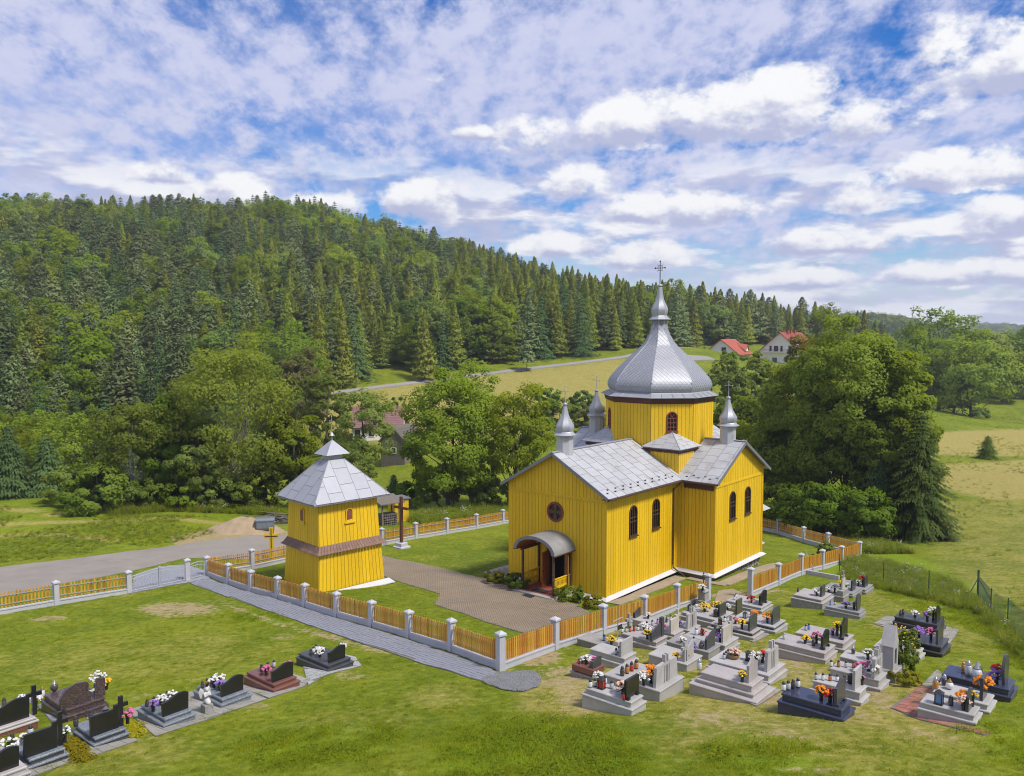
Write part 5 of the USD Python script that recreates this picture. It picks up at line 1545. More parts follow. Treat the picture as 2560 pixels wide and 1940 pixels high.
for k in range(34):
    bl.box((-10.35, -4.2 + k * .285, 4.8), (.03, .03, .9))
bl.put(t, 'railing', M_BLK)
sM = frame((-7.6, -5.6, 4.2 + (14.5 / 2 - 5.6) * (6.4 / 7.25) + .24), e_x, (0, 1, 6.4 / 7.25))
MB().prism(sbox(0, 0, 3.2, 2.6), .08, sM, 0).put(t, 'solar_panel', M_SOLAR)

# ------------------------------------------------------------------ graves
def granite(name, a, b, rough=0.35, sc=60.0, coat=0.0):
    g = G()
    pos = g('geometry', 'position')
    n = g('noise_texture', 'fac', vector=pos, scale=sc, detail=3.0, roughness=0.7)
    n2 = g('noise_texture', 'fac', vector=pos, scale=2.0, detail=4.0, roughness=0.6)
    c = g.mix(g.ramp(n, 0.38, 0.62), tuple(k * 0.78 for k in a), tuple(k * 0.78 for k in b))
    v = g.math('multiply', g.ramp(n2, .3, .7, (.88, 1.1), smooth=False), g.ramp(g('object_info', 'random'), 0, 1, (.93, 1.07), smooth=False))
    c = g('hsv', 'color', hue=.5, saturation=1.0, value=v, fac=1.0, color=c)
    return g.done(f'/World/Looks/{name}', surface=g('principled_bsdf', 'BSDF', base_color=c, roughness=rough, coat_weight=coat, coat_roughness=0.08))


M_LG = granite('terrazzo_light', (0.40, 0.385, 0.365), (0.50, 0.48, 0.46), .55)
M_MG = granite('granite_grey', (0.27, 0.265, 0.26), (0.38, 0.37, 0.36), .4)
M_PK = granite('terrazzo_pinkish', (0.40, 0.36, 0.34), (0.50, 0.46, 0.44), .5)
M_DG = granite('granite_dark', (0.045, 0.047, 0.052), (0.085, 0.087, 0.095), .25)
M_BK = granite('granite_black', (0.012, 0.012, 0.013), (0.024, 0.024, 0.026), .15)
M_NV = granite('granite_navy', (0.025, 0.030, 0.060), (0.06, 0.07, 0.12), .12)
M_BG = granite('granite_blue_grey', (0.13, 0.15, 0.175), (0.27, 0.30, 0.33), .35, 25)
M_RB = granite('granite_red_brown', (0.16, 0.065, 0.05), (0.26, 0.11, 0.085), .25)
M_VB = granite('granite_violet_brown', (0.045, 0.03, 0.03), (0.13, 0.09, 0.085), .2, 22)
M_BE = granite('stone_beige', (0.50, 0.46, 0.38), (0.58, 0.54, 0.46), .6)
M_OL = granite('stone_olive', (0.09, 0.08, 0.045), (0.14, 0.125, 0.08), .4)
M_OC = granite('old_concrete', (0.26, 0.25, 0.225), (0.38, 0.365, 0.34), .8, 12)

vdir, udir = V2, U2
GYAW = YAW                                             # graves stand square to the church; local x = along its nave, y = away from the headstone


def stone_profile(kind, w, h):
    if kind == 'rect':
        return sbox(-w / 2, 0, w / 2, h)
    if kind == 'wave':
        x = np.linspace(-w / 2, w / 2, 17)
        z = h * (0.86 + 0.14 * np.sin((x / w) * math.pi * 1.6 + .5))
        return Polygon([(-w / 2 * .94, 0)] + [(a, b) for a, b in zip(x, z)] + [(w / 2 * .95, 0)]).buffer(0)
    if kind == 'round':
        t = np.linspace(0, math.pi / 2, 10)
        return Polygon([(-w / 2, 0), (-w / 2, h * .55)] + [(-w / 2 + w * .75 * (1 - math.cos(a)), h * .55 + h * .45 * math.sin(a)) for a in t] + [(w / 2, h * .9), (w / 2, 0)]).buffer(0)
    if kind == 'slant':
        return Polygon([(-w / 2, 0), (w / 2, 0), (w / 2, h), (-w / 2, h * .62)])
    if kind == 'gable':
        return Polygon([(-w / 2, 0), (w / 2, 0), (w / 2, h * .62), (0, h), (-w / 2, h * .62)])
    if kind == 'arch':
        return Polygon([(-w / 2, 0), (w / 2, 0), (w / 2 * .96, h * .72), (w * .2, h * .84), (0, h), (-w * .2, h * .84), (-w / 2 * .96, h * .72)])
    if kind == 'leaf':
        t = np.linspace(-.3, math.pi + .1, 14)
        return Polygon([(-w / 2 * .6, 0), (w / 2 * .7, 0)] + [(w / 2 * math.cos(a), h * .5 + h * .5 * math.sin(a)) for a in t]).convex_hull
    return sbox(-w / 2, 0, w / 2, h)


def fit_grave(near_, left=None, right=None, L=None, Wd=None):
    n3 = at(*near_)
    n = n3[:2]

    def level(u, v):                                   # the bases stand level: seen on the plane of the near corner
        d = ray(u, v)
        return d[:2] * ((n3[2] - CZ) / d[2])
    if left is not None:
        L = max(.8, float((level(*left) - n) @ vdir))
    if right is not None:
        Wd = max(.5, float((level(*right) - n) @ udir))
    c = n + vdir * L / 2 + udir * Wd / 2
    return c, L, Wd


GR = {}


def grave(key, label, near_, left=None, right=None, L=None, Wd=None, mats=(None, None), stone=('rect', .75, .6), smat=None, tiers=((0, .20), (.07, .26)), lip=True, soff=0.0, sx=0.0, cross=None, extra=None, feet=False, clip=(1.5, 2.7, .8, 2.4), sback=.22, thick=.09, slab_y=None, plinth=None):
    """A grave: tiers of (inset, height), a cover slab with a lip, and a headstone at its lower right end."""
    tiers = tuple((q, .70 * w) for q, w in tiers)
    c, L, Wd = fit_grave(near_, left, right, L, Wd)
    L, Wd = float(np.clip(L, clip[0], clip[1])), float(np.clip(Wd, clip[2], clip[3]))
    n = at(*near_)[:2]
    c = n + vdir * L / 2 + udir * Wd / 2
    corners = [n, n + vdir * L, n + udir * Wd, n + vdir * L + udir * Wd]
    zs = [hz(*q) for q in corners]
    z = zs[0] + .02
    drop = z - min(zs) + .3
    t = thing('grave', label, 'grave', (c[0], c[1], z), GYAW, 'graves of the sloping churchyard')
    base_m, top_m = mats[:2]
    zc = 0.0
    last = 0
    for i, (ins, h) in enumerate(tiers):
        m = MB()
        if i == 0:
            m.box((0, 0, (h - .05 - drop) / 2), (Wd - 2 * ins - .06, L - 2 * ins - .06, h - .05 + drop))
        else:
            m.box((0, 0, zc + (h - .05) / 2), (Wd - 2 * ins - .06, L - 2 * ins - .06, h - .05))
        m.put(t, 'base' if i == 0 else 'side', base_m if i == 0 or len(mats) < 3 else mats[2])
        m = MB().bbox((0, 0, zc + h - .025), (Wd - 2 * ins, L - 2 * ins, .06), .02)
        m.put(t, 'step' if i < len(tiers) - 1 else 'cover_slab', top_m)
        zc += h
        last = ins
    ztop = zc + .005
    yend = -L / 2 + last + sback
    pz = ztop
    if plinth:
        MB().bbox((sx, yend + .02, ztop + plinth / 2 - .01), (Wd - 2 * last - .1, .34, plinth), .02).put(t, 'plinth', top_m)
        pz = ztop + plinth
    if stone:
        kind, w, h = stone
        w = min(w, Wd - 2 * last)
        if kind == 'cross_pair':                       # two tapering slabs held by a pair of cross posts
            for s in (-1, 1):
                put(t, 'headstone', MB().prism(Polygon([(s * .17, 0), (s * w / 2, 0), (s * (w / 2 - .06), h * .72), (s * .17, h * .78)]).convex_hull, .11, frame((sx, yend, pz), e_x, e_z), -.055).mesh(), smat)
            cr = MB()
            for s in (-1, 1):
                cr.box((sx + s * .085, yend + .01, pz + h * .52), (.085, .13, h * 1.04))
            cr.box((sx, yend + .01, pz + h * .70), (w * .82, .14, .09))
            cr.put(t, 'cross', smat)
        else:
            prof = stone_profile(kind, w, h)
            zz = pz + (.06 if feet else .0)
            hs_ = put(t, 'headstone', MB().prism(prof, thick, frame((sx, yend, zz), e_x, e_z), -thick / 2).mesh(), smat)
            if feet:
                for s in (-.36, .36):
                    MB().box((sx + s * w, yend, pz + .035), (.13, .2, .07)).put(t, 'foot', smat)
    if cross:                                          # (x, height, material, width)
        x, h, m, w = cross
        cm = MB().box((x, yend + .02, pz + h / 2), (w, w * .8, h)).box((x, yend + .02, pz + h * .70), (w * 3.6, w * .78, w))
        cm.put(t, 'cross', m)
    GR[key] = dict(prim=t, c=np.array([c[0], c[1], z]), L=L, W=Wd, top=ztop, ins=last, yend=yend)
    return t


# the right-hand graves, front rows first
grave('A', 'light grey grave with a black rectangular headstone on feet, nearest the fence corner', (1579.5, 1791.6), (1456, 1746), (1628, 1770), mats=(M_LG, M_LG), stone=('rect', .82, .60), smat=M_BK, feet=True, tiers=((0, .26), (.09, .28)))
grave('B', 'pale double grave with a stone cross between two upright slabs', (1649.6, 1755), None, (1719.7, 1717), L=2.3, mats=(M_LG, M_LG), stone=('cross_pair', 1.5, .95), smat=M_LG, tiers=((0, .48),), sback=.28)
grave('C', 'light grey grave with a plain pale square headstone beside the small brown grave', (1562.6, 1676), (1471, 1645), (1597, 1656), mats=(M_LG, M_LG), stone=('rect', .85, .62), smat=M_LG, tiers=((0, .24), (.07, .34)))
grave('D', 'very small brown planter grave with a dark wavy stone', (1490, 1703), (1427, 1681), (1512, 1690), mats=(M_OC, M_OC), stone=None, tiers=((0, .10), (.12, .10)), clip=(1.0, 1.6, .7, 1.1))
grave('E', 'flat bare concrete grave slab with a thin grey metal cross by the fence', (1540, 1630), (1437, 1603), None, Wd=1.0, mats=(M_OC, M_OC), stone=None, tiers=((0, .14),))
grave('F', 'grey grave with a dark two-piece modern headstone behind the small stone cross', (1641.7, 1627), (1545.6, 1599.5), (1678, 1608.5), mats=(M_MG, M_PK), stone=('slant', .8, .62), smat=M_DG, tiers=((0, .14), (.08, .30)), sx=-.18, cross=None)
grave('G', 'small grave with a small slanted dark stone right against the picket fence', (1621, 1569), None, None, L=1.3, Wd=.8, mats=(M_LG, M_LG), stone=('slant', .55, .45), smat=M_DG, tiers=((0, .30),), clip=(1.0, 2, .6, 1), sback=.9)
grave('H', 'cream grave whose headstone is joined to a tall square cross', (1687, 1602), None, (1716, 1588), L=2.1, mats=(M_PK, M_PK), stone=('rect', .62, .62), smat=M_BE, tiers=((0, .16), (.06, .18)), sx=-.12, cross=(.28, .95, M_BE, .12))
grave('I', 'pale grave with a tapering slab and twin cross posts near the fence', (1725, 1586), None, (1753, 1571), L=2.1, mats=(M_LG, M_LG), stone=('cross_pair', .95, .95), smat=M_LG, tiers=((0, .20),))
grave('J', 'wide grey grave with a black oblong headstone beside a bouquet of yellow and red flowers', (1797, 1571), (1702, 1546), (1829, 1545), mats=(M_MG, M_LG), stone=('rect', .72, .60), smat=M_DG, tiers=((0, .22), (.06, .26)))
grave('K', 'dark olive grave with an olive-brown rectangular headstone in the upper row', (1846, 1549), None, None, L=2.0, Wd=1.0, mats=(M_OL, M_OL), stone=('rect', .62, .72), smat=M_OL, tiers=((0, .24),))
grave('L', 'pale grave with a black slightly wavy headstone nearest the gap in the fence', (1904.5, 1534), None, (1929, 1515), L=2.2, mats=(M_LG, M_LG), stone=('wave', .85, .68), smat=M_BK, tiers=((0, .14), (.07, .22)), feet=True)
grave('M', 'grey grave with black sides and a tall rounded dark headstone, right end of its row', (1938.4, 1587), None, (1975, 1566), L=2.3, mats=(M_LG, M_LG, M_DG), stone=('round', .85, .78), smat=M_DG, tiers=((0, .16), (.10, .24)))
grave('N', 'grey grave with black sides and a rounded dark headstone in front of the taller one', (1884, 1602), None, (1913, 1585), L=2.3, mats=(M_LG, M_PK, M_DG), stone=('round', .78, .72), smat=M_DG, tiers=((0, .15), (.10, .24)))
grave('O', 'whitish grave with a broad pale headstone and a cross shaft at its side', (1813.7, 1637), (1731, 1592), (1861, 1615), mats=(M_LG, M_LG), stone=('rect', .78, .66), smat=M_BE, tiers=((0, .12), (.05, .36)), sx=-.12, cross=(.38, .98, M_LG, .12))
grave('P', 'mid grey grave with a slanted black headstone in the middle of the graveyard', (1771.6, 1650), (1687.5, 1608), (1801.5, 1631), mats=(M_MG, M_MG), stone=('slant', .75, .70), smat=M_DG, tiers=((0, .42),))
grave('Q', 'broad pale grave with a low gabled slab and a slim cross on its left end', (1717.4, 1683), (1630, 1648), (1759.4, 1659), mats=(M_LG, M_LG), stone=('slant', .55, .72), smat=M_LG, tiers=((0, .44),), sx=-.05, cross=(-.42, .78, M_LG, .12))
grave('R', 'large stepped pale grave with a curved-top whitish headstone on a wide apron', (1891, 1762), (1733, 1703), (1950, 1726), mats=(M_PK, M_PK), stone=('arch', .72, .82), smat=M_PK, tiers=((0, .06), (.20, .20), (.30, .34)), clip=(2.0, 3.2, 1.2, 2.2))
grave('S', 'pale grave with upright slabs like a cross and a wicker flower basket', (1924, 1716), None, (1968, 1680), L=2.5, mats=(M_LG, M_LG), stone=('cross_pair', 1.05, 1.0), smat=M_LG, tiers=((0, .14), (.07, .32)))
grave('T', 'long polished navy-black grave with a curved black headstone in the front row', (2108.9, 1807.3), (1950.7, 1750.6), (2146, 1777.4), mats=(M_NV, M_NV), stone=('wave', .78, .70), smat=M_DG, tiers=((0, .10), (.10, .34)), feet=True)
grave('U', 'pale grey grave with a white rectangular headstone behind the navy-black grave', (2153.6, 1766), (2035, 1718), (2183.5, 1745), mats=(M_LG, M_LG), stone=('rect', .68, .66), smat=M_LG, tiers=((0, .14), (.08, .40)))
grave('V', 'grey grave with a white cross and a striped dark three-column headstone', (2201.4, 1731.5), (2080, 1683), (2231, 1707.5), mats=(M_LG, M_LG), stone=('cross_pair', .92, .90), smat=M_LG, tiers=((0, .12), (.08, .38)))
grave('W', 'old concrete grave behind the tall pointed stone shrine', (2246, 1700), None, None, L=2.2, Wd=1.0, mats=(M_OC, M_LG), stone=None, tiers=((0, .12), (.06, .32)))
grave('X', 'long pale grave with a black wavy headstone on feet, front one of a pair', (2064, 1661), (1944.8, 1614), (2097, 1636), mats=(M_PK, M_PK), stone=('wave', .72, .66), smat=M_BK, tiers=((0, .20), (.07, .34)), feet=True)
grave('Y', 'long pale grave with a black wavy headstone on feet, rear one of a pair', (2110.4, 1634.5), (1998, 1591), (2140, 1609), mats=(M_PK, M_PK), stone=('wave', .74, .78), smat=M_BK, tiers=((0, .20), (.07, .34)), feet=True)
grave('Z', 'tall stepped grey grave with a small dark headstone nearest the picket fence on the right', (2056.6, 1524), (1971.6, 1511), (2094, 1497), mats=(M_OC, M_PK), stone=('rect', .55, .58), smat=M_DG, tiers=((0, .42), (.12, .22)), clip=(1.8, 2.8, 1.0, 1.8))
grave('AA', 'old stone grave with a bulky pedestal headstone topped by a cross', (2109, 1505), None, None, L=2.0, Wd=1.0, mats=(M_OC, M_OC), stone=('rect', .5, .62), smat=M_BE, tiers=((0, .34),), plinth=.34, cross=(.0, 1.05, M_OC, .11))
grave('AB', 'small grey grave with a dark grey headstone between stone cross and rearmost grave', (2132.7, 1496), None, (2156, 1479), L=1.9, mats=(M_MG, M_MG), stone=('rect', .62, .60), smat=M_DG, tiers=((0, .16), (.06, .16)))
grave('AC', 'rearmost grey grave with a dark headstone and red flowers beside the wire fence', (2165.5, 1487.5), None, (2186.4, 1473), L=1.9, mats=(M_MG, M_MG), stone=('rect', .62, .62), smat=M_DG, tiers=((0, .18), (.06, .20)))
grave('AD', 'light blue-grey grave with a leaf-shaped dark headstone standing alone on the grass', (2150.6, 1548.5), (2054.3, 1531.5), (2166.4, 1536), mats=(M_MG, M_MG), stone=('leaf', .62, .85), smat=M_DG, tiers=((0, .18), (.06, .22)))
grave('AE', 'polished black grave with a thin black headstone at the upper right, on a paved apron', (2352, 1583), (2232, 1556), None, Wd=1.1, mats=(M_BK, M_DG), stone=('arch', .7, .78), smat=M_BK, tiers=((0, .10), (.06, .34)))
grave('AF', 'polished black grave with a slanting black stone beside the yellow-flowered bush', (2356.5, 1646), (2226, 1603), (2381, 1621), mats=(M_BK, M_DG), stone=('slant', .85, .95), smat=M_DG, tiers=((0, .22), (.08, .34)))
grave('AG', 'pale grey grave with a small square black stone, half hidden by the yellow-flowered bush', (2294, 1660), (2180, 1630), (2312, 1637), mats=(M_LG, M_LG), stone=('rect', .55, .52), smat=M_DG, tiers=((0, .12), (.06, .28)))
grave('AH', 'long black grave with a tall grey shaped headstone at the right edge', (2528, 1759.5), (2356, 1700), (2550, 1729), mats=(M_DG, M_NV), stone=('leaf', .8, .95), smat=M_DG, tiers=((0, .24), (.08, .30)), clip=(2.0, 2.9, 1.0, 1.6))
grave('AI', 'pale grave with a dark headstone and orange flowers, middle of the right-hand group', (2474.4, 1788), (2338, 1730), (2500.3, 1759), mats=(M_LG, M_LG), stone=('rect', .68, .72), smat=M_DG, tiers=((0, .10), (.07, .26)))
grave('AJ', 'pale grave with rounded foot and a small dark headstone in front by the red paving', (2440, 1816), (2294, 1772), (2468, 1791), mats=(M_LG, M_LG), stone=('wave', .6, .62), smat=M_DG, tiers=((0, .10), (.07, .26)))
# the left-hand graves
grave('La', 'dark granite grave with a black wavy headstone, last of the left row towards the path', (820.5, 1683), (754.5, 1643), (880, 1656), mats=(M_DG, M_DG), stone=('wave', .85, .58), smat=M_BK, tiers=((0, .12), (.09, .22)), clip=(1.5, 2.3, .9, 1.6))
grave('Lb', 'red-brown granite grave with a black wavy headstone', (683.5, 1734), (617, 1694), (750, 1707), mats=(M_RB, M_RB), stone=('wave', .95, .58), smat=M_BK, tiers=((0, .14), (.10, .22)), clip=(1.5, 2.3, .9, 1.7))
grave('Lc', 'blue-grey granite grave with a black wavy headstone right of the white angel', (553, 1772), None, (627.5, 1741), L=1.9, mats=(M_BG, M_BG), stone=('wave', .90, .60), smat=M_BK, tiers=((0, .14), (.10, .20)))
grave('Ld', 'blue-grey granite grave with a black wavy headstone left of the white angel', (408.7, 1823), (358, 1776), (492, 1792), mats=(M_BG, M_BG), stone=('wave', .92, .62), smat=M_BK, tiers=((0, .14), (.10, .20)), clip=(1.7, 2.2, .9, 1.7))
grave('Le', 'large violet-brown granite grave with a broad curved headstone', (163, 1806), (116, 1757), (277, 1771), mats=(M_VB, M_VB), stone=None, tiers=((0, .20), (.08, .30)), clip=(1.8, 2.4, 1.2, 2.3))
grave('Lf', 'black granite grave with a square headstone and black cross beside the yellow groundcover', (235, 1872), (195, 1833), (313, 1846), mats=(M_DG, M_BG), stone=('rect', .85, .62), smat=M_BK, tiers=((0, .12), (.07, .22)), sx=-.10, cross=(.42, .95, M_BK, .12), clip=(1.6, 2.2, 1.1, 1.7))
grave('Lg', 'black granite grave with a square headstone and black cross nearest the lower left corner', (70, 1929), (33, 1877), (150, 1898), mats=(M_DG, M_BG), stone=('rect', .88, .66), smat=M_BK, tiers=((0, .12), (.07, .24)), sx=-.10, cross=(.44, 1.0, M_BK, .12), clip=(1.6, 2.3, 1.1, 1.7))
grave('Lh', 'pinkish granite grave with a wide black headstone and cross at the left edge', (-12, 1848), None, (98, 1814), L=2.0, mats=(M_RB, M_PK), stone=('wave', 1.25, .72), smat=M_BK, tiers=((0, .22), (.06, .12)), sx=-.12, cross=(.62, .98, M_BK, .13), clip=(1.6, 2.3, 1.3, 2.0))
grave('Li', 'pale pink granite grave cut off by the lower left corner of the view', (-45, 1985), None, None, L=1.9, Wd=1.2, mats=(M_PK, M_PK), stone=('wave', .8, .6), smat=M_BK, tiers=((0, .14), (.07, .22)))

# pieces that the simple pattern leaves out
g_ = GR['Le']
pr_ = g_['prim']
pf = shapely.union_all([Polygon([(-.85, 0), (.22, 0), (.30, .45), (.12, .80), (-.25, .86), (-.65, .72), (-.85, .42)]).buffer(.04)])
put(pr_, 'headstone', MB().prism(pf.difference(Point(.36, .52).buffer(.19)), .10, frame((0, g_['yend'], g_['top']), e_x, e_z) @ np.diag([.85, .80, 1, 1]), -.05).mesh(), M_VB)
put(pr_, 'headstone', MB().prism(Polygon([(.42, 0), (.85, 0), (.85, .78), (.55, .84), (.44, .60)]), .10, frame((0, g_['yend'], g_['top']), e_x, e_z) @ np.diag([.85, .80, 1, 1]), -.05).mesh(), M_VB)
put(pr_, 'inset', MB().prism(Point(.38, .52).buffer(.19).difference(Point(.32, .56).buffer(.17)), .05, frame((0, g_['yend'], g_['top']), e_x, e_z) @ np.diag([.85, .80, 1, 1]), -.025).mesh(), M_WHT)
g_ = GR['D']
put(g_['prim'], 'planter', MB().bbox((0, 0, .26), (.72, 1.0, .24), .03).mesh(), M_RB)
put(g_['prim'], 'headstone', MB().prism(stone_profile('wave', .6, .38), .07, frame((0, -.38, .38), e_x, e_z), -.035).mesh(), M_DG)
GR['D']['top'] = .38
g_ = GR['E']
put(g_['prim'], 'foot_stone', MB().bbox((0, -g_['L'] / 2 + .25, .22), (.42, .36, .2), .03).mesh(), M_BE)
put(g_['prim'], 'cross', MB().tube([(0, -g_['L'] / 2 + .25, .25), (0, -g_['L'] / 2 + .25, 1.62)], .022, 7).tube([(-.38, -g_['L'] / 2 + .25, 1.22), (.38, -g_['L'] / 2 + .25, 1.22)], .022, 7).mesh(), M_RAIL)
put(g_['prim'], 'plate', MB().box((.12, -g_['L'] / 2 + .21, .86), (.30, .02, .20)).mesh(), M_BLK)
g_ = GR['F']
put(g_['prim'], 'headstone', MB().box((.34, g_['yend'], g_['top'] + .42), (.22, .14, .84)).mesh(), M_DG)
g_ = GR['V']
for k in range(3):
    MB().box((.12 + k * .13, g_['yend'] + .02, g_['top'] + .5 - .02 * k), (.10, .10, 1.0 + .04 * k)).put(g_['prim'], 'column', M_MG if k else M_LG)
# low curb with green plants on AA
g_ = GR['AA']

# pointed shrine with a niche, small stone cross, monument with cross by the fence
p = at(2222, 1700)
t = thing('stone_shrine', 'tall pale stone shrine with a pointed top and a dark niche beside the flowering bush', 'shrine', p, GYAW)
put(t, 'base', MB().bbox((0, 0, .05), (.9, .7, .9), .04).mesh(), M_OC)
pf = Polygon([(-.30, .45), (.30, .45), (.30, 1.35), (.36, 1.35), (0, 2.05), (-.36, 1.35), (-.30, 1.35)])
put(t, 'body', MB().prism(pf.difference(arched(.24, .62, 0, .62)), .42, frame((0, -.21, 0), e_x, e_z), -.42).mesh(), M_LG)
put(t, 'niche', MB().box((0, .05, .95), (.30, .05, .75)).mesh(), M_DG)
p = at(1572, 1592)
t = thing('stone_cross', 'small weathered stone cross on a stepped foot behind the plain square headstone', 'cross', p, GYAW)
put(t, 'foot', MB().bbox((0, 0, .02), (.62, .62, .3), .03).bbox((0, 0, .25), (.36, .36, .22), .03).mesh(), M_OC)
put(t, 'cross', MB().box((0, 0, .72), (.13, .11, .8)).box((0, 0, .84), (.50, .105, .13)).mesh(), M_OC)
p = at(1758, 1513)
t = thing('monument', 'old grey stone pedestal with an iron cross and flowers in front of the picket fence', 'monument', p, GYAW)
put(t, 'base', MB().bbox((0, 0, .10), (.66, .6, .5), .03).mesh(), M_OC)
put(t, 'pedestal', MB().box((0, 0, .60), (.48, .44, .55), taper=.9).add([[-.30, -.28, .86], [.30, -.28, .86], [.30, .28, .86], [-.30, .28, .86], [0, 0, 1.12]], [[0, 1, 4], [1, 2, 4], [2, 3, 4], [3, 0, 4], [0, 3, 2], [0, 2, 1]]).box((0, 0, 1.06), (.24, .22, .2)).mesh(), M_OC)
ornate_cross(t, 0, 0, 1.12, .78, r=.028, ring=True, material=M_IRON)

# white kneeling angel on a stone block
M_PLAS = paint('white_plaster', (0.62, 0.60, 0.56), 0.7, 0.12, 8.0, dirt=((0.35, 0.38, 0.33), 6.0, 0.52, 0.6))
import manifold3d as mf


def blob(spheres, chains, L=.03, it=6):
    """A continuous figure: hulls of the spheres joined along the chains."""
    parts = []
    for a, b in chains:
        (p, r), (q, s) = spheres[a], spheres[b]
        parts.append(mf.Manifold.batch_hull([mf.Manifold.sphere(r, 16).translate(p), mf.Manifold.sphere(s, 16).translate(q)]))
    m = mf.Manifold.batch_boolean(parts, mf.OpType.Add).refine_to_length(L).to_mesh()
    tmm = trimesh.Trimesh(m.vert_properties[:, :3], m.tri_verts)
    trimesh.smoothing.filter_taubin(tmm, iterations=it)
    return tmm


p = at(513.5, 1781)
p0 = at(518, 1783)
t = thing('angel_statue', 'white praying angel figure on a rough stone block between two graves', 'statue', p0, GYAW + math.pi, None, (.85, .85, .85))
put(t, 'block', MB().bbox((0, 0, .18), (.36, .34, .46), .04).mesh(), M_OC)
SP = {'hip': ((0, 0, .54), .125), 'knee': ((0, .12, .47), .10), 'foot': ((0, -.15, .45), .07), 'waist': ((0, -.01, .66), .085), 'chest': ((0, 0, .80), .095), 'shL': ((-.10, 0, .84), .048), 'shR': ((.10, 0, .84), .048), 'elL': ((-.12, .09, .74), .034), 'elR': ((.12, .09, .74), .034), 'hand': ((0, .17, .82), .028), 'neck': ((0, .01, .91), .036), 'head': ((0, .025, .985), .068), 'face': ((0, .055, .97), .05)}
fig = blob(SP, [('knee', 'hip'), ('hip', 'foot'), ('hip', 'waist'), ('waist', 'chest'), ('chest', 'shL'), ('chest', 'shR'), ('shL', 'elL'), ('shR', 'elR'), ('elL', 'hand'), ('elR', 'hand'), ('chest', 'neck'), ('neck', 'head'), ('head', 'face')])
put(t, 'figure', fig, M_PLAS, True)
for s in (-1, 1):
    wv = [((s * .04, -.09, .80), .04), ((s * .17, -.15, 1.00), .035), ((s * .24, -.17, .88), .03), ((s * .19, -.15, .64), .022), ((s * .08, -.11, .60), .02)]
    w_ = mf.Manifold.batch_hull([mf.Manifold.sphere(r, 10).translate(c) for c, r in wv]).to_mesh()
    put(t, 'wing', (w_.vert_properties[:, :3], w_.tri_verts), M_PLAS, 40)
put(t, 'hair', MB().tm(trimesh.Trimesh(*(lambda s: (s.vertices * np.array([.075, .07, .06]) + np.array([0, .005, 1.015]), s.faces))(trimesh.creation.icosphere(2)), process=False)).mesh(), M_PLAS, True)

# ------------------------------------------------------------------ paving round the graves, slab by slab
def slabs(name, label, pts, size, material, lift=.035, ang=None):
    poly = px_poly(pts)
    s = sheet(name, poly, lift - .01, M_JOINT, .6, label, .15)
    a = GYAW if ang is None else ang
    q = affinity.rotate(poly, -math.degrees(a), origin=(0, 0))
    x0, y0, x1, y1 = q.bounds
    w, d = size
    rr_ = random.Random(int(abs(x0) * 10))
    for i in range(int((x1 - x0) / w) + 1):
        for j in range(int((y1 - y0) / d) + 1):
            c = sbox(x0 + i * w + .008, y0 + j * d + .008, x0 + (i + 1) * w - .008, y0 + (j + 1) * d - .008).intersection(q.buffer(-.02))
            if c.area < .25 * w * d or c.geom_type != 'Polygon':
                continue
            r = np.array(affinity.rotate(c, math.degrees(a), origin=(0, 0)).exterior.coords)[:-1]
            if not Polygon(r).exterior.is_ccw:
                r = r[::-1]
            z = ground_h(r[:, 0], r[:, 1]) + lift + rr_.uniform(-.006, .008)
            n = len(r)
            f = [[0, k, k + 1] for k in range(1, n - 1)] + [[k, n + k, n + (k + 1) % n] for k in range(n)] + [[k, n + (k + 1) % n, (k + 1) % n] for k in range(n)]
            put(s, 'slab', (np.vstack([np.c_[r, z], np.c_[r, z - .05]]), np.array(f)), material)


slabs('grave_paving', 'concrete slabs under the two blue-grey graves and the angel', [(316, 1777), (389, 1843), (668, 1749), (610, 1722), (545, 1712), (420, 1743)], (.5, .5), M_PAVC)
slabs('grave_paving', 'concrete slabs under the red-brown grave', [(600, 1720), (672, 1748), (762, 1717), (775, 1700), (690, 1672), (630, 1690)], (.5, .5), M_PAVC)
slabs('grave_paving', 'pale slabs round the dark grave nearest the path', [(770, 1715), (812, 1692), (905, 1664), (890, 1645), (800, 1622), (750, 1642)], (.5, .5), M_GRAVEL)
slabs('grave_paving', 'grey slabs round the black cross grave with yellow groundcover', [(172, 1838), (225, 1893), (345, 1853), (310, 1815), (230, 1815)], (.4, .4), M_PAVC)
slabs('grave_paving', 'grey slabs round the lowest left black grave', [(5, 1880), (62, 1950), (182, 1907), (140, 1860), (60, 1855)], (.4, .4), M_PAVC)
slabs('grave_paving', 'blue-grey blocks beside the large violet-brown grave', [(92, 1762), (140, 1818), (162, 1808), (118, 1752)], (.22, .22), M_PAVG)
slabs('grave_paving', 'blue-grey blocks right of the large violet-brown grave', [(240, 1752), (290, 1786), (275, 1800), (215, 1800)], (.22, .22), M_PAVG)
slabs('grave_paving', 'weathered slabs under the large stepped pale grave', [(1724, 1703), (1891, 1766), (1954, 1727), (1890, 1705), (1760, 1688)], (.6, .6), M_PAVC)
slabs('grave_paving', 'concrete apron round the polished black grave at the upper right', [(2183, 1560), (2216, 1538), (2400, 1574), (2375, 1610), (2230, 1575)], (.6, .6), M_PAVC)
slabs('grave_paving', 'faded red paving in front of the right-hand grave group', [(2226, 1770), (2300, 1713), (2345, 1727), (2300, 1780), (2440, 1822), (2482, 1833), (2460, 1838), (2300, 1800)], (.30, .30), M_PAVR)
slabs('grave_paving', 'grey concrete pavers at the foot of the long black grave by the right edge', [(2302, 1712), (2342, 1675), (2365, 1690), (2340, 1726)], (.35, .35), M_PAVC)
slabs('grave_paving', 'thin pale strip of slabs under the rounded dark headstone graves', [(1830, 1585), (1884, 1606), (1925, 1588), (1900, 1572)], (.5, .5), M_PAVC)

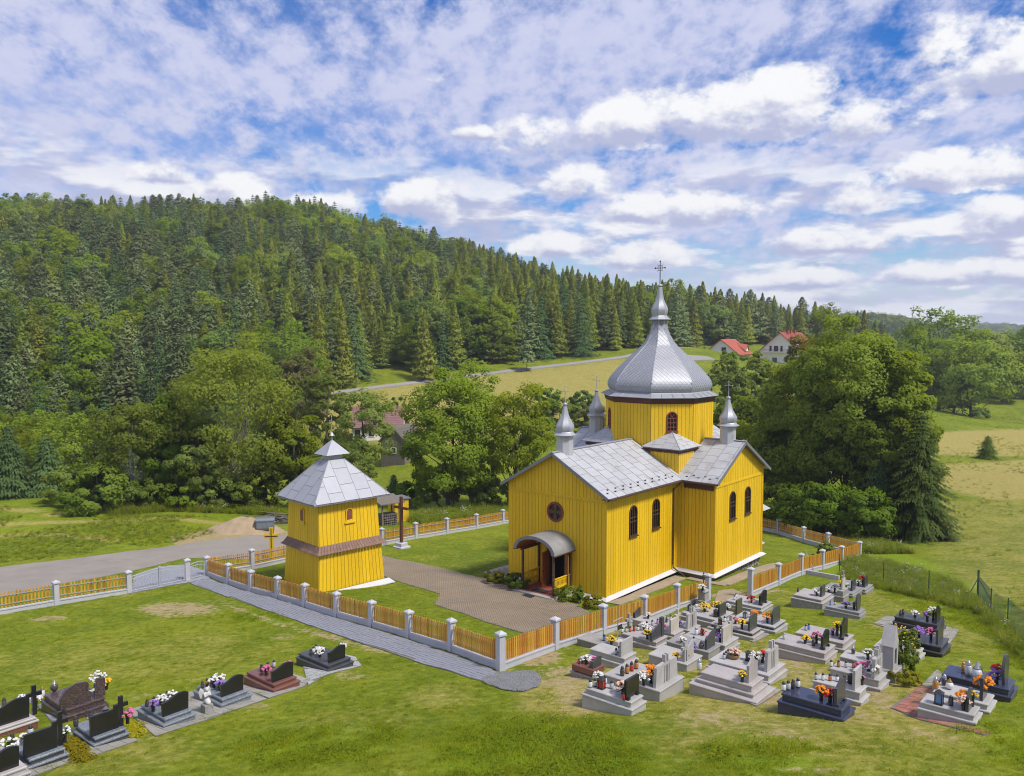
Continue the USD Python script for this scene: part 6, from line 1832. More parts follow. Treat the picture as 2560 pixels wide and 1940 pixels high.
# ------------------------------------------------------------------ lanterns and flowers left on the graves
def tint(name, c, rough=.2, trans=0.0):
    g = G()
    return g.done(f'/World/Looks/{name}', surface=g('principled_bsdf', 'BSDF', base_color=c, roughness=rough, specular_ior_level=.6, transmission_weight=trans))


LG = {'white': tint('lantern_white', (.62, .62, .60)), 'clear': tint('lantern_clear', (.42, .45, .46)), 'red': tint('lantern_red', (.42, .03, .02)), 'amber': tint('lantern_amber', (.40, .17, .03)), 'blue': tint('lantern_blue', (.12, .22, .45)), 'dark': tint('lantern_smoke', (.06, .05, .05))}
M_LID = paint('lantern_lid', (.035, .033, .033), .4, .1, 8.0)
M_GOLD = paint('lantern_gold', (.42, .26, .07), .35, .1, 8.0, metal=.6)
M_SILV = paint('lantern_silver', (.42, .43, .45), .3, .1, 8.0, metal=.6)
made_l = {}


def lantern(key, x, y, colour='white', lid='dark', h=.30, desc=None, shape=0):
    g = GR[key]
    c, s = math.cos(GYAW), math.sin(GYAW)
    loc = (g['c'][0] + x * c - y * s, g['c'][1] + x * s + y * c, g['c'][2] + g['top'] + .006)
    gl = g['prim'].GetCustomDataByKey('label')
    lab = f"{desc or {'white': 'white', 'clear': 'clear glass', 'red': 'red glass', 'amber': 'amber', 'blue': 'bluish', 'dark': 'dark'}[colour] + ' grave lantern'} on the " + gl
    lab = ' '.join(lab.split()[:16])
    grp = f"{colour} lanterns on the {gl}"
    k = (colour, lid, shape)
    sc = h / .30
    if k in made_l:
        return dup(made_l[k], loc, GYAW + x * 3, lab, (sc, sc, sc), grp)
    t = thing('grave_lantern', lab, 'grave lantern', loc, GYAW, grp, (sc, sc, sc))
    lm = {'dark': M_LID, 'gold': M_GOLD, 'silver': M_SILV}[lid]
    if shape == 0:
        put(t, 'jar', MB().lathe([(.045, .02), (.065, .03), (.072, .10), (.066, .17), (.05, .20)], sides=10).mesh(), LG[colour], True)
        put(t, 'lid', MB().lathe([(.055, .195), (.058, .215), (.04, .25), (.045, .26), (.015, .285), (.006, .30)], sides=10).mesh(), lm, 40)
        put(t, 'foot', MB().lathe([(.06, 0), (.06, .015), (.045, .025)], sides=10).mesh(), lm)
    elif shape == 1:                                   # metal lantern with four posts
        put(t, 'glass', MB().box((0, 0, .12), (.11, .11, .18)).mesh(), LG[colour])
        fr_ = MB()
        for a in (-1, 1):
            for b in (-1, 1):
                fr_.box((a * .062, b * .062, .12), (.018, .018, .20))
        fr_.box((0, 0, .012), (.16, .16, .024)).add([[-.085, -.085, .22], [.085, -.085, .22], [.085, .085, .22], [-.085, .085, .22], [0, 0, .30]], [[0, 1, 4], [1, 2, 4], [2, 3, 4], [3, 0, 4], [0, 3, 2], [0, 2, 1]])
        fr_.put(t, 'frame', lm)
    else:                                              # squat ball
        put(t, 'jar', MB().lathe([(.04, .01), (.085, .05), (.10, .10), (.085, .16), (.05, .19)], sides=12).mesh(), LG[colour], True)
        put(t, 'lid', MB().lathe([(.055, .185), (.06, .21), (.035, .25), (.008, .30)], sides=12).mesh(), lm, 40)
    made_l[k] = t.GetPrim() if hasattr(t, 'GetPrim') else t
    return t


def petal_mat(name, cols):
    g = G()
    r = g('geometry', 'random_per_island')
    stops = [((i + .0) / len(cols), tuple(k * .85 for k in c)) for i, c in enumerate(cols)]
    c = g('rgb_ramp', 'color', ramp=stops, interpolate=False, fac=r)
    return g.done(f'/World/Looks/{name}', surface=g('principled_bsdf', 'BSDF', base_color=c, roughness=.7, specular_ior_level=.2))


W_C, P_C, Y_C, O_C, R_C, V_C, PE_C = (.72, .70, .66), (.65, .16, .32), (.78, .50, .03), (.80, .26, .02), (.55, .03, .035), (.30, .16, .48), (.75, .48, .36)
FLW = {'white': petal_mat('petals_white', [W_C, W_C, (.68, .62, .5)]), 'pink': petal_mat('petals_pink', [P_C, (.70, .35, .50), W_C]), 'yellow': petal_mat('petals_yellow', [Y_C, Y_C, (.80, .62, .2)]), 'orange': petal_mat('petals_orange', [O_C, O_C, Y_C, (.8, .38, .1)]),
       'red': petal_mat('petals_red', [R_C, R_C, (.6, .05, .12)]), 'violet': petal_mat('petals_violet', [V_C, (.45, .30, .62), W_C]), 'peach': petal_mat('petals_peach', [PE_C, (.72, .60, .52), PE_C]), 'mixed': petal_mat('petals_mixed', [W_C, P_C, Y_C, W_C, R_C, V_C]), 'warm': petal_mat('petals_warm', [Y_C, R_C, O_C, Y_C]), 'whiteyellow': petal_mat('petals_white_yellow', [W_C, Y_C, W_C]), 'pinkorange': petal_mat('petals_pink_orange', [P_C, O_C, (.62, .05, .22)])}
M_FLG = foliage('bouquet_green', (.03, .075, .012), (.07, .13, .02), .25)
M_POTK = paint('vase_dark', (.025, .024, .024), .35, .1, 6.0)
M_POTG = paint('vase_stone', (.30, .29, .27), .6, .1, 6.0)
M_WICK = paint('wicker', (.30, .19, .09), .8, .2, 20.0, bump=.4)
CN = {'white': 'white', 'pink': 'pink', 'yellow': 'yellow', 'orange': 'orange', 'red': 'red', 'violet': 'violet', 'peach': 'peach', 'mixed': 'mixed-colour', 'warm': 'yellow and red', 'whiteyellow': 'white and yellow', 'pinkorange': 'pink and orange'}


SEEN = set()


def bouquet(key, x, y, colour, r=.20, h=.30, pot='dark', n=26, zoff=0.0, base=None, label=None):
    if base is None:
        g = GR[key]
        c, s = math.cos(GYAW), math.sin(GYAW)
        loc = (g['c'][0] + x * c - y * s, g['c'][1] + x * s + y * c, g['c'][2] + g['top'] + .006 + zoff)
        gl = g['prim'].GetCustomDataByKey('label')
        lab = ' '.join((f"{CN[colour]} flowers {'in a basket on' if pot == 'basket' else 'by the headstone of' if y < -.2 else 'in the middle of' if y < .5 else 'at the foot end of'} the " + gl).split()[:16])
        if lab in SEEN:
            lab = ' '.join(('smaller ' + lab).split()[:16])
        SEEN.add(lab)
    else:
        loc, lab = base, label
    t = thing('flower_bouquet', lab, 'flowers', loc, GYAW)
    rng = np.random.default_rng(int(abs(loc[0] * 100) + abs(loc[1]) * 7))
    if pot == 'basket':
        put(t, 'basket', MB().lathe([(.16, 0), (.20, .05), (.22, .16), (.20, .165), (.15, .03)], sides=14).mesh(), M_WICK, True)
        z0 = .16
    else:
        put(t, 'vase', MB().lathe([(.055, 0), (.06, .02), (.05, .06), (.065, h * .6), (.08, h * .62), (.05, h * .55)], sides=10).mesh(), M_POTK if pot == 'dark' else M_POTG, 40)
        z0 = h * .6
    # leaves
    m = MB()
    for k in range(26):
        a, e = rng.uniform(0, 2 * np.pi), rng.uniform(-.2, 1.3)
        d = np.array([math.cos(a) * math.cos(e), math.sin(a) * math.cos(e), math.sin(e)])
        L = r * rng.uniform(.7, 1.25)
        s = np.cross(d, [0, 0, 1.0])
        s = s / (np.linalg.norm(s) + 1e-6) * .022
        b = np.array([0, 0, z0])
        m.add([b, b + d * L * .6 + s, b + d * L, b + d * L * .6 - s], [[0, 1, 2], [0, 2, 3]])
    m.put(t, 'leaves', M_FLG)
    bl = MB()
    ico = trimesh.creation.icosphere(1)
    for k in range(n):
        a, e = rng.uniform(0, 2 * np.pi), math.asin(rng.uniform(-.15, 1))
        d = np.array([math.cos(a) * math.cos(e), math.sin(a) * math.cos(e), math.sin(e) * .85])
        q = rng.uniform(.026, .050) * (r / .2) ** .5
        v = ico.vertices * np.array([q, q, q * .75]) * (1 + .25 * rng.standard_normal((len(ico.vertices), 1)))
        bl.add(v + np.array([0, 0, z0 + r * .3]) + d * r * rng.uniform(.7, 1.0), ico.faces)
    bl.put(t, 'blossoms', FLW[colour])
    return t


def row(key, n, x0, y0, x1, y1, cols, **kw):
    for i in range(n):
        f = i / max(1, n - 1)
        lantern(key, x0 + (x1 - x0) * f, y0 + (y1 - y0) * f, cols[i % len(cols)], **kw)


# x across the grave (+ = right, away), y along it (+ = foot end, up-left)
row('A', 4, -.28, .75, .30, .55, ('white', 'clear', 'clear', 'white')); lantern('A', -.1, .42, 'red', 'dark', .42, shape=1); lantern('A', .1, .15, 'clear', 'dark', .3); lantern('A', -.35, -.62, 'red', 'dark', .28)
bouquet('A', 0.0, -.35, 'peach', .26, .22, n=34)
bouquet('A', .28, .8, 'white', .18, .25)
row('B', 4, -.55, .55, .30, .5, ('dark', 'amber', 'red', 'amber'), h=.36)
bouquet('B', -.45, -.55, 'orange', .33, .42, n=44); bouquet('B', -.75, -.45, 'whiteyellow', .26, .3, n=30); bouquet('B', -.1, -.5, 'warm', .2, .3); bouquet('B', .72, -.55, 'yellow', .15, .28)
row('C', 3, -.30, -.35, .22, -.30, ('clear', 'white', 'white'), h=.28)
row('D', 3, -.2, .3, .2, .25, ('red', 'white', 'amber'), h=.2); bouquet('D', 0, .1, 'mixed', .22, .12, n=30); bouquet('D', .15, -.12, 'pink', .16, .12)
lantern('E', .0, -.1, 'blue', 'dark', .30); bouquet('E', -.22, -.62, 'yellow', .20, .3, n=24)
row('F', 6, -.45, .85, .40, .35, ('white', 'clear', 'amber', 'red', 'white', 'white'), h=.27); bouquet('F', -.42, -.42, 'yellow', .2, .34); bouquet('F', .12, -.2, 'white', .2, .24); bouquet('F', .45, .3, 'mixed', .18, .22)
bouquet('G', .15, -.3, 'white', .16, .2)
row('H', 3, -.35, .5, .3, .3, ('white', 'clear', 'blue'), h=.27); bouquet('H', -.35, -.3, 'pink', .19, .25); bouquet('H', .0, .0, 'pink', .16, .22)
bouquet('I', -.3, -.3, 'violet', .17, .22); row('I', 2, -.2, .4, .2, .4, ('dark', 'clear'), h=.28)
lantern('J', -.45, .75, 'dark', 'dark', .38, shape=1); row('J', 2, .3, .8, .5, .7, ('white', 'clear'), h=.26); bouquet('J', -.05, .15, 'warm', .30, .16, n=44); lantern('J', -.42, -.65, 'dark', 'dark', .42, shape=1)
bouquet('K', -.2, .35, 'warm', .28, .2, n=30); bouquet('K', -.3, -.3, 'mixed', .2, .35); row('K', 2, .25, .6, .35, .4, ('dark', 'clear'), h=.28)
bouquet('L', -.2, -.25, 'red', .23, .25, n=32); row('L', 2, -.3, .7, .1, .8, ('white', 'white'), h=.26); bouquet('L', .35, -.62, 'red', .13, .5)
lantern('M', -.35, .55, 'clear', 'dark', .34, shape=1); bouquet('M', .0, .2, 'orange', .2, .2); bouquet('M', -.30, -.55, 'orange', .24, .40, n=30); lantern('M', .25, .5, 'red', 'silver', .25)
lantern('N', -.35, .6, 'dark', 'dark', .36, shape=1); bouquet('N', -.3, -.45, 'yellow', .22, .42, n=26); bouquet('N', .2, .1, 'pink', .16, .24); row('N', 2, .1, .6, .3, .4, ('white', 'clear'), h=.28)
bouquet('O', -.15, .3, 'red', .14, .18, n=14); lantern('O', -.3, .55, 'white', 'silver', .36); lantern('O', .35, -.1, 'dark', 'dark', .40, shape=1); bouquet('O', -.35, -.6, 'violet', .2, .26); lantern('O', .0, .45, 'red', 'dark', .26)
bouquet('P', -.3, .35, 'whiteyellow', .17, .16, pot='stone'); lantern('P', .05, .0, 'clear', 'dark', .28); lantern('P', -.35, -.55, 'dark', 'dark', .34, shape=2); bouquet('P', .45, -.5, 'pink', .15, .2)
bouquet('Q', .42, -.5, 'violet', .22, .36, pot='stone', n=28); bouquet('Q', -.55, -.35, 'yellow', .15, .26); bouquet('Q', -.15, -.62, 'yellow', .12, .3)
lantern('R', -.38, 1.05, 'clear', 'silver', .40); bouquet('R', -.38, -.55, 'yellow', .16, .36); 
row('S', 3, -.35, .75, .1, .8, ('clear', 'white', 'clear'), h=.26); bouquet('S', -.05, .5, 'peach', .24, .2, pot='basket', n=30); lantern('S', .12, .0, 'dark', 'dark', .40, shape=1); bouquet('S', -.1, -.4, 'mixed', .24, .36, n=30); bouquet('S', .25, -.5, 'red', .2, .4); bouquet('S', .5, -.75, 'white', .17, .5)
row('T', 4, -.25, .95, .30, .7, ('white', 'clear', 'dark', 'white'), h=.32); bouquet('T', -.12, -.2, 'orange', .22, .34, n=26); bouquet('T', -.05, -.45, 'red', .22, .22, n=28); bouquet('T', .22, -.5, 'white', .14, .3)
row('U', 5, -.25, .7, .15, -.1, ('clear', 'white', 'amber', 'white', 'clear'), h=.26); lantern('U', .2, -.3, 'dark', 'dark', .36, shape=1); bouquet('U', .3, -.62, 'pink', .1, .35, n=10)
row('V', 4, -.3, .85, .1, .2, ('white', 'amber', 'clear', 'amber'), h=.26); bouquet('V', -.15, -.1, 'pink', .19, .24); bouquet('V', -.25, -.6, 'whiteyellow', .22, .32); bouquet('V', .15, -.3, 'pinkorange', .14, .3)
bouquet('W', -.1, .1, 'mixed', .2, .3); bouquet('W', .15, -.3, 'pink', .2, .4); lantern('W', .1, .7, 'dark', 'silver', .3)
lantern('X', -.15, .8, 'clear', 'silver', .28, desc='clear silver-lidded lantern'); bouquet('X', -.05, -.05, 'warm', .19, .24); lantern('X', -.1, -.4, 'dark', 'dark', .30); bouquet('X', .25, -.4, 'pinkorange', .22, .36)
row('Y', 2, -.15, .75, .05, .7, ('clear', 'blue'), h=.28); bouquet('Y', .0, -.35, 'violet', .12, .3, n=12); lantern('Y', .1, -.5, 'dark', 'dark', .3); bouquet('Y', .28, -.45, 'yellow', .2, .5)
row('Z', 2, -.2, .75, .0, .8, ('dark', 'red'), h=.24); bouquet('Z', -.2, -.3, 'white', .2, .26)
bouquet('AA', -.1, .0, 'whiteyellow', .22, .2); row('AA', 2, -.3, .4, .1, .6, ('clear', 'white'), h=.26); bouquet('AA', .05, -.3, 'mixed', .2, .5)
bouquet('AB', -.2, -.3, 'mixed', .2, .32); bouquet('AB', .1, .1, 'yellow', .17, .3)
bouquet('AC', -.2, -.3, 'white', .17, .3); bouquet('AC', .15, -.45, 'red', .2, .62)
row('AD', 2, -.15, .7, .1, .55, ('blue', 'clear'), h=.22); bouquet('AD', -.15, -.1, 'violet', .2, .24); bouquet('AD', .0, -.45, 'whiteyellow', .2, .32)
row('AE', 2, -.2, .8, .05, .75, ('dark', 'dark'), h=.28); bouquet('AE', .0, .2, 'whiteyellow', .2, .2); bouquet('AE', -.05, -.35, 'violet', .2, .3); bouquet('AE', .2, -.55, 'whiteyellow', .26, .5, n=30)
lantern('AF', -.3, .85, 'blue', 'dark', .3); lantern('AF', .1, .95, 'amber', 'gold', .36); bouquet('AF', .0, .0, 'violet', .26, .2, n=40); bouquet('AF', .05, -.45, 'pink', .24, .34, n=34); row('AF', 2, .35, -.75, .45, -.7, ('amber', 'dark'), h=.3)
bouquet('AG', .0, .0, 'whiteyellow', .18, .24); lantern('AG', .2, .5, 'clear', 'dark', .26)
lantern('AH', -.2, .0, 'clear', 'silver', .5, shape=2); lantern('AH', .15, .05, 'dark', 'silver', .46, shape=2); lantern('AH', .0, .3, 'clear', 'silver', .48); bouquet('AH', -.1, -.55, 'violet', .26, .2, n=34); bouquet('AH', .25, -.5, 'red', .2, .44, n=24); lantern('AH', .25, .5, 'amber', 'gold', .3)
lantern('AI', -.25, .75, 'amber', 'silver', .40); lantern('AI', .0, .4, 'white', 'gold', .36, shape=2); lantern('AI', .2, .6, 'dark', 'silver', .38); bouquet('AI', .05, -.55, 'orange', .30, .55, n=46)
lantern('AJ', -.22, .25, 'blue', 'dark', .46, shape=1); lantern('AJ', -.1, -.05, 'dark', 'dark', .32); bouquet('AJ', -.2, -.42, 'peach', .20, .36, n=20); bouquet('AJ', .05, -.35, 'orange', .22, .42, n=26); bouquet('AJ', .25, -.55, 'yellow', .2, .45)
row('La', 3, -.35, .45, .1, .7, ('dark', 'white', 'clear'), h=.28); bouquet('La', -.2, .05, 'white', .24, .22, n=36); bouquet('La', .5, -.55, 'mixed', .2, .45)
row('Lb', 3, -.1, .5, .45, .5, ('dark', 'amber', 'clear'), h=.3); bouquet('Lb', -.2, .05, 'pink', .18, .28); bouquet('Lb', .45, -.42, 'pink', .17, .48)
row('Lc', 3, -.45, .55, .0, .7, ('dark', 'amber', 'white'), h=.28); bouquet('Lc', -.15, .3, 'whiteyellow', .2, .24); bouquet('Lc', .15, .45, 'mixed', .22, .24); bouquet('Lc', -.15, -.1, 'violet', .18, .26)
row('Ld', 4, -.4, .5, .35, .6, ('dark', 'white', 'dark', 'clear'), h=.28); bouquet('Ld', .0, .3, 'white', .2, .2); bouquet('Ld', .4, .35, 'whiteyellow', .17, .22); bouquet('Ld', -.45, .0, 'violet', .18, .32)
lantern('Le', -.75, .75, 'white', 'gold', .36); lantern('Le', -.3, .9, 'dark', 'silver', .4, shape=2); bouquet('Le', .85, .1, 'whiteyellow', .28, .4, n=34); bouquet('Le', .95, -.35, 'warm', .2, .3)
row('Lf', 2, -.5, .55, .0, .65, ('dark', 'dark'), h=.34); bouquet('Lf', .62, -.5, 'pink', .2, .42); lantern('Lf', .4, .5, 'dark', 'dark', .36, shape=1)
row('Lg', 2, -.45, .6, .1, .75, ('dark', 'clear'), h=.36); bouquet('Lg', .60, -.4, 'white', .2, .42); bouquet('Lg', -.2, .35, 'mixed', .17, .2)
bouquet('Lh', .85, -.2, 'white', .22, .3, n=30); lantern('Lh', .2, .7, 'dark', 'dark', .32); bouquet('Lh', .7, .4, 'mixed', .18, .24)
bouquet('Li', .5, .3, 'mixed', .22, .3)
p = at(1758, 1513)
bouquet(None, 0, 0, 'mixed', .26, .2, base=(p[0] - .12, p[1] - .18, p[2] + .88), label='small mixed flowers tied to the old stone monument below its iron cross')

# ------------------------------------------------------------------ trees
def leaf_quads(c, nrm, size, rng, bend=.35):
    """One bent leaf spray (two triangles) per centre, facing roughly nrm: (points, triangles, normals)."""
    n = len(c)
    out = nrm / (np.linalg.norm(nrm, axis=1, keepdims=True) + 1e-9)
    nrm = nrm + rng.normal(0, .55, (n, 3))
    nrm /= np.linalg.norm(nrm, axis=1, keepdims=True) + 1e-9
    nrm = np.where((nrm * out).sum(1, keepdims=True) < 0, -nrm, nrm)
    t = np.cross(nrm, rng.normal(0, 1, (n, 3)))
    t /= np.linalg.norm(t, axis=1, keepdims=True) + 1e-9
    b = np.cross(nrm, t)
    s = size * rng.uniform(.6, 1.35, (n, 1))
    v = np.stack([c - t * s, c - b * s * .55 + nrm * s * bend * .3, c + t * s - nrm * s * bend * .4, c + b * s * .55 + nrm * s * bend * .3], 1).reshape(-1, 3)
    f = np.array([[0, 1, 2], [0, 2, 3]])[None] + 4 * np.arange(n)[:, None, None]
    nn = nrm * .38 + out * .8
    nn /= np.linalg.norm(nn, axis=1, keepdims=True) + 1e-9
    return v, f.reshape(-1, 3), np.repeat(nn, 4, 0)


def limb(m, a, b, r0, r1, rng, wob=.06, n=5, sides=5):
    t = np.linspace(0, 1, n)[:, None]
    p = a + (b - a) * t
    L = np.linalg.norm(b - a)
    p[1:-1] += rng.normal(0, wob * L, (n - 2, 3)) * np.array([1, 1, .4])
    p[:, 2] += -.08 * L * (t[:, 0] * (1 - t[:, 0])) * 0
    m.tube(p, np.linspace(r0, r1, n), sides)
    return p


def broadleaf(seed, H, rx, base=.18, clumps=70, per=90, leaf=.26, airy=.0, top=1.0, trunks=1, cone=0.0, limbs=14, ry=None, squash=.7):
    """(wood mesh, leaf mesh) of a tree of height H and crown radius rx. airy: how much of the inside is left open; cone: how far the crown narrows upwards."""
    rng = np.random.default_rng(seed)
    wood, lv, lf, ln, nn = MB(), [], [], [], 0
    zc, rz = H * (1 + base) / 2, H * (1 - base) / 2
    ry = ry or rx
    # clump centres: mostly in the outer shell of an uneven egg
    d = rng.normal(0, 1, (clumps * 3, 3))
    d /= np.linalg.norm(d, axis=1, keepdims=True)
    d = d[d[:, 2] > -.82][:clumps]
    lump = .60 + .82 * meshkit.fbm(d * 2.1 + seed * 3.1, 3, seed)
    k = (rng.uniform(.35, 1.0, len(d)) ** (.35 if airy < .3 else .55)) * lump
    zz = d[:, 2] * k
    nar = 1 - cone * np.clip((zz + 1) / 2, 0, 1)
    c = np.stack([d[:, 0] * k * rx * nar, d[:, 1] * k * ry * nar, zc + zz * rz], 1)
    cr = rx * rng.uniform(.16, .30, len(c)) * (1 - .35 * np.clip(cone * zz, 0, 1))
    # wood
    for q in range(trunks):
        off = np.array([rng.normal(0, .35), rng.normal(0, .35), 0]) * (trunks > 1)
        lean = np.array([rng.normal(0, .04 * H), rng.normal(0, .04 * H), 0])
        r0 = H * .018 / math.sqrt(trunks)
        p = limb(wood, off + [0, 0, -.4], off * 2.2 + lean + [0, 0, H * .86], r0, r0 * .12, rng, .012, 8, 7)
        for j in rng.choice(len(c), min(limbs, len(c)), replace=False):
            s = np.clip((c[j, 2] - H * .25) / (H * .75), .12, .92)
            a = p[int(s * 6)]
            limb(wood, a, c[j], r0 * .42 * (1.05 - s), r0 * .06, rng, .07)
    for i in range(len(c)):
        m = int(per * rng.uniform(.6, 1.4) * (1 - airy * .5))
        u = rng.normal(0, 1, (m, 3))
        u /= np.linalg.norm(u, axis=1, keepdims=True)
        rad = rng.uniform(.25, 1, (m, 1)) ** .5
        pos = c[i] + u * rad * cr[i] * np.array([1, 1, squash])
        out = pos - np.array([0, 0, zc])
        out /= np.linalg.norm(out, axis=1, keepdims=True) + 1e-9
        v, f, q = leaf_quads(pos, u * .55 + out * .75 + np.array([0, 0, .40]), leaf, rng)
        lv.append(v)
        ln.append(q)
        lf.append(f + nn)
        nn += len(v)
    return wood.mesh(), (np.vstack(lv), np.vstack(lf), np.vstack(ln))


def conifer(seed, H, R, levels=16, per=10, droop=.28, leaf=.5, start=.06, power=.85, fine=3, dens=1.0, gap=0.0):
    """A spruce: tiers of drooping boughs, each bough a fan of needle sprays."""
    rng = np.random.default_rng(seed)
    wood, V, F, N, nn = MB(), [], [], [], 0
    wood.tube([(0, 0, -.3), (0, 0, H * .5), (0, 0, H * .97)], [H * .014, H * .008, .02], 6)
    for i in range(levels):
        t = i / levels
        z = H * (start + (1 - start) * t)
        r = R * (1 - t) ** power * rng.uniform(.82, 1.12) + .10
        n = max(4, int(per * (1 - .55 * t)))
        a0 = rng.uniform(0, 6.28)
        for j in range(n):
            if rng.random() < gap:
                continue
            a = a0 + 6.283 * j / n + rng.normal(0, .16)
            rr_ = r * rng.uniform(.75, 1.15)
            dr = droop * rr_ * rng.uniform(.7, 1.3)
            k = max(2, int(fine * (.5 + rr_ / R)))
            s = np.linspace(.25, 1, k)
            px, pz = s * rr_, z - dr * s ** 1.5 + .10 * rr_
            base = np.stack([np.cos(a) * px, np.sin(a) * px, pz], 1)
            side = np.array([-math.sin(a), math.cos(a), 0])
            for q in range(k):
                for sg in (-1, 0, 1):
                    w = leaf * (1.15 - .5 * s[q]) * (.5 + .6 * (1 - t))
                    e = np.array([math.cos(a), math.sin(a), -.35 - .3 * abs(sg)])
                    cpos = base[q] + side * sg * w * .55 + rng.normal(0, .06, 3) * leaf
                    tip = cpos + e * w * .9 + side * sg * w * .5 + np.array([0, 0, -w * .35])
                    wd = side * w * .34 + np.array([0, 0, .05 * w])
                    V += [cpos - wd, cpos + wd, tip]
                    N += [np.array([math.cos(a) * .55, math.sin(a) * .55, .75]) + side * sg * .25] * 3
                    F.append([nn + 1, nn, nn + 2])
                    nn += 3
    tip = H * np.array([0, 0, 1.0])
    for a in np.linspace(0, 6.28, 6)[:-1]:
        d = np.array([math.cos(a), math.sin(a), 0]) * .16
        V += [tip, tip - [0, 0, H * .06] + d, tip - [0, 0, H * .06] + np.array([-d[1], d[0], 0])]
        N += [np.array([d[0], d[1], .1])] * 3
        F.append([nn, nn + 1, nn + 2])
        nn += 3
    return wood.mesh(), (np.array(V), np.array(F), np.array(N) / np.linalg.norm(N, axis=1, keepdims=True))


def softcone(seed, H, R, n=900, leaf=.42, start=.08, power=.9, lump=.35, flat=.5):
    """Larch or pine: a cone of feathery sprays gathered in uneven tiers."""
    rng = np.random.default_rng(seed)
    wood = MB()
    wood.tube([(0, 0, -.3), (0, 0, H * .5), (0, 0, H * .97)], [H * .013, H * .008, .02], 6)
    t = rng.uniform(0, 1, n) ** 1.25
    a = rng.uniform(0, 2 * np.pi, n)
    tiers = .5 + .5 * np.cos(t * 2 * np.pi * 9 + 1.5 * np.sin(a * 2 + seed))
    lob = 1 + lump * (meshkit.fbm(np.stack([np.cos(a) * 1.6, np.sin(a) * 1.6, t * 7 + seed], 1), 3, seed) - .5) * 2
    r = R * (1 - t) ** power * lob * (.62 + .38 * tiers) * rng.uniform(.55, 1.05, n) + .08
    p = np.stack([np.cos(a) * r, np.sin(a) * r, H * (start + (1 - start) * t)], 1)
    nrm = np.stack([np.cos(a) * .7, np.sin(a) * .7, np.full(n, flat)], 1)
    return wood.mesh(), leaf_quads(p, nrm, leaf * (1.15 - .6 * t[:, None]), rng)


BK = {k: paint(f'bark_{k}', c, .9, .25, 3.0, stretch=(2, 2, .4)) for k, c in dict(grey=(.17, .15, .125), dark=(.075, .06, .05), pale=(.36, .34, .30), pine=(.17, .09, .05)).items()}
FO = {'linden': foliage('leaves_linden', (0.128, 0.214, 0.019), (0.299, 0.366, 0.047), .44),
      'maple': foliage('leaves_dark_green', (0.114, 0.200, 0.013), (0.260, 0.344, 0.028), .44),
      'ash': foliage('leaves_ash', (0.168, 0.252, 0.029), (0.326, 0.386, 0.059), .50),
      'bright': foliage('leaves_bright', (0.160, 0.238, 0.013), (0.301, 0.356, 0.025), .52),
      'yellow': foliage('leaves_yellow_green', (0.197, 0.207, 0.016), (0.361, 0.310, 0.036), .50),
      'alder': foliage('leaves_alder', (0.143, 0.232, 0.041), (0.308, 0.378, 0.086), .46),
      'willow': foliage('leaves_willow', (0.197, 0.221, 0.064), (0.327, 0.317, 0.112), .47),
      'oak': foliage('leaves_forest', (0.153, 0.247, 0.024), (0.331, 0.404, 0.041), .46),
      'spruce': foliage('needles_spruce', (0.051, 0.103, 0.034), (0.121, 0.184, 0.053), .15),
      'spruceg': foliage('needles_green', (0.055, 0.103, 0.016), (0.131, 0.172, 0.025), .18),
      'larch': foliage('needles_larch', (0.172, 0.238, 0.028), (0.346, 0.373, 0.048), .28),
      'pine': foliage('needles_pine', (0.113, 0.168, 0.059), (0.243, 0.281, 0.102), .18),
      'shrub': foliage('leaves_shrub', (0.120, 0.193, 0.024), (0.268, 0.327, 0.043), .46),
      'gold': foliage('leaves_golden', (.32, .31, .012), (.52, .46, .03), .42),
      'autumn': foliage('leaves_orange_tips', (.12, .17, .014), (.38, .31, .03), .42)}


def tree(name, label, cat, p, wl, bark, leaves, rz=0.0, group=None, sc=(1, 1, 1), trunk='trunk'):
    t = thing(name, label, cat, p, rz, group, sc)
    put(t, trunk, wl[0], BK[bark], 40)
    put(t, 'crown', wl[1], FO[leaves])
    return t


def px_tree(name, label, u, v, vtop, wpx, kind, seed, leaves, bark='grey', base=.15, D=None, cat='tree', **kw):
    """A tree whose foot is seen at (u, v), whose top reaches vtop and whose crown is wpx wide."""
    p = np.array(far(u, v, D)) if D else at(u, v)
    p[2] = hz(p[0], p[1])
    dtop = ray(u, vtop)
    H = CZ + dtop[2] * (p[1] / dtop[1]) - p[2]
    rx = wpx / FPX * p[1] / 2
    if kind == 'broad':
        wl = broadleaf(seed, H, rx, base, **kw)
    elif kind == 'spruce':
        wl = conifer(seed, H, rx, **kw)
    else:
        wl = softcone(seed, H, rx, **kw)
    return tree(name, label, cat, p, wl, bark, leaves, seed * 1.7 % 6.28)


# --- single trees near the church, left to right
px_tree('spruce_tree', 'dark dense spruce at the left edge behind the mown meadow', 25, 1242, 1060, 130, 'spruce', 1, 'spruce', 'dark', levels=22, per=13, leaf=.62, fine=4)
px_tree('spruce_tree', 'dark spruce second from the left edge behind the mown meadow', 118, 1238, 1085, 120, 'spruce', 2, 'spruce', 'dark', levels=20, per=13, leaf=.6, fine=4)
px_tree('alder_tree', 'grey-green bushy tree with several bare pale trunks at the meadow edge', 342, 1262, 1000, 215, 'broad', 3, 'ash', 'pale', base=.34, trunks=3, clumps=80, per=147, leaf=.17, airy=.25, limbs=10)
px_tree('shrub', 'dark round shrub leaning out over the meadow left of the pale trunks', 240, 1278, 1165, 165, 'broad', 4, 'shrub', 'dark', base=.02, clumps=46, per=168, leaf=.17, cat='shrub')
px_tree('maple_tree', 'dark green cone-shaped maple right of the pale bare trunks', 428, 1262, 985, 175, 'broad', 5, 'maple', 'dark', base=.10, cone=.55, clumps=95, per=231, leaf=.17)
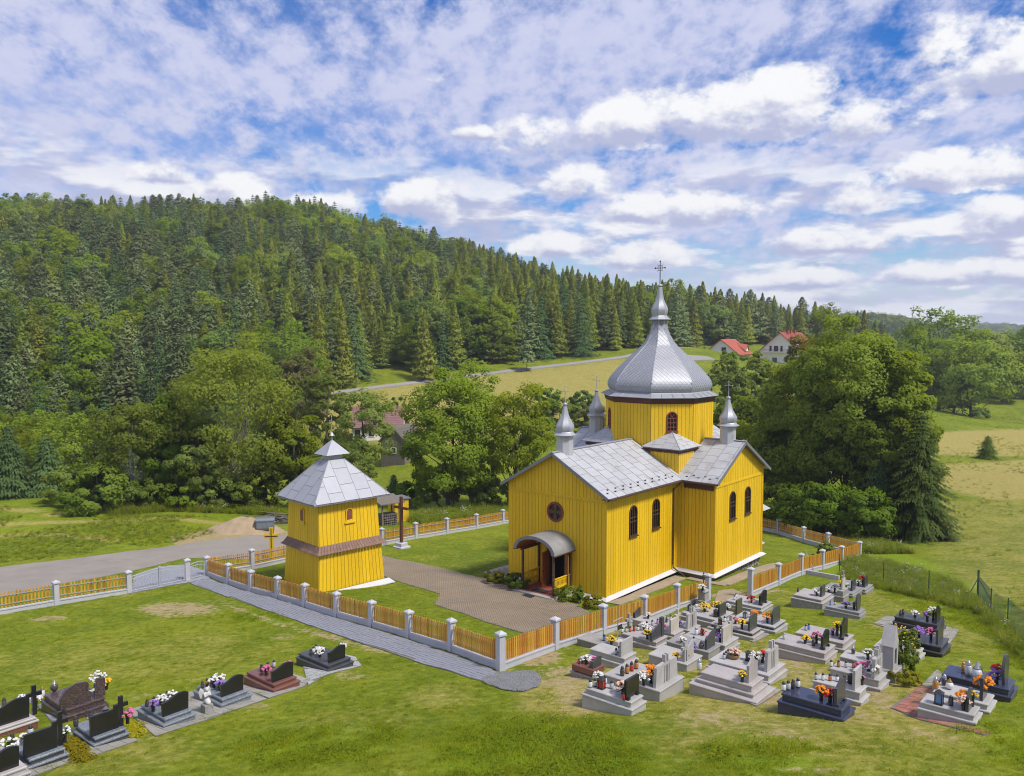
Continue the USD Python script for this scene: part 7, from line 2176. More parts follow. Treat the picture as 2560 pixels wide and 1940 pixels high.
px_tree('ash_tree', 'tall open-crowned ash with grey limbs showing, left of the bell tower', 588, 1268, 850, 330, 'broad', 6, 'ash', 'grey', base=.12, airy=.35, clumps=125, per=178, leaf=.17, limbs=34, trunks=2)
px_tree('ash_tree', 'bright green young tree directly left of the bell tower roof', 728, 1275, 1010, 170, 'broad', 7, 'bright', 'grey', base=.08, cone=.35, clumps=80, per=199, leaf=.17)
px_tree('alder_tree', 'low grey-green tree between ash and maple behind the meadow', 505, 1270, 1040, 160, 'broad', 8, 'alder', 'grey', base=.10, clumps=60, per=168, leaf=.17, airy=.1)
px_tree('alder_tree', 'slim dark tree behind the bell tower spire in front of the white house', 912, 1210, 958, 140, 'broad', 9, 'alder', 'dark', base=.14, airy=.2, clumps=80, per=147, leaf=.17, D=112, limbs=18)
px_tree('spruce_tree', 'small dark spruce above the outhouse right of the bell tower', 985, 1262, 1185, 75, 'spruce', 10, 'spruce', 'dark', levels=16, per=12, leaf=.42, D=98)
px_tree('alder_tree', 'big dark two-topped alder between the wooden cross and the church', 1120, 1268, 935, 235, 'broad', 11, 'maple', 'dark', base=.06, clumps=130, per=210, leaf=.17, airy=.1, D=92, limbs=24)
px_tree('ash_tree', 'light airy top of an ash rising behind the big dark alder', 1180, 1262, 905, 175, 'broad', 12, 'ash', 'grey', base=.35, airy=.5, clumps=70, per=126, leaf=.17, D=99, limbs=30)
px_tree('ash_tree', 'open tree with visible dark limbs directly left of the church gable', 1288, 1260, 935, 190, 'broad', 13, 'bright', 'dark', base=.12, airy=.3, clumps=90, per=168, leaf=.17, D=93, limbs=28)
for k, (u, v, vt, w, lf, lab) in enumerate(((1368, 1040, 965, 70, 'shrub', 'round bush at the lower edge of the mown field, left of the west turret'), (1455, 1035, 975, 60, 'alder', 'dark bush beside the far turret at the edge of the mown field'), (1400, 1075, 1000, 90, 'shrub', 'wide grey-green bush below the mown field behind the west turret'), (1480, 1090, 1005, 80, 'willow', 'pale bush left of the tower drum'), (1340, 1110, 1030, 90, 'ash', 'green bush behind the ridge of the front gable'))):
    px_tree('shrub', lab, u, v, vt, w, 'broad', 20 + k, lf, 'dark', base=.02, clumps=40, per=60, leaf=.30, cat='shrub')
for k, (u, v, vt, w, lf) in enumerate(((300, 1274, 1200, 110, 'alder'), (385, 1270, 1195, 110, 'shrub'), (460, 1272, 1190, 120, 'maple'), (530, 1272, 1180, 120, 'alder'), (600, 1274, 1190, 120, 'shrub'), (660, 1276, 1170, 120, 'ash'), (760, 1278, 1160, 110, 'alder'), (180, 1262, 1165, 120, 'alder'), (830, 1262, 1150, 120, 'shrub'), (880, 1240, 1130, 120, 'alder'), (1040, 1268, 1190, 110, 'shrub'), (1180, 1268, 1195, 130, 'alder'), (1240, 1266, 1200, 110, 'shrub'))):
    px_tree('shrub', ('dense ' if k % 2 else 'loose ') + ('grey-green' if lf in ('alder', 'ash') else 'dark green' if lf == 'maple' else 'mid green') + ' undergrowth bush' + (' left of the pale trunks', ' below the cone-shaped maple', ' beside the cone-shaped maple', ' under the tall ash on its left', ' under the tall ash on its right', ' behind the branch pile', ' behind the bell tower left side', ' between dark spruces and pale trunks', ' behind the bell tower roof', ' under the slim dark tree', ' under the big dark alder', ' right of the big dark alder', ' left of the church gable')[k], u, v, vt, w, 'broad', 110 + k, lf, 'dark', base=.02, clumps=34, per=110, leaf=.16, cat='shrub', limbs=5)
px_tree('larch_tree', 'tall feathery larch at the left end of the mown field', 800, 1000, 752, 92, 'soft', 131, 'larch', 'pine', n=3000, leaf=.34, D=178)
px_tree('larch_tree', 'second tall larch beside the left end of the mown field', 858, 985, 765, 80, 'soft', 132, 'larch', 'pine', n=2800, leaf=.34, D=196)
px_tree('alder_tree', 'round grey-green tree in the valley left of the white house', 752, 1090, 880, 130, 'broad', 133, 'willow', 'grey', base=.04, clumps=90, per=80, leaf=.28, D=150)
px_tree('alder_tree', 'bushy tree in the valley behind the bell tower cross', 812, 1120, 925, 110, 'broad', 134, 'ash', 'grey', base=.04, clumps=80, per=90, leaf=.24, D=140)
# --- the dark group right of the church
px_tree('linden_tree', 'huge linden right of the church, tallest crown of the dark group', 2120, 1345, 800, 285, 'broad', 31, 'linden', 'dark', base=.03, clumps=230, per=230, leaf=.17, D=87, limbs=30, airy=.15)
px_tree('linden_tree', 'round light green linden crown overlapping the tallest one on its right', 2232, 1345, 868, 190, 'broad', 43, 'oak', 'dark', base=.03, clumps=150, per=220, leaf=.17, D=84, limbs=24, airy=.15)
px_tree('linden_tree', 'broad linden crown between the church and the tallest linden', 1998, 1325, 880, 215, 'broad', 32, 'linden', 'dark', base=.03, clumps=160, per=220, leaf=.17, D=93, limbs=24, airy=.15)
for k, (u, v, vt, w, lab) in enumerate(((1925, 1312, 1205, 150, 'dark bush under the lindens, nearest the side arm of the church'), (2005, 1332, 1215, 170, 'dark bush under the lindens, second from the church'), (2085, 1344, 1215, 170, 'dark bush under the tallest linden, third from the church'), (2160, 1352, 1225, 150, 'dark bush under the lindens next to the large spruce'))):
    px_tree('shrub', lab, u, v, vt, w, 'broad', 140 + k, 'maple', 'dark', base=.02, clumps=50, per=130, leaf=.16, cat='shrub', limbs=5)
px_tree('maple_tree', 'dark maple filling the gap behind the transept gable', 1905, 1290, 1025, 190, 'broad', 33, 'bright', 'dark', base=.02, clumps=110, per=210, leaf=.17, D=97)
px_tree('maple_tree', 'lower dark tree at the foot of the linden beside the spruce', 2215, 1350, 1010, 190, 'broad', 34, 'maple', 'dark', base=.02, clumps=120, per=210, leaf=.17, D=82)
px_tree('maple_tree', 'yellow-green sunlit crown showing above the linden on its left', 2045, 1200, 835, 170, 'broad', 35, 'yellow', 'grey', base=.1, clumps=110, per=210, leaf=.17, D=118)
px_tree('spruce_tree', 'large dark green spruce with boughs to the ground at the right meadow edge', 2292, 1362, 1028, 220, 'spruce', 36, 'spruceg', 'dark', levels=34, per=19, leaf=.50, fine=6, power=.72, start=.01, D=77)
px_tree('spruce_tree', 'dark spruce half hidden left of the large spruce', 2190, 1352, 1120, 150, 'spruce', 37, 'spruce', 'dark', levels=26, per=15, leaf=.6, fine=4, start=.01, D=80)
px_tree('bare_tree', 'half-bare grey tree with thin limbs between dome and linden', 1918, 1180, 945, 130, 'broad', 38, 'alder', 'grey', base=.2, airy=.8, clumps=40, per=75, leaf=.17, D=128, limbs=40)
px_tree('alder_tree', 'dark round tree in front of the left red-roofed house', 1822, 1000, 872, 52, 'broad', 39, 'maple', 'dark', base=.05, clumps=70, per=60, leaf=.40, D=190)
px_tree('alder_tree', 'grey-green tree below the two red-roofed houses', 1880, 1080, 882, 120, 'broad', 40, 'ash', 'grey', base=.08, clumps=80, per=60, leaf=.36, D=165, airy=.15)
px_tree('alder_tree', 'bushy green tree right beside the dome below the left house', 1815, 1120, 905, 110, 'broad', 41, 'alder', 'grey', base=.05, clumps=80, per=60, leaf=.34, D=150)
px_tree('maple_tree', 'green tree standing behind the south turret', 1850, 1190, 985, 140, 'broad', 42, 'bright', 'dark', base=.05, clumps=90, per=70, leaf=.30, D=125)
for k, (u, v, vt, w, lf, D, lab) in enumerate(((2345, 1022, 772, 215, 'oak', 238, 'tallest dark tree in the row beyond the linden'), (2290, 1025, 845, 170, 'bright', 225, 'green tree just right of the huge linden crown'), (2425, 1035, 850, 190, 'ash', 215, 'pale-leaved round tree in front of the tallest one of the row'), (2385, 1032, 880, 150, 'bright', 228, 'dark rounded tree at the middle of the row beyond the linden'), (2462, 1010, 812, 120, 'alder', 270, 'slim grey-green tree behind the row at the right'), (2535, 1000, 818, 170, 'oak', 280, 'dark tree near the right edge behind the meadow'), (2505, 1005, 875, 140, 'oak', 262, 'small round tree by the path end at the right edge'), (2575, 985, 850, 110, 'oak', 270, 'tree cut by the right edge of the view'), (2155, 1000, 770, 46, 'larch', 330, None))):
    if lab is None:
        continue
    px_tree('maple_tree' if lf == 'maple' else 'deciduous_tree', lab, u, v, vt, w, 'broad', 50 + k, lf, 'dark', base=.03, clumps=120, per=62, leaf=.46, D=D)
px_tree('shrub', 'lone small bush in the mown field at the far right', 2468, 1150, 1088, 56, 'spruce', 60, 'shrub', 'dark', levels=11, per=12, leaf=.7, start=.01, power=.6, D=140, cat='shrub')
px_tree('shrub', 'tiny grey-green bush at the foot of the tree row on the right', 2450, 1048, 1018, 44, 'broad', 61, 'alder', 'dark', base=.02, clumps=24, per=40, leaf=.4, D=205, cat='shrub')
px_tree('pine_tree', 'small single pine beside the hill road on the field side', 1317, 925, 852, 52, 'soft', 62, 'pine', 'pine', n=700, leaf=.5, start=.32, power=.6, D=219)
px_tree('larch_tree', 'slim single larch beside the hill road above the big dark alder', 1062, 957, 778, 70, 'soft', 63, 'larch', 'pine', n=1200, leaf=.5, D=206)
px_tree('shrub', 'dark bush beside the chimney of the white house', 995, 1060, 1000, 50, 'broad', 64, 'alder', 'dark', base=.02, clumps=30, per=50, leaf=.3, D=158, cat='shrub')

# shrubs by the church door and in the yard
for (u, v, w, h, lf, lab, cone) in ((1235, 1458, 1.3, .75, 'autumn', 'golden low shrub left of the porch by the paving', 0), (1270, 1462, .55, .85, 'maple', 'small dark cone-shaped evergreen left of the porch', .8), (1293, 1474, 1.5, 1.05, 'shrub', 'spreading green shrub at the left porch post', 0), (1420, 1503, 1.5, .95, 'shrub', 'spreading green shrub at the right porch post', 0), (1450, 1509, .62, 1.25, 'maple', 'pointed dwarf evergreen right of the porch', .85), (1482, 1522, 1.15, .8, 'autumn', 'yellow and orange leaved low shrub by the front corner of the church', 0)):
    p = at(u, v)
    wl = broadleaf(int(u), h, w / 2, .02, clumps=44, per=130, leaf=.042, cone=cone, limbs=10)
    tree('shrub', lab, 'shrub', p, wl, 'dark', lf, u * .01)
p = at(2066, 1392)
tree('shrub', 'dark little shrub standing inside the right rear fence corner', 'shrub', p, broadleaf(91, 1.1, .75, .02, clumps=30, per=60, leaf=.09, limbs=8), 'dark', 'alder')
p = at(2258, 1690)
tree('flowering_bush', 'tall green bush with small yellow flowers between shrine and polished black grave', 'bush', p, broadleaf(92, 1.75, .52, .02, clumps=44, per=70, leaf=.055, limbs=14, squash=1.1), 'dark', 'shrub')
m = MB()
rng = np.random.default_rng(3)
ico = trimesh.creation.icosphere(0)
for k in range(60):
    a, z = rng.uniform(0, 6.28), rng.uniform(.9, 1.9)
    r = rng.uniform(.1, .6)
    m.add(ico.vertices * .03 + np.array([math.cos(a) * r, math.sin(a) * r, z]), ico.faces)
put(stage.GetPrimAtPath('/World/flowering_bush'), 'blossoms', m.mesh(), FLW['yellow'])
p = at(2262, 1712)
tree('shrub', 'bright yellow-green low shrub at the foot of the flowering bush', 'shrub', p, broadleaf(93, .55, .5, .02, clumps=24, per=70, leaf=.05, limbs=6), 'dark', 'yellow')
p = at(2020, 1488)
for k, (u0, v0, u1, v1, lab) in enumerate(((182, 1852, 207, 1905, 'yellow groundcover strip between the two black cross graves'), (308, 1812, 352, 1838, 'yellow groundcover strip right of the upper black cross grave'))):
    a, b = at(u0, v0), at(u1, v1)
    t = thing('groundcover', lab, 'groundcover', (a + b) / 2, 0)
    V, F, N, n_ = [], [], [], 0
    rng = np.random.default_rng(70 + k)
    for q in range(46):
        c = (a - b) / 2 + (b - a) * rng.uniform(0, 1) + np.array([rng.normal(0, .13), rng.normal(0, .13), 0])
        c[2] = hz(*((a + b) / 2 + c)[:2]) - ((a + b) / 2)[2]
        u_ = rng.normal(0, 1, (60, 3))
        u_ /= np.linalg.norm(u_, axis=1, keepdims=True)
        u_[:, 2] = np.abs(u_[:, 2])
        v, f, q_ = leaf_quads(c + u_ * np.array([.17, .17, .16]), u_ * .5 + np.array([0, 0, .9]), .045, rng)
        V.append(v); F.append(f + n_); N.append(q_); n_ += len(v)
    put(t, 'leaves', (np.vstack(V), np.vstack(F), np.vstack(N)), FO['gold'])

# --- the wooded hill
PROTO = {}


def proto(kind, var):
    s = 200 + var * 13
    if kind == 'spruce_tree':
        return conifer(s, 17.5, 3.9 + .4 * var, levels=18, per=13, leaf=.85, fine=3, droop=.30, power=.78), 'dark', 'spruce'
    if kind == 'larch_tree':
        return softcone(s + 1, 18.5, 3.5, n=3000, leaf=.36, power=.80, lump=.45), 'pine', 'larch'
    if kind == 'pine_tree':
        return softcone(s + 2, 18, 4.7, n=2400, leaf=.42, start=.18, power=.58, lump=.7, flat=1.0), 'pine', 'pine'
    return broadleaf(s + 3, 15.5 + var, 5.6 + .5 * var, .03, clumps=105, per=62, leaf=.31, limbs=5), 'grey', ('oak', 'alder', 'bright', 'oak')[var]


rng = np.random.default_rng(42)
rid_u = np.array([r[0] for r in RIDGE]); rid_d = np.array([r[2] for r in RIDGE])
edge = np.array([(-800, 100), (-200, 102), (150, 102), (420, 104), (600, 108), (680, 150), (760, 178), (830, 196), (950, 206), (1060, 214), (1300, 229), (1560, 245), (1680, 262), (1760, 300), (2000, 322), (2200, 330), (2700, 340)])
cand = []
for y in np.arange(98, 520, 4.7):
    for x in np.arange(-380, 330, 4.9):
        cand.append((x + rng.uniform(-2.6, 2.6), y + rng.uniform(-2.6, 2.6)))
cand = np.array(cand)
cu_ = 1280 + FPX * cand[:, 0] / cand[:, 1]
ok = (cand[:, 1] > np.interp(cu_, edge[:, 0], edge[:, 1])) & (cand[:, 1] < np.interp(cu_, rid_u, rid_d) + 22) & (cu_ > -420) & (cu_ < 2230)
cand, cu_ = cand[ok], cu_[ok]
hd = shapely.distance(shapely.points(cand[:, 0], cand[:, 1]), hill_road)
ok = hd > 3.6
for (u, v, D) in ((905, 1100, 153), (1002, 1150, 127)):
    q = far(u, v, D)
    ok &= np.hypot(cand[:, 0] - q[0], cand[:, 1] - q[1]) > 14
cand, cu_ = cand[ok], cu_[ok]
dd = cand[:, 1]
rel = (dd - np.interp(cu_, edge[:, 0], edge[:, 1])) / (np.interp(cu_, rid_u, rid_d) + 22 - np.interp(cu_, edge[:, 0], edge[:, 1]))
nz1 = meshkit.fbm(np.c_[cand / 38, np.zeros(len(cand))], 3, 5)
nz2 = meshkit.fbm(np.c_[cand / 24, np.ones(len(cand))], 2, 8)
px_h = np.zeros(len(cand))
kinds = []
for i in range(len(cand)):
    u, r = cu_[i], rel[i]
    w = dict(spruce_tree=.75 + (5.0 if r > .76 else 0), larch_tree=.45, pine_tree=.75 * (.4 + 1.6 * nz2[i]), broadleaf_tree=1.35)
    if 600 < u < 1150 and r < .45:
        w['larch_tree'] += 3.4
    if u >= 1150:
        w['larch_tree'] += 4.5 if r < .8 else 1.8
        w['pine_tree'] += .9 * (nz1[i] > .5) + (1.5 if r > .8 else 0)
        w['broadleaf_tree'] *= .40
    if u < 600 and r < .25:
        w['broadleaf_tree'] += 1.6
    if nz1[i] > .55:
        w['broadleaf_tree'] *= 2.0
    elif nz1[i] < .47:
        w['spruce_tree'] *= 2.2
        w['pine_tree'] *= 2.2
        w['broadleaf_tree'] *= .5
    if r > .82:
        w['broadleaf_tree'] *= .15
        w['pine_tree'] *= .25 if u < 1200 else .8
    ks = list(w)
    q = np.array([w[k] for k in ks])
    kinds.append(ks[rng.choice(4, p=q / q.sum())])
kinds = np.array(kinds)
# keep broad crowns apart: drop some broadleaf candidates
keep = ~((kinds == 'broadleaf_tree') & (rng.random(len(kinds)) < .36))
keep &= ~((kinds != 'broadleaf_tree') & (rng.random(len(kinds)) < .12))
cand, cu_, rel, kinds = cand[keep], cu_[keep], rel[keep], kinds[keep]
print('forest trees', len(cand), {k: int((kinds == k).sum()) for k in set(kinds)})
zg_ = height(cand[:, 0], cand[:, 1])
def where_(i):
    u, r = cu_[i], rel[i]
    a = 'on the skyline of the wooded hill' if r > .86 else 'at the foot of the wooded hill' if r < .13 else 'halfway up the wooded hill'
    b = 'at far left' if u < 420 else 'above the bell tower' if u < 900 else 'above the mown field' if u < 1500 else 'right of the dome'
    return f'{a} {b}'


LABEL = {'spruce_tree': 'pointed dark spruce', 'larch_tree': 'slender light green larch', 'pine_tree': 'blue-green pine', 'broadleaf_tree': 'round-crowned broadleaf tree'}
GRPN = {'spruce_tree': 'spruces on the wooded hill', 'larch_tree': 'larches on the wooded hill', 'pine_tree': 'pines on the wooded hill', 'broadleaf_tree': 'broadleaf trees on the wooded hill'}
inst = {}
for kind in ('spruce_tree', 'larch_tree', 'pine_tree', 'broadleaf_tree'):
    ids = np.nonzero(kinds == kind)[0]
    vis = (cu_[ids] > 0) & (cu_[ids] < 2560)
    order = np.concatenate([ids[vis][np.argsort(cand[ids[vis], 1])], ids[~vis]])
    # the nearest ones fill the lower edge; a share is taken along the skyline, where single tops stand out
    front = [i for i in order if 0 < cu_[i] < 2560]
    sky_ = [i for i in front if rel[i] > .88][:90]
    single = list(dict.fromkeys(front[:300 - len(sky_)] + sky_))[:300]
    firsts, singles = {}, set(single)
    for n_, i in enumerate(order):
        var = int(rng.integers(0, 4))
        s = rng.uniform(.66, 1.14) * (1.0 if kind != 'spruce_tree' or rel[i] < .85 else rng.uniform(.9, 1.12)) * (.82 if rel[i] < .12 and cu_[i] < 620 else 1.0)
        if kind == 'broadleaf_tree':
            s *= rng.uniform(.72, 1.12) if cand[i, 1] > 135 or cu_[i] > 640 else .72
        elif cand[i, 1] < 135 and cu_[i] < 640:
            s *= .62
        tall = 1.0 if kind == 'broadleaf_tree' else (1.0 - .14 * np.clip((cu_[i] - 1100) / 400, 0, 1) * (rel[i] > .5))
        sc = (s * rng.uniform(1.0, 1.22), s * rng.uniform(1.0, 1.22), s * tall)
        loc = (cand[i, 0], cand[i, 1], zg_[i] - .2)
        rot = rng.uniform(0, 6.28)
        if i in singles:
            if var not in firsts:
                wl, bk, lv = proto(kind, var)
                nm = kind
                firsts[var] = tree(nm, LABEL[kind] + ' ' + where_(i), 'tree', loc, wl, bk, lv, rot, GRPN[kind] + ', ' + where_(i), sc)
            else:
                dup(firsts[var], loc, rot, LABEL[kind] + ' ' + where_(i), sc, GRPN[kind] + ', ' + where_(i), name=kind)
        else:
            inst.setdefault((kind, var), []).append((loc, rot, sc))


def scatter(path, protos, items, label):
    """Many copies as one object. protos: list of (name, [(mesh, material)]); items: (prototype, place, turn, scale)."""
    pi = UsdGeom.PointInstancer.Define(stage, path)
    for name, meshes in protos:
        x = UsdGeom.Xform.Define(stage, f'{path}/{name}')
        for k, (m, mat_) in enumerate(meshes):
            umesh(f'{path}/{name}/piece_{k:03d}', m, mat_)
        pi.GetPrototypesRel().AddTarget(x.GetPath())
    pi.CreateProtoIndicesAttr(Vt.IntArray.FromNumpy(np.array([i[0] for i in items], np.int32)))
    pi.CreatePositionsAttr(Vt.Vec3fArray.FromNumpy(np.array([i[1] for i in items], np.float32)))
    pi.CreateOrientationsAttr(Vt.QuathArray([Gf.Quath(float(math.cos(i[2] / 2)), 0, 0, float(math.sin(i[2] / 2))) for i in items]))
    pi.CreateScalesAttr(Vt.Vec3fArray.FromNumpy(np.array([i[3] for i in items], np.float32)))
    tag(pi.GetPrim(), label, None, None, 'stuff')


ps, its = [], []
for (kind, var), lst in sorted(inst.items()):
    wl, bk, lv = proto(kind, var)
    ps.append((f'{kind}_{var:03d}', [(wl[0], BK[bk]), (wl[1], FO[lv])]))
    its += [(len(ps) - 1, *q) for q in lst]
scatter('/World/forest', ps, its, 'dense mixed forest covering the hill behind the church')

# far wooded ridges at the right, blue with distance
def ridge(name, label, pts, depth, base=-30):
    P0 = [np.array(far(u, v, D)) for u, v, D in pts]
    xs = np.linspace(0, len(P0) - 1, 60)
    top = np.stack([np.interp(xs, range(len(P0)), [p[k] for p in P0]) for k in range(3)], 1)
    rows_ = []
    for k in range(7):
        f = k / 6
        r = top.copy()
        r[:, 1] += (f - .5) * depth
        r[:, 2] = base + (top[:, 2] - base) * math.cos((f - .5) * math.pi * .98) ** .8
        rows_.append(r)
    G_ = np.stack(rows_, 1)
    i, j = np.meshgrid(np.arange(59), np.arange(6), indexing='ij')
    q = np.stack([i * 7 + j, (i + 1) * 7 + j, (i + 1) * 7 + j + 1, i * 7 + j + 1], -1).reshape(-1, 4)
    tag(put(None, name, (G_.reshape(-1, 3), q), M_HILL, True), label, None, None, 'structure')
    return G_


M_HILL = paint('far_forest_floor', (.03, .05, .02), .95, .2, .02)
G1 = ridge('hills', 'distant wooded ridge between the dark forest edge and the tall tree row', [(1900, 812, 900), (2080, 800, 900), (2180, 803, 900), (2260, 815, 900), (2360, 838, 900)], 260)
G2 = ridge('hills', 'farthest blue wooded ridge on the right skyline', [(2300, 835, 1900), (2420, 822, 1900), (2480, 816, 1900), (2600, 824, 1900), (2900, 815, 1900)], 500)
its2 = []
for Gm, n_, s0 in ((G1, 900, 1.0), (G2, 1300, 1.0)):
    a, b = rng.uniform(0, 58.9, n_), rng.uniform(0.3, 5.9, n_)
    for i in range(n_):
        ia, ib = int(a[i]), int(b[i])
        p = Gm[ia, ib] + (Gm[ia + 1, ib] - Gm[ia, ib]) * (a[i] - ia) + (Gm[ia, ib + 1] - Gm[ia, ib]) * (b[i] - ib)
        s = rng.uniform(.6, 1.0) * s0
        its2.append((int(rng.integers(0, 2)), (p[0], p[1], p[2] - 3), rng.uniform(0, 6.28), (s * 1.5, s * 1.5, s * .9)))
wl1, wl2 = proto('spruce_tree', 1)[0], proto('broadleaf_tree', 1)[0]
scatter('/World/far_forest', [('spruce', [(wl1[1], FO['spruce'])]), ('broadleaf', [(wl2[1], FO['oak'])])], its2, 'forest on the distant ridges')

# --- tall weeds along the wire fence and behind the rear fence, grass in the foreground
def tuft(seed, n, h, spread, w):
    rng = np.random.default_rng(seed)
    V, F, N = [], [], []
    for k in range(n):
        a, r = rng.uniform(0, 6.28), spread * math.sqrt(rng.random())
        b = np.array([math.cos(a) * r, math.sin(a) * r, -.02])
        d = rng.uniform(0, 6.28)
        hh = h * rng.uniform(.5, 1.15)
        lean = np.array([math.cos(d), math.sin(d), 0]) * hh * rng.uniform(.35, 1.1)
        s = np.array([-math.sin(d), math.cos(d), 0]) * w
        i = len(V)
        V += [b - s, b + s, b + lean * .45 + s * .7 + [0, 0, hh * .62], b + lean * .45 - s * .7 + [0, 0, hh * .62], b + lean + [0, 0, hh]]
        F += [[i + 1, i, i + 2], [i + 2, i, i + 3], [i + 2, i + 3, i + 4]]
        N += [lean / hh * -.35 + np.array([0, 0, 1.0])] * 5
    V, F, N = np.array(V), np.array(F), np.array(N)
    if np.cross(V[F[:, 1]] - V[F[:, 0]], V[F[:, 2]] - V[F[:, 0]])[:, 2].mean() < 0:
        F = F[:, ::-1]
    return V, F, N / np.linalg.norm(N, axis=1, keepdims=True)


FO['grass'] = foliage('grass_blades', (.215, .275, .009), (.320, .360, .020), .45, isle=.2)
FO['weed'] = foliage('weed_blades', (.170, .225, .030), (.29, .29, .075), .42, isle=.25)
FO['herb'] = foliage('herb_leaves', (.160, .245, .012), (.250, .320, .022), .45, isle=.25)
poly_w = px_poly([(2060, 1400), (2160, 1398), (2270, 1420), (2400, 1470), (2480, 1530), (2560, 1600), (2650, 1690), (2600, 1690), (2500, 1600), (2450, 1538), (2400, 1525), (2320, 1502), (2200, 1474), (2095, 1445), (2120, 1420)])
poly_n = px_poly([(1010, 1300), (1060, 1285), (1180, 1275), (1290, 1265), (1290, 1292), (1180, 1303), (1060, 1322)])
poly_l = px_poly([(270, 1292), (420, 1280), (560, 1284), (680, 1290), (740, 1300), (700, 1272), (500, 1262), (330, 1268)])
poly_r = px_poly([(1912, 1300), (1960, 1310), (2080, 1352), (2160, 1385), (2290, 1385), (2200, 1360), (2050, 1330), (1950, 1285)])
wt = []
for poly, n_, hs in ((poly_w, 3000, .72), (poly_n, 1500, 1.1), (poly_l, 1500, 1.0), (poly_r, 1700, .9)):
    x0, y0, x1, y1 = poly.bounds
    k = 0
    while k < n_:
        x, y = rng.uniform(x0, x1, 4000), rng.uniform(y0, y1, 4000)
        okk = shapely.contains_xy(poly, x, y)
        x, y = x[okk][:n_ - k], y[okk][:n_ - k]
        z = height(x, y)
        for a, b, c in zip(x, y, z):
            s = hs * rng.uniform(.55, 1.25)
            wt.append((int(rng.choice(4, p=(.44, .30, .245, .015))), (a, b, c), rng.uniform(0, 6.28), (s, s, s * rng.uniform(.8, 1.2))))
        k += len(x)
meadow_r = px_poly([(2330, 1260), (2420, 1440), (2560, 1560), (2700, 1640), (2750, 1240), (2600, 1000), (2340, 1030), (2310, 1150)])
meadow_l = px_poly([(-150, 1245), (120, 1252), (260, 1285), (480, 1290), (680, 1300), (560, 1330), (430, 1358), (200, 1388), (-150, 1425)])
for poly, n_, hs in ((meadow_r, 5200, .42), (meadow_l, 3600, .26)):
    x0, y0, x1, y1 = poly.bounds
    x, y = rng.uniform(x0, x1, n_ * 4), rng.uniform(y0, y1, n_ * 4)
    okk = shapely.contains_xy(poly, x, y) & (meshkit.fbm(np.c_[x * .12, y * .12, x * 0], 3, 21) > .47)
    x, y = x[okk][:n_], y[okk][:n_]
    for a, b, c in zip(x, y, height(x, y)):
        s = hs * rng.uniform(.6, 1.4)
        wt.append((int(rng.choice(3, p=(.42, .48, .10))), (a, b, c), rng.uniform(0, 6.28), (s * 1.7, s * 1.7, s)))
rngb = np.random.default_rng(12)
hb = leaf_quads(np.c_[rngb.normal(0, .14, (60, 2)), rngb.uniform(.08, .62, 60)], np.tile([0, 0, 1.0], (60, 1)), .07, rngb)
fl = MB()
for k in range(9):
    fl.add(trimesh.creation.icosphere(0).vertices * .028 + np.array([rngb.normal(0, .13), rngb.normal(0, .13), rngb.uniform(.5, .8)]), trimesh.creation.icosphere(0).faces)
scatter('/World/tall_weeds', [('tall_grass', [(tuft(1, 26, .75, .22, .009), FO['weed'])]), ('long_grass', [(tuft(2, 26, .6, .25, .010), FO['grass'])]), ('herb', [(hb, FO['herb'])]), ('flowering_herb', [(hb, FO['herb']), (fl.mesh(), FLW['whiteyellow'])])], wt, 'tall weeds and long grass along the fences and tufts of the meadows')

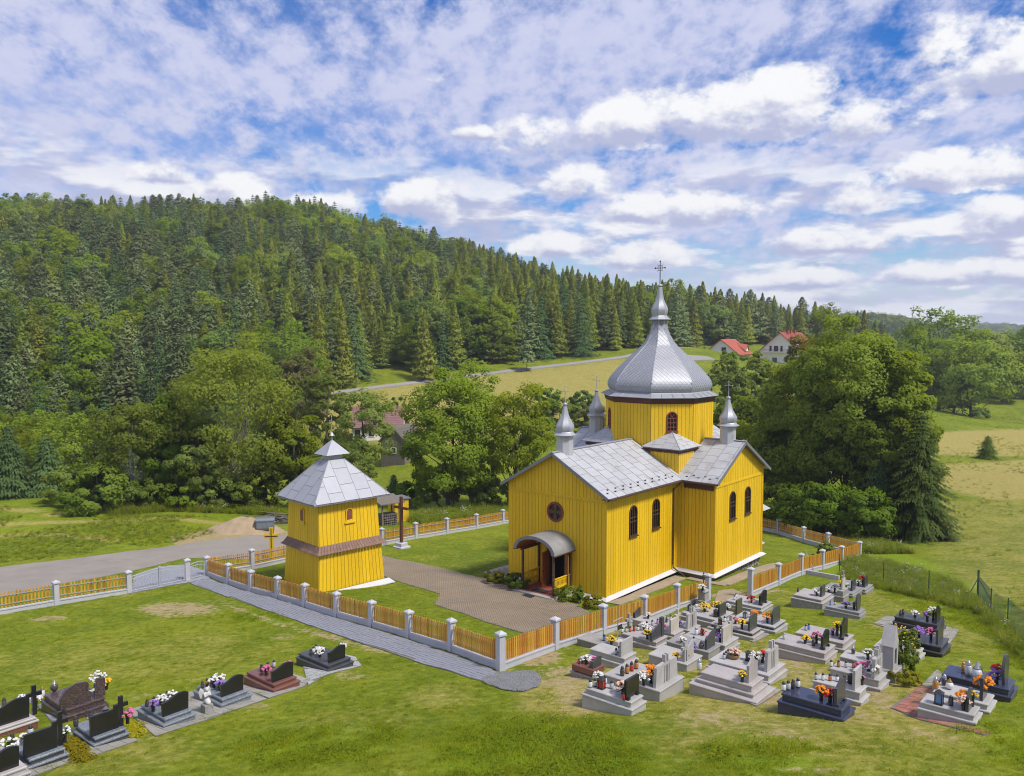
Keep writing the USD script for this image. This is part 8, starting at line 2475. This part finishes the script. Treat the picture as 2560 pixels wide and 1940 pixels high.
# lawn relief: short tufts, thick in the foreground, none on worn earth, paving and graves
n_ = 190000
aa = rng.uniform(-.60, .60, n_)
rr0 = 17 + (56 - 17) * rng.random(n_) ** 1.2
x, y = rr0 * np.sin(aa), rr0 * np.cos(aa)
bar_ = np.zeros(n_)
from scipy.spatial import cKDTree
kd = cKDTree(GP[:, :2])
_, idx = kd.query(np.c_[x, y])
p_keep = np.clip(1 - 1.6 * bare[idx], 0, 1) * (.38 + .62 * lush[idx]) * np.clip(meshkit.fbm(np.c_[x, y, x * 0] * .8, 3, 4) * 2.6 - .62, 0.14, 1)
ok = rng.random(n_) < p_keep
for geom in [path, yard, drive, road]:
    ok &= ~shapely.contains_xy(geom.buffer(.05), x, y)
_gp = [p for p in stage.GetPrimAtPath('/World').GetChildren() if p.GetName().startswith('grave_paving')]
for k, g in GR.items():
    dx, dy = x - g['c'][0], y - g['c'][1]
    lx, ly = dx * ca + dy * sa, -dx * sa + dy * ca
    ok &= ~((np.abs(lx) < g['W'] / 2 + .02) & (np.abs(ly) < g['L'] / 2 + .02))
lu, lv_ = (x - O2[0]) * ca + (y - O2[1]) * sa, -(x - O2[0]) * sa + (y - O2[1]) * ca
ok &= ~((lu > -2.5) & (lu < 23) & (lv_ > -4.2) & (lv_ < 11))
x, y, l_ = x[ok], y[ok], lush[idx][ok]
z = ground_h(x, y)
gt = []
kk = rng.choice(3, len(x), p=(.5, .35, .15))
ss = rng.uniform(.55, 1.1, len(x)) * (.62 + .75 * l_)
rt = rng.uniform(0, 6.28, len(x))
print('tufts', len(x))
scatter('/World/grass', [('short_tuft', [(tuft(5, 22, .11, .16, .006), FO['grass'])]), ('wide_tuft', [(tuft(6, 24, .085, .22, .007), FO['grass'])]), ('clover', [(leaf_quads(np.c_[rngb.normal(0, .12, (30, 2)), rngb.uniform(.03, .10, 30)], np.tile([0, 0, 1.0], (30, 1)), .03, rngb), FO['herb'])])], [(int(k), (a, b, c), r, (s, s, s)) for k, a, b, c, r, s in zip(kk, x, y, z, rt, ss)], 'short lawn grass and clover of the foreground')

# ------------------------------------------------------------------ the air: one even body of thin haze round everything
_h = G()
M_HAZE = _h.done('/World/Looks/haze_air', volume=_h('principled_volume', 'volume', color=(0.86, 0.90, 1.0), density=HAZE, anisotropy=0.35))
_hb = trimesh.creation.box(extents=(6400, 6400, 165))
_hb.vertices += np.array([0, 0, 30])
put(None, 'haze', _hb, M_HAZE, kind='stuff')
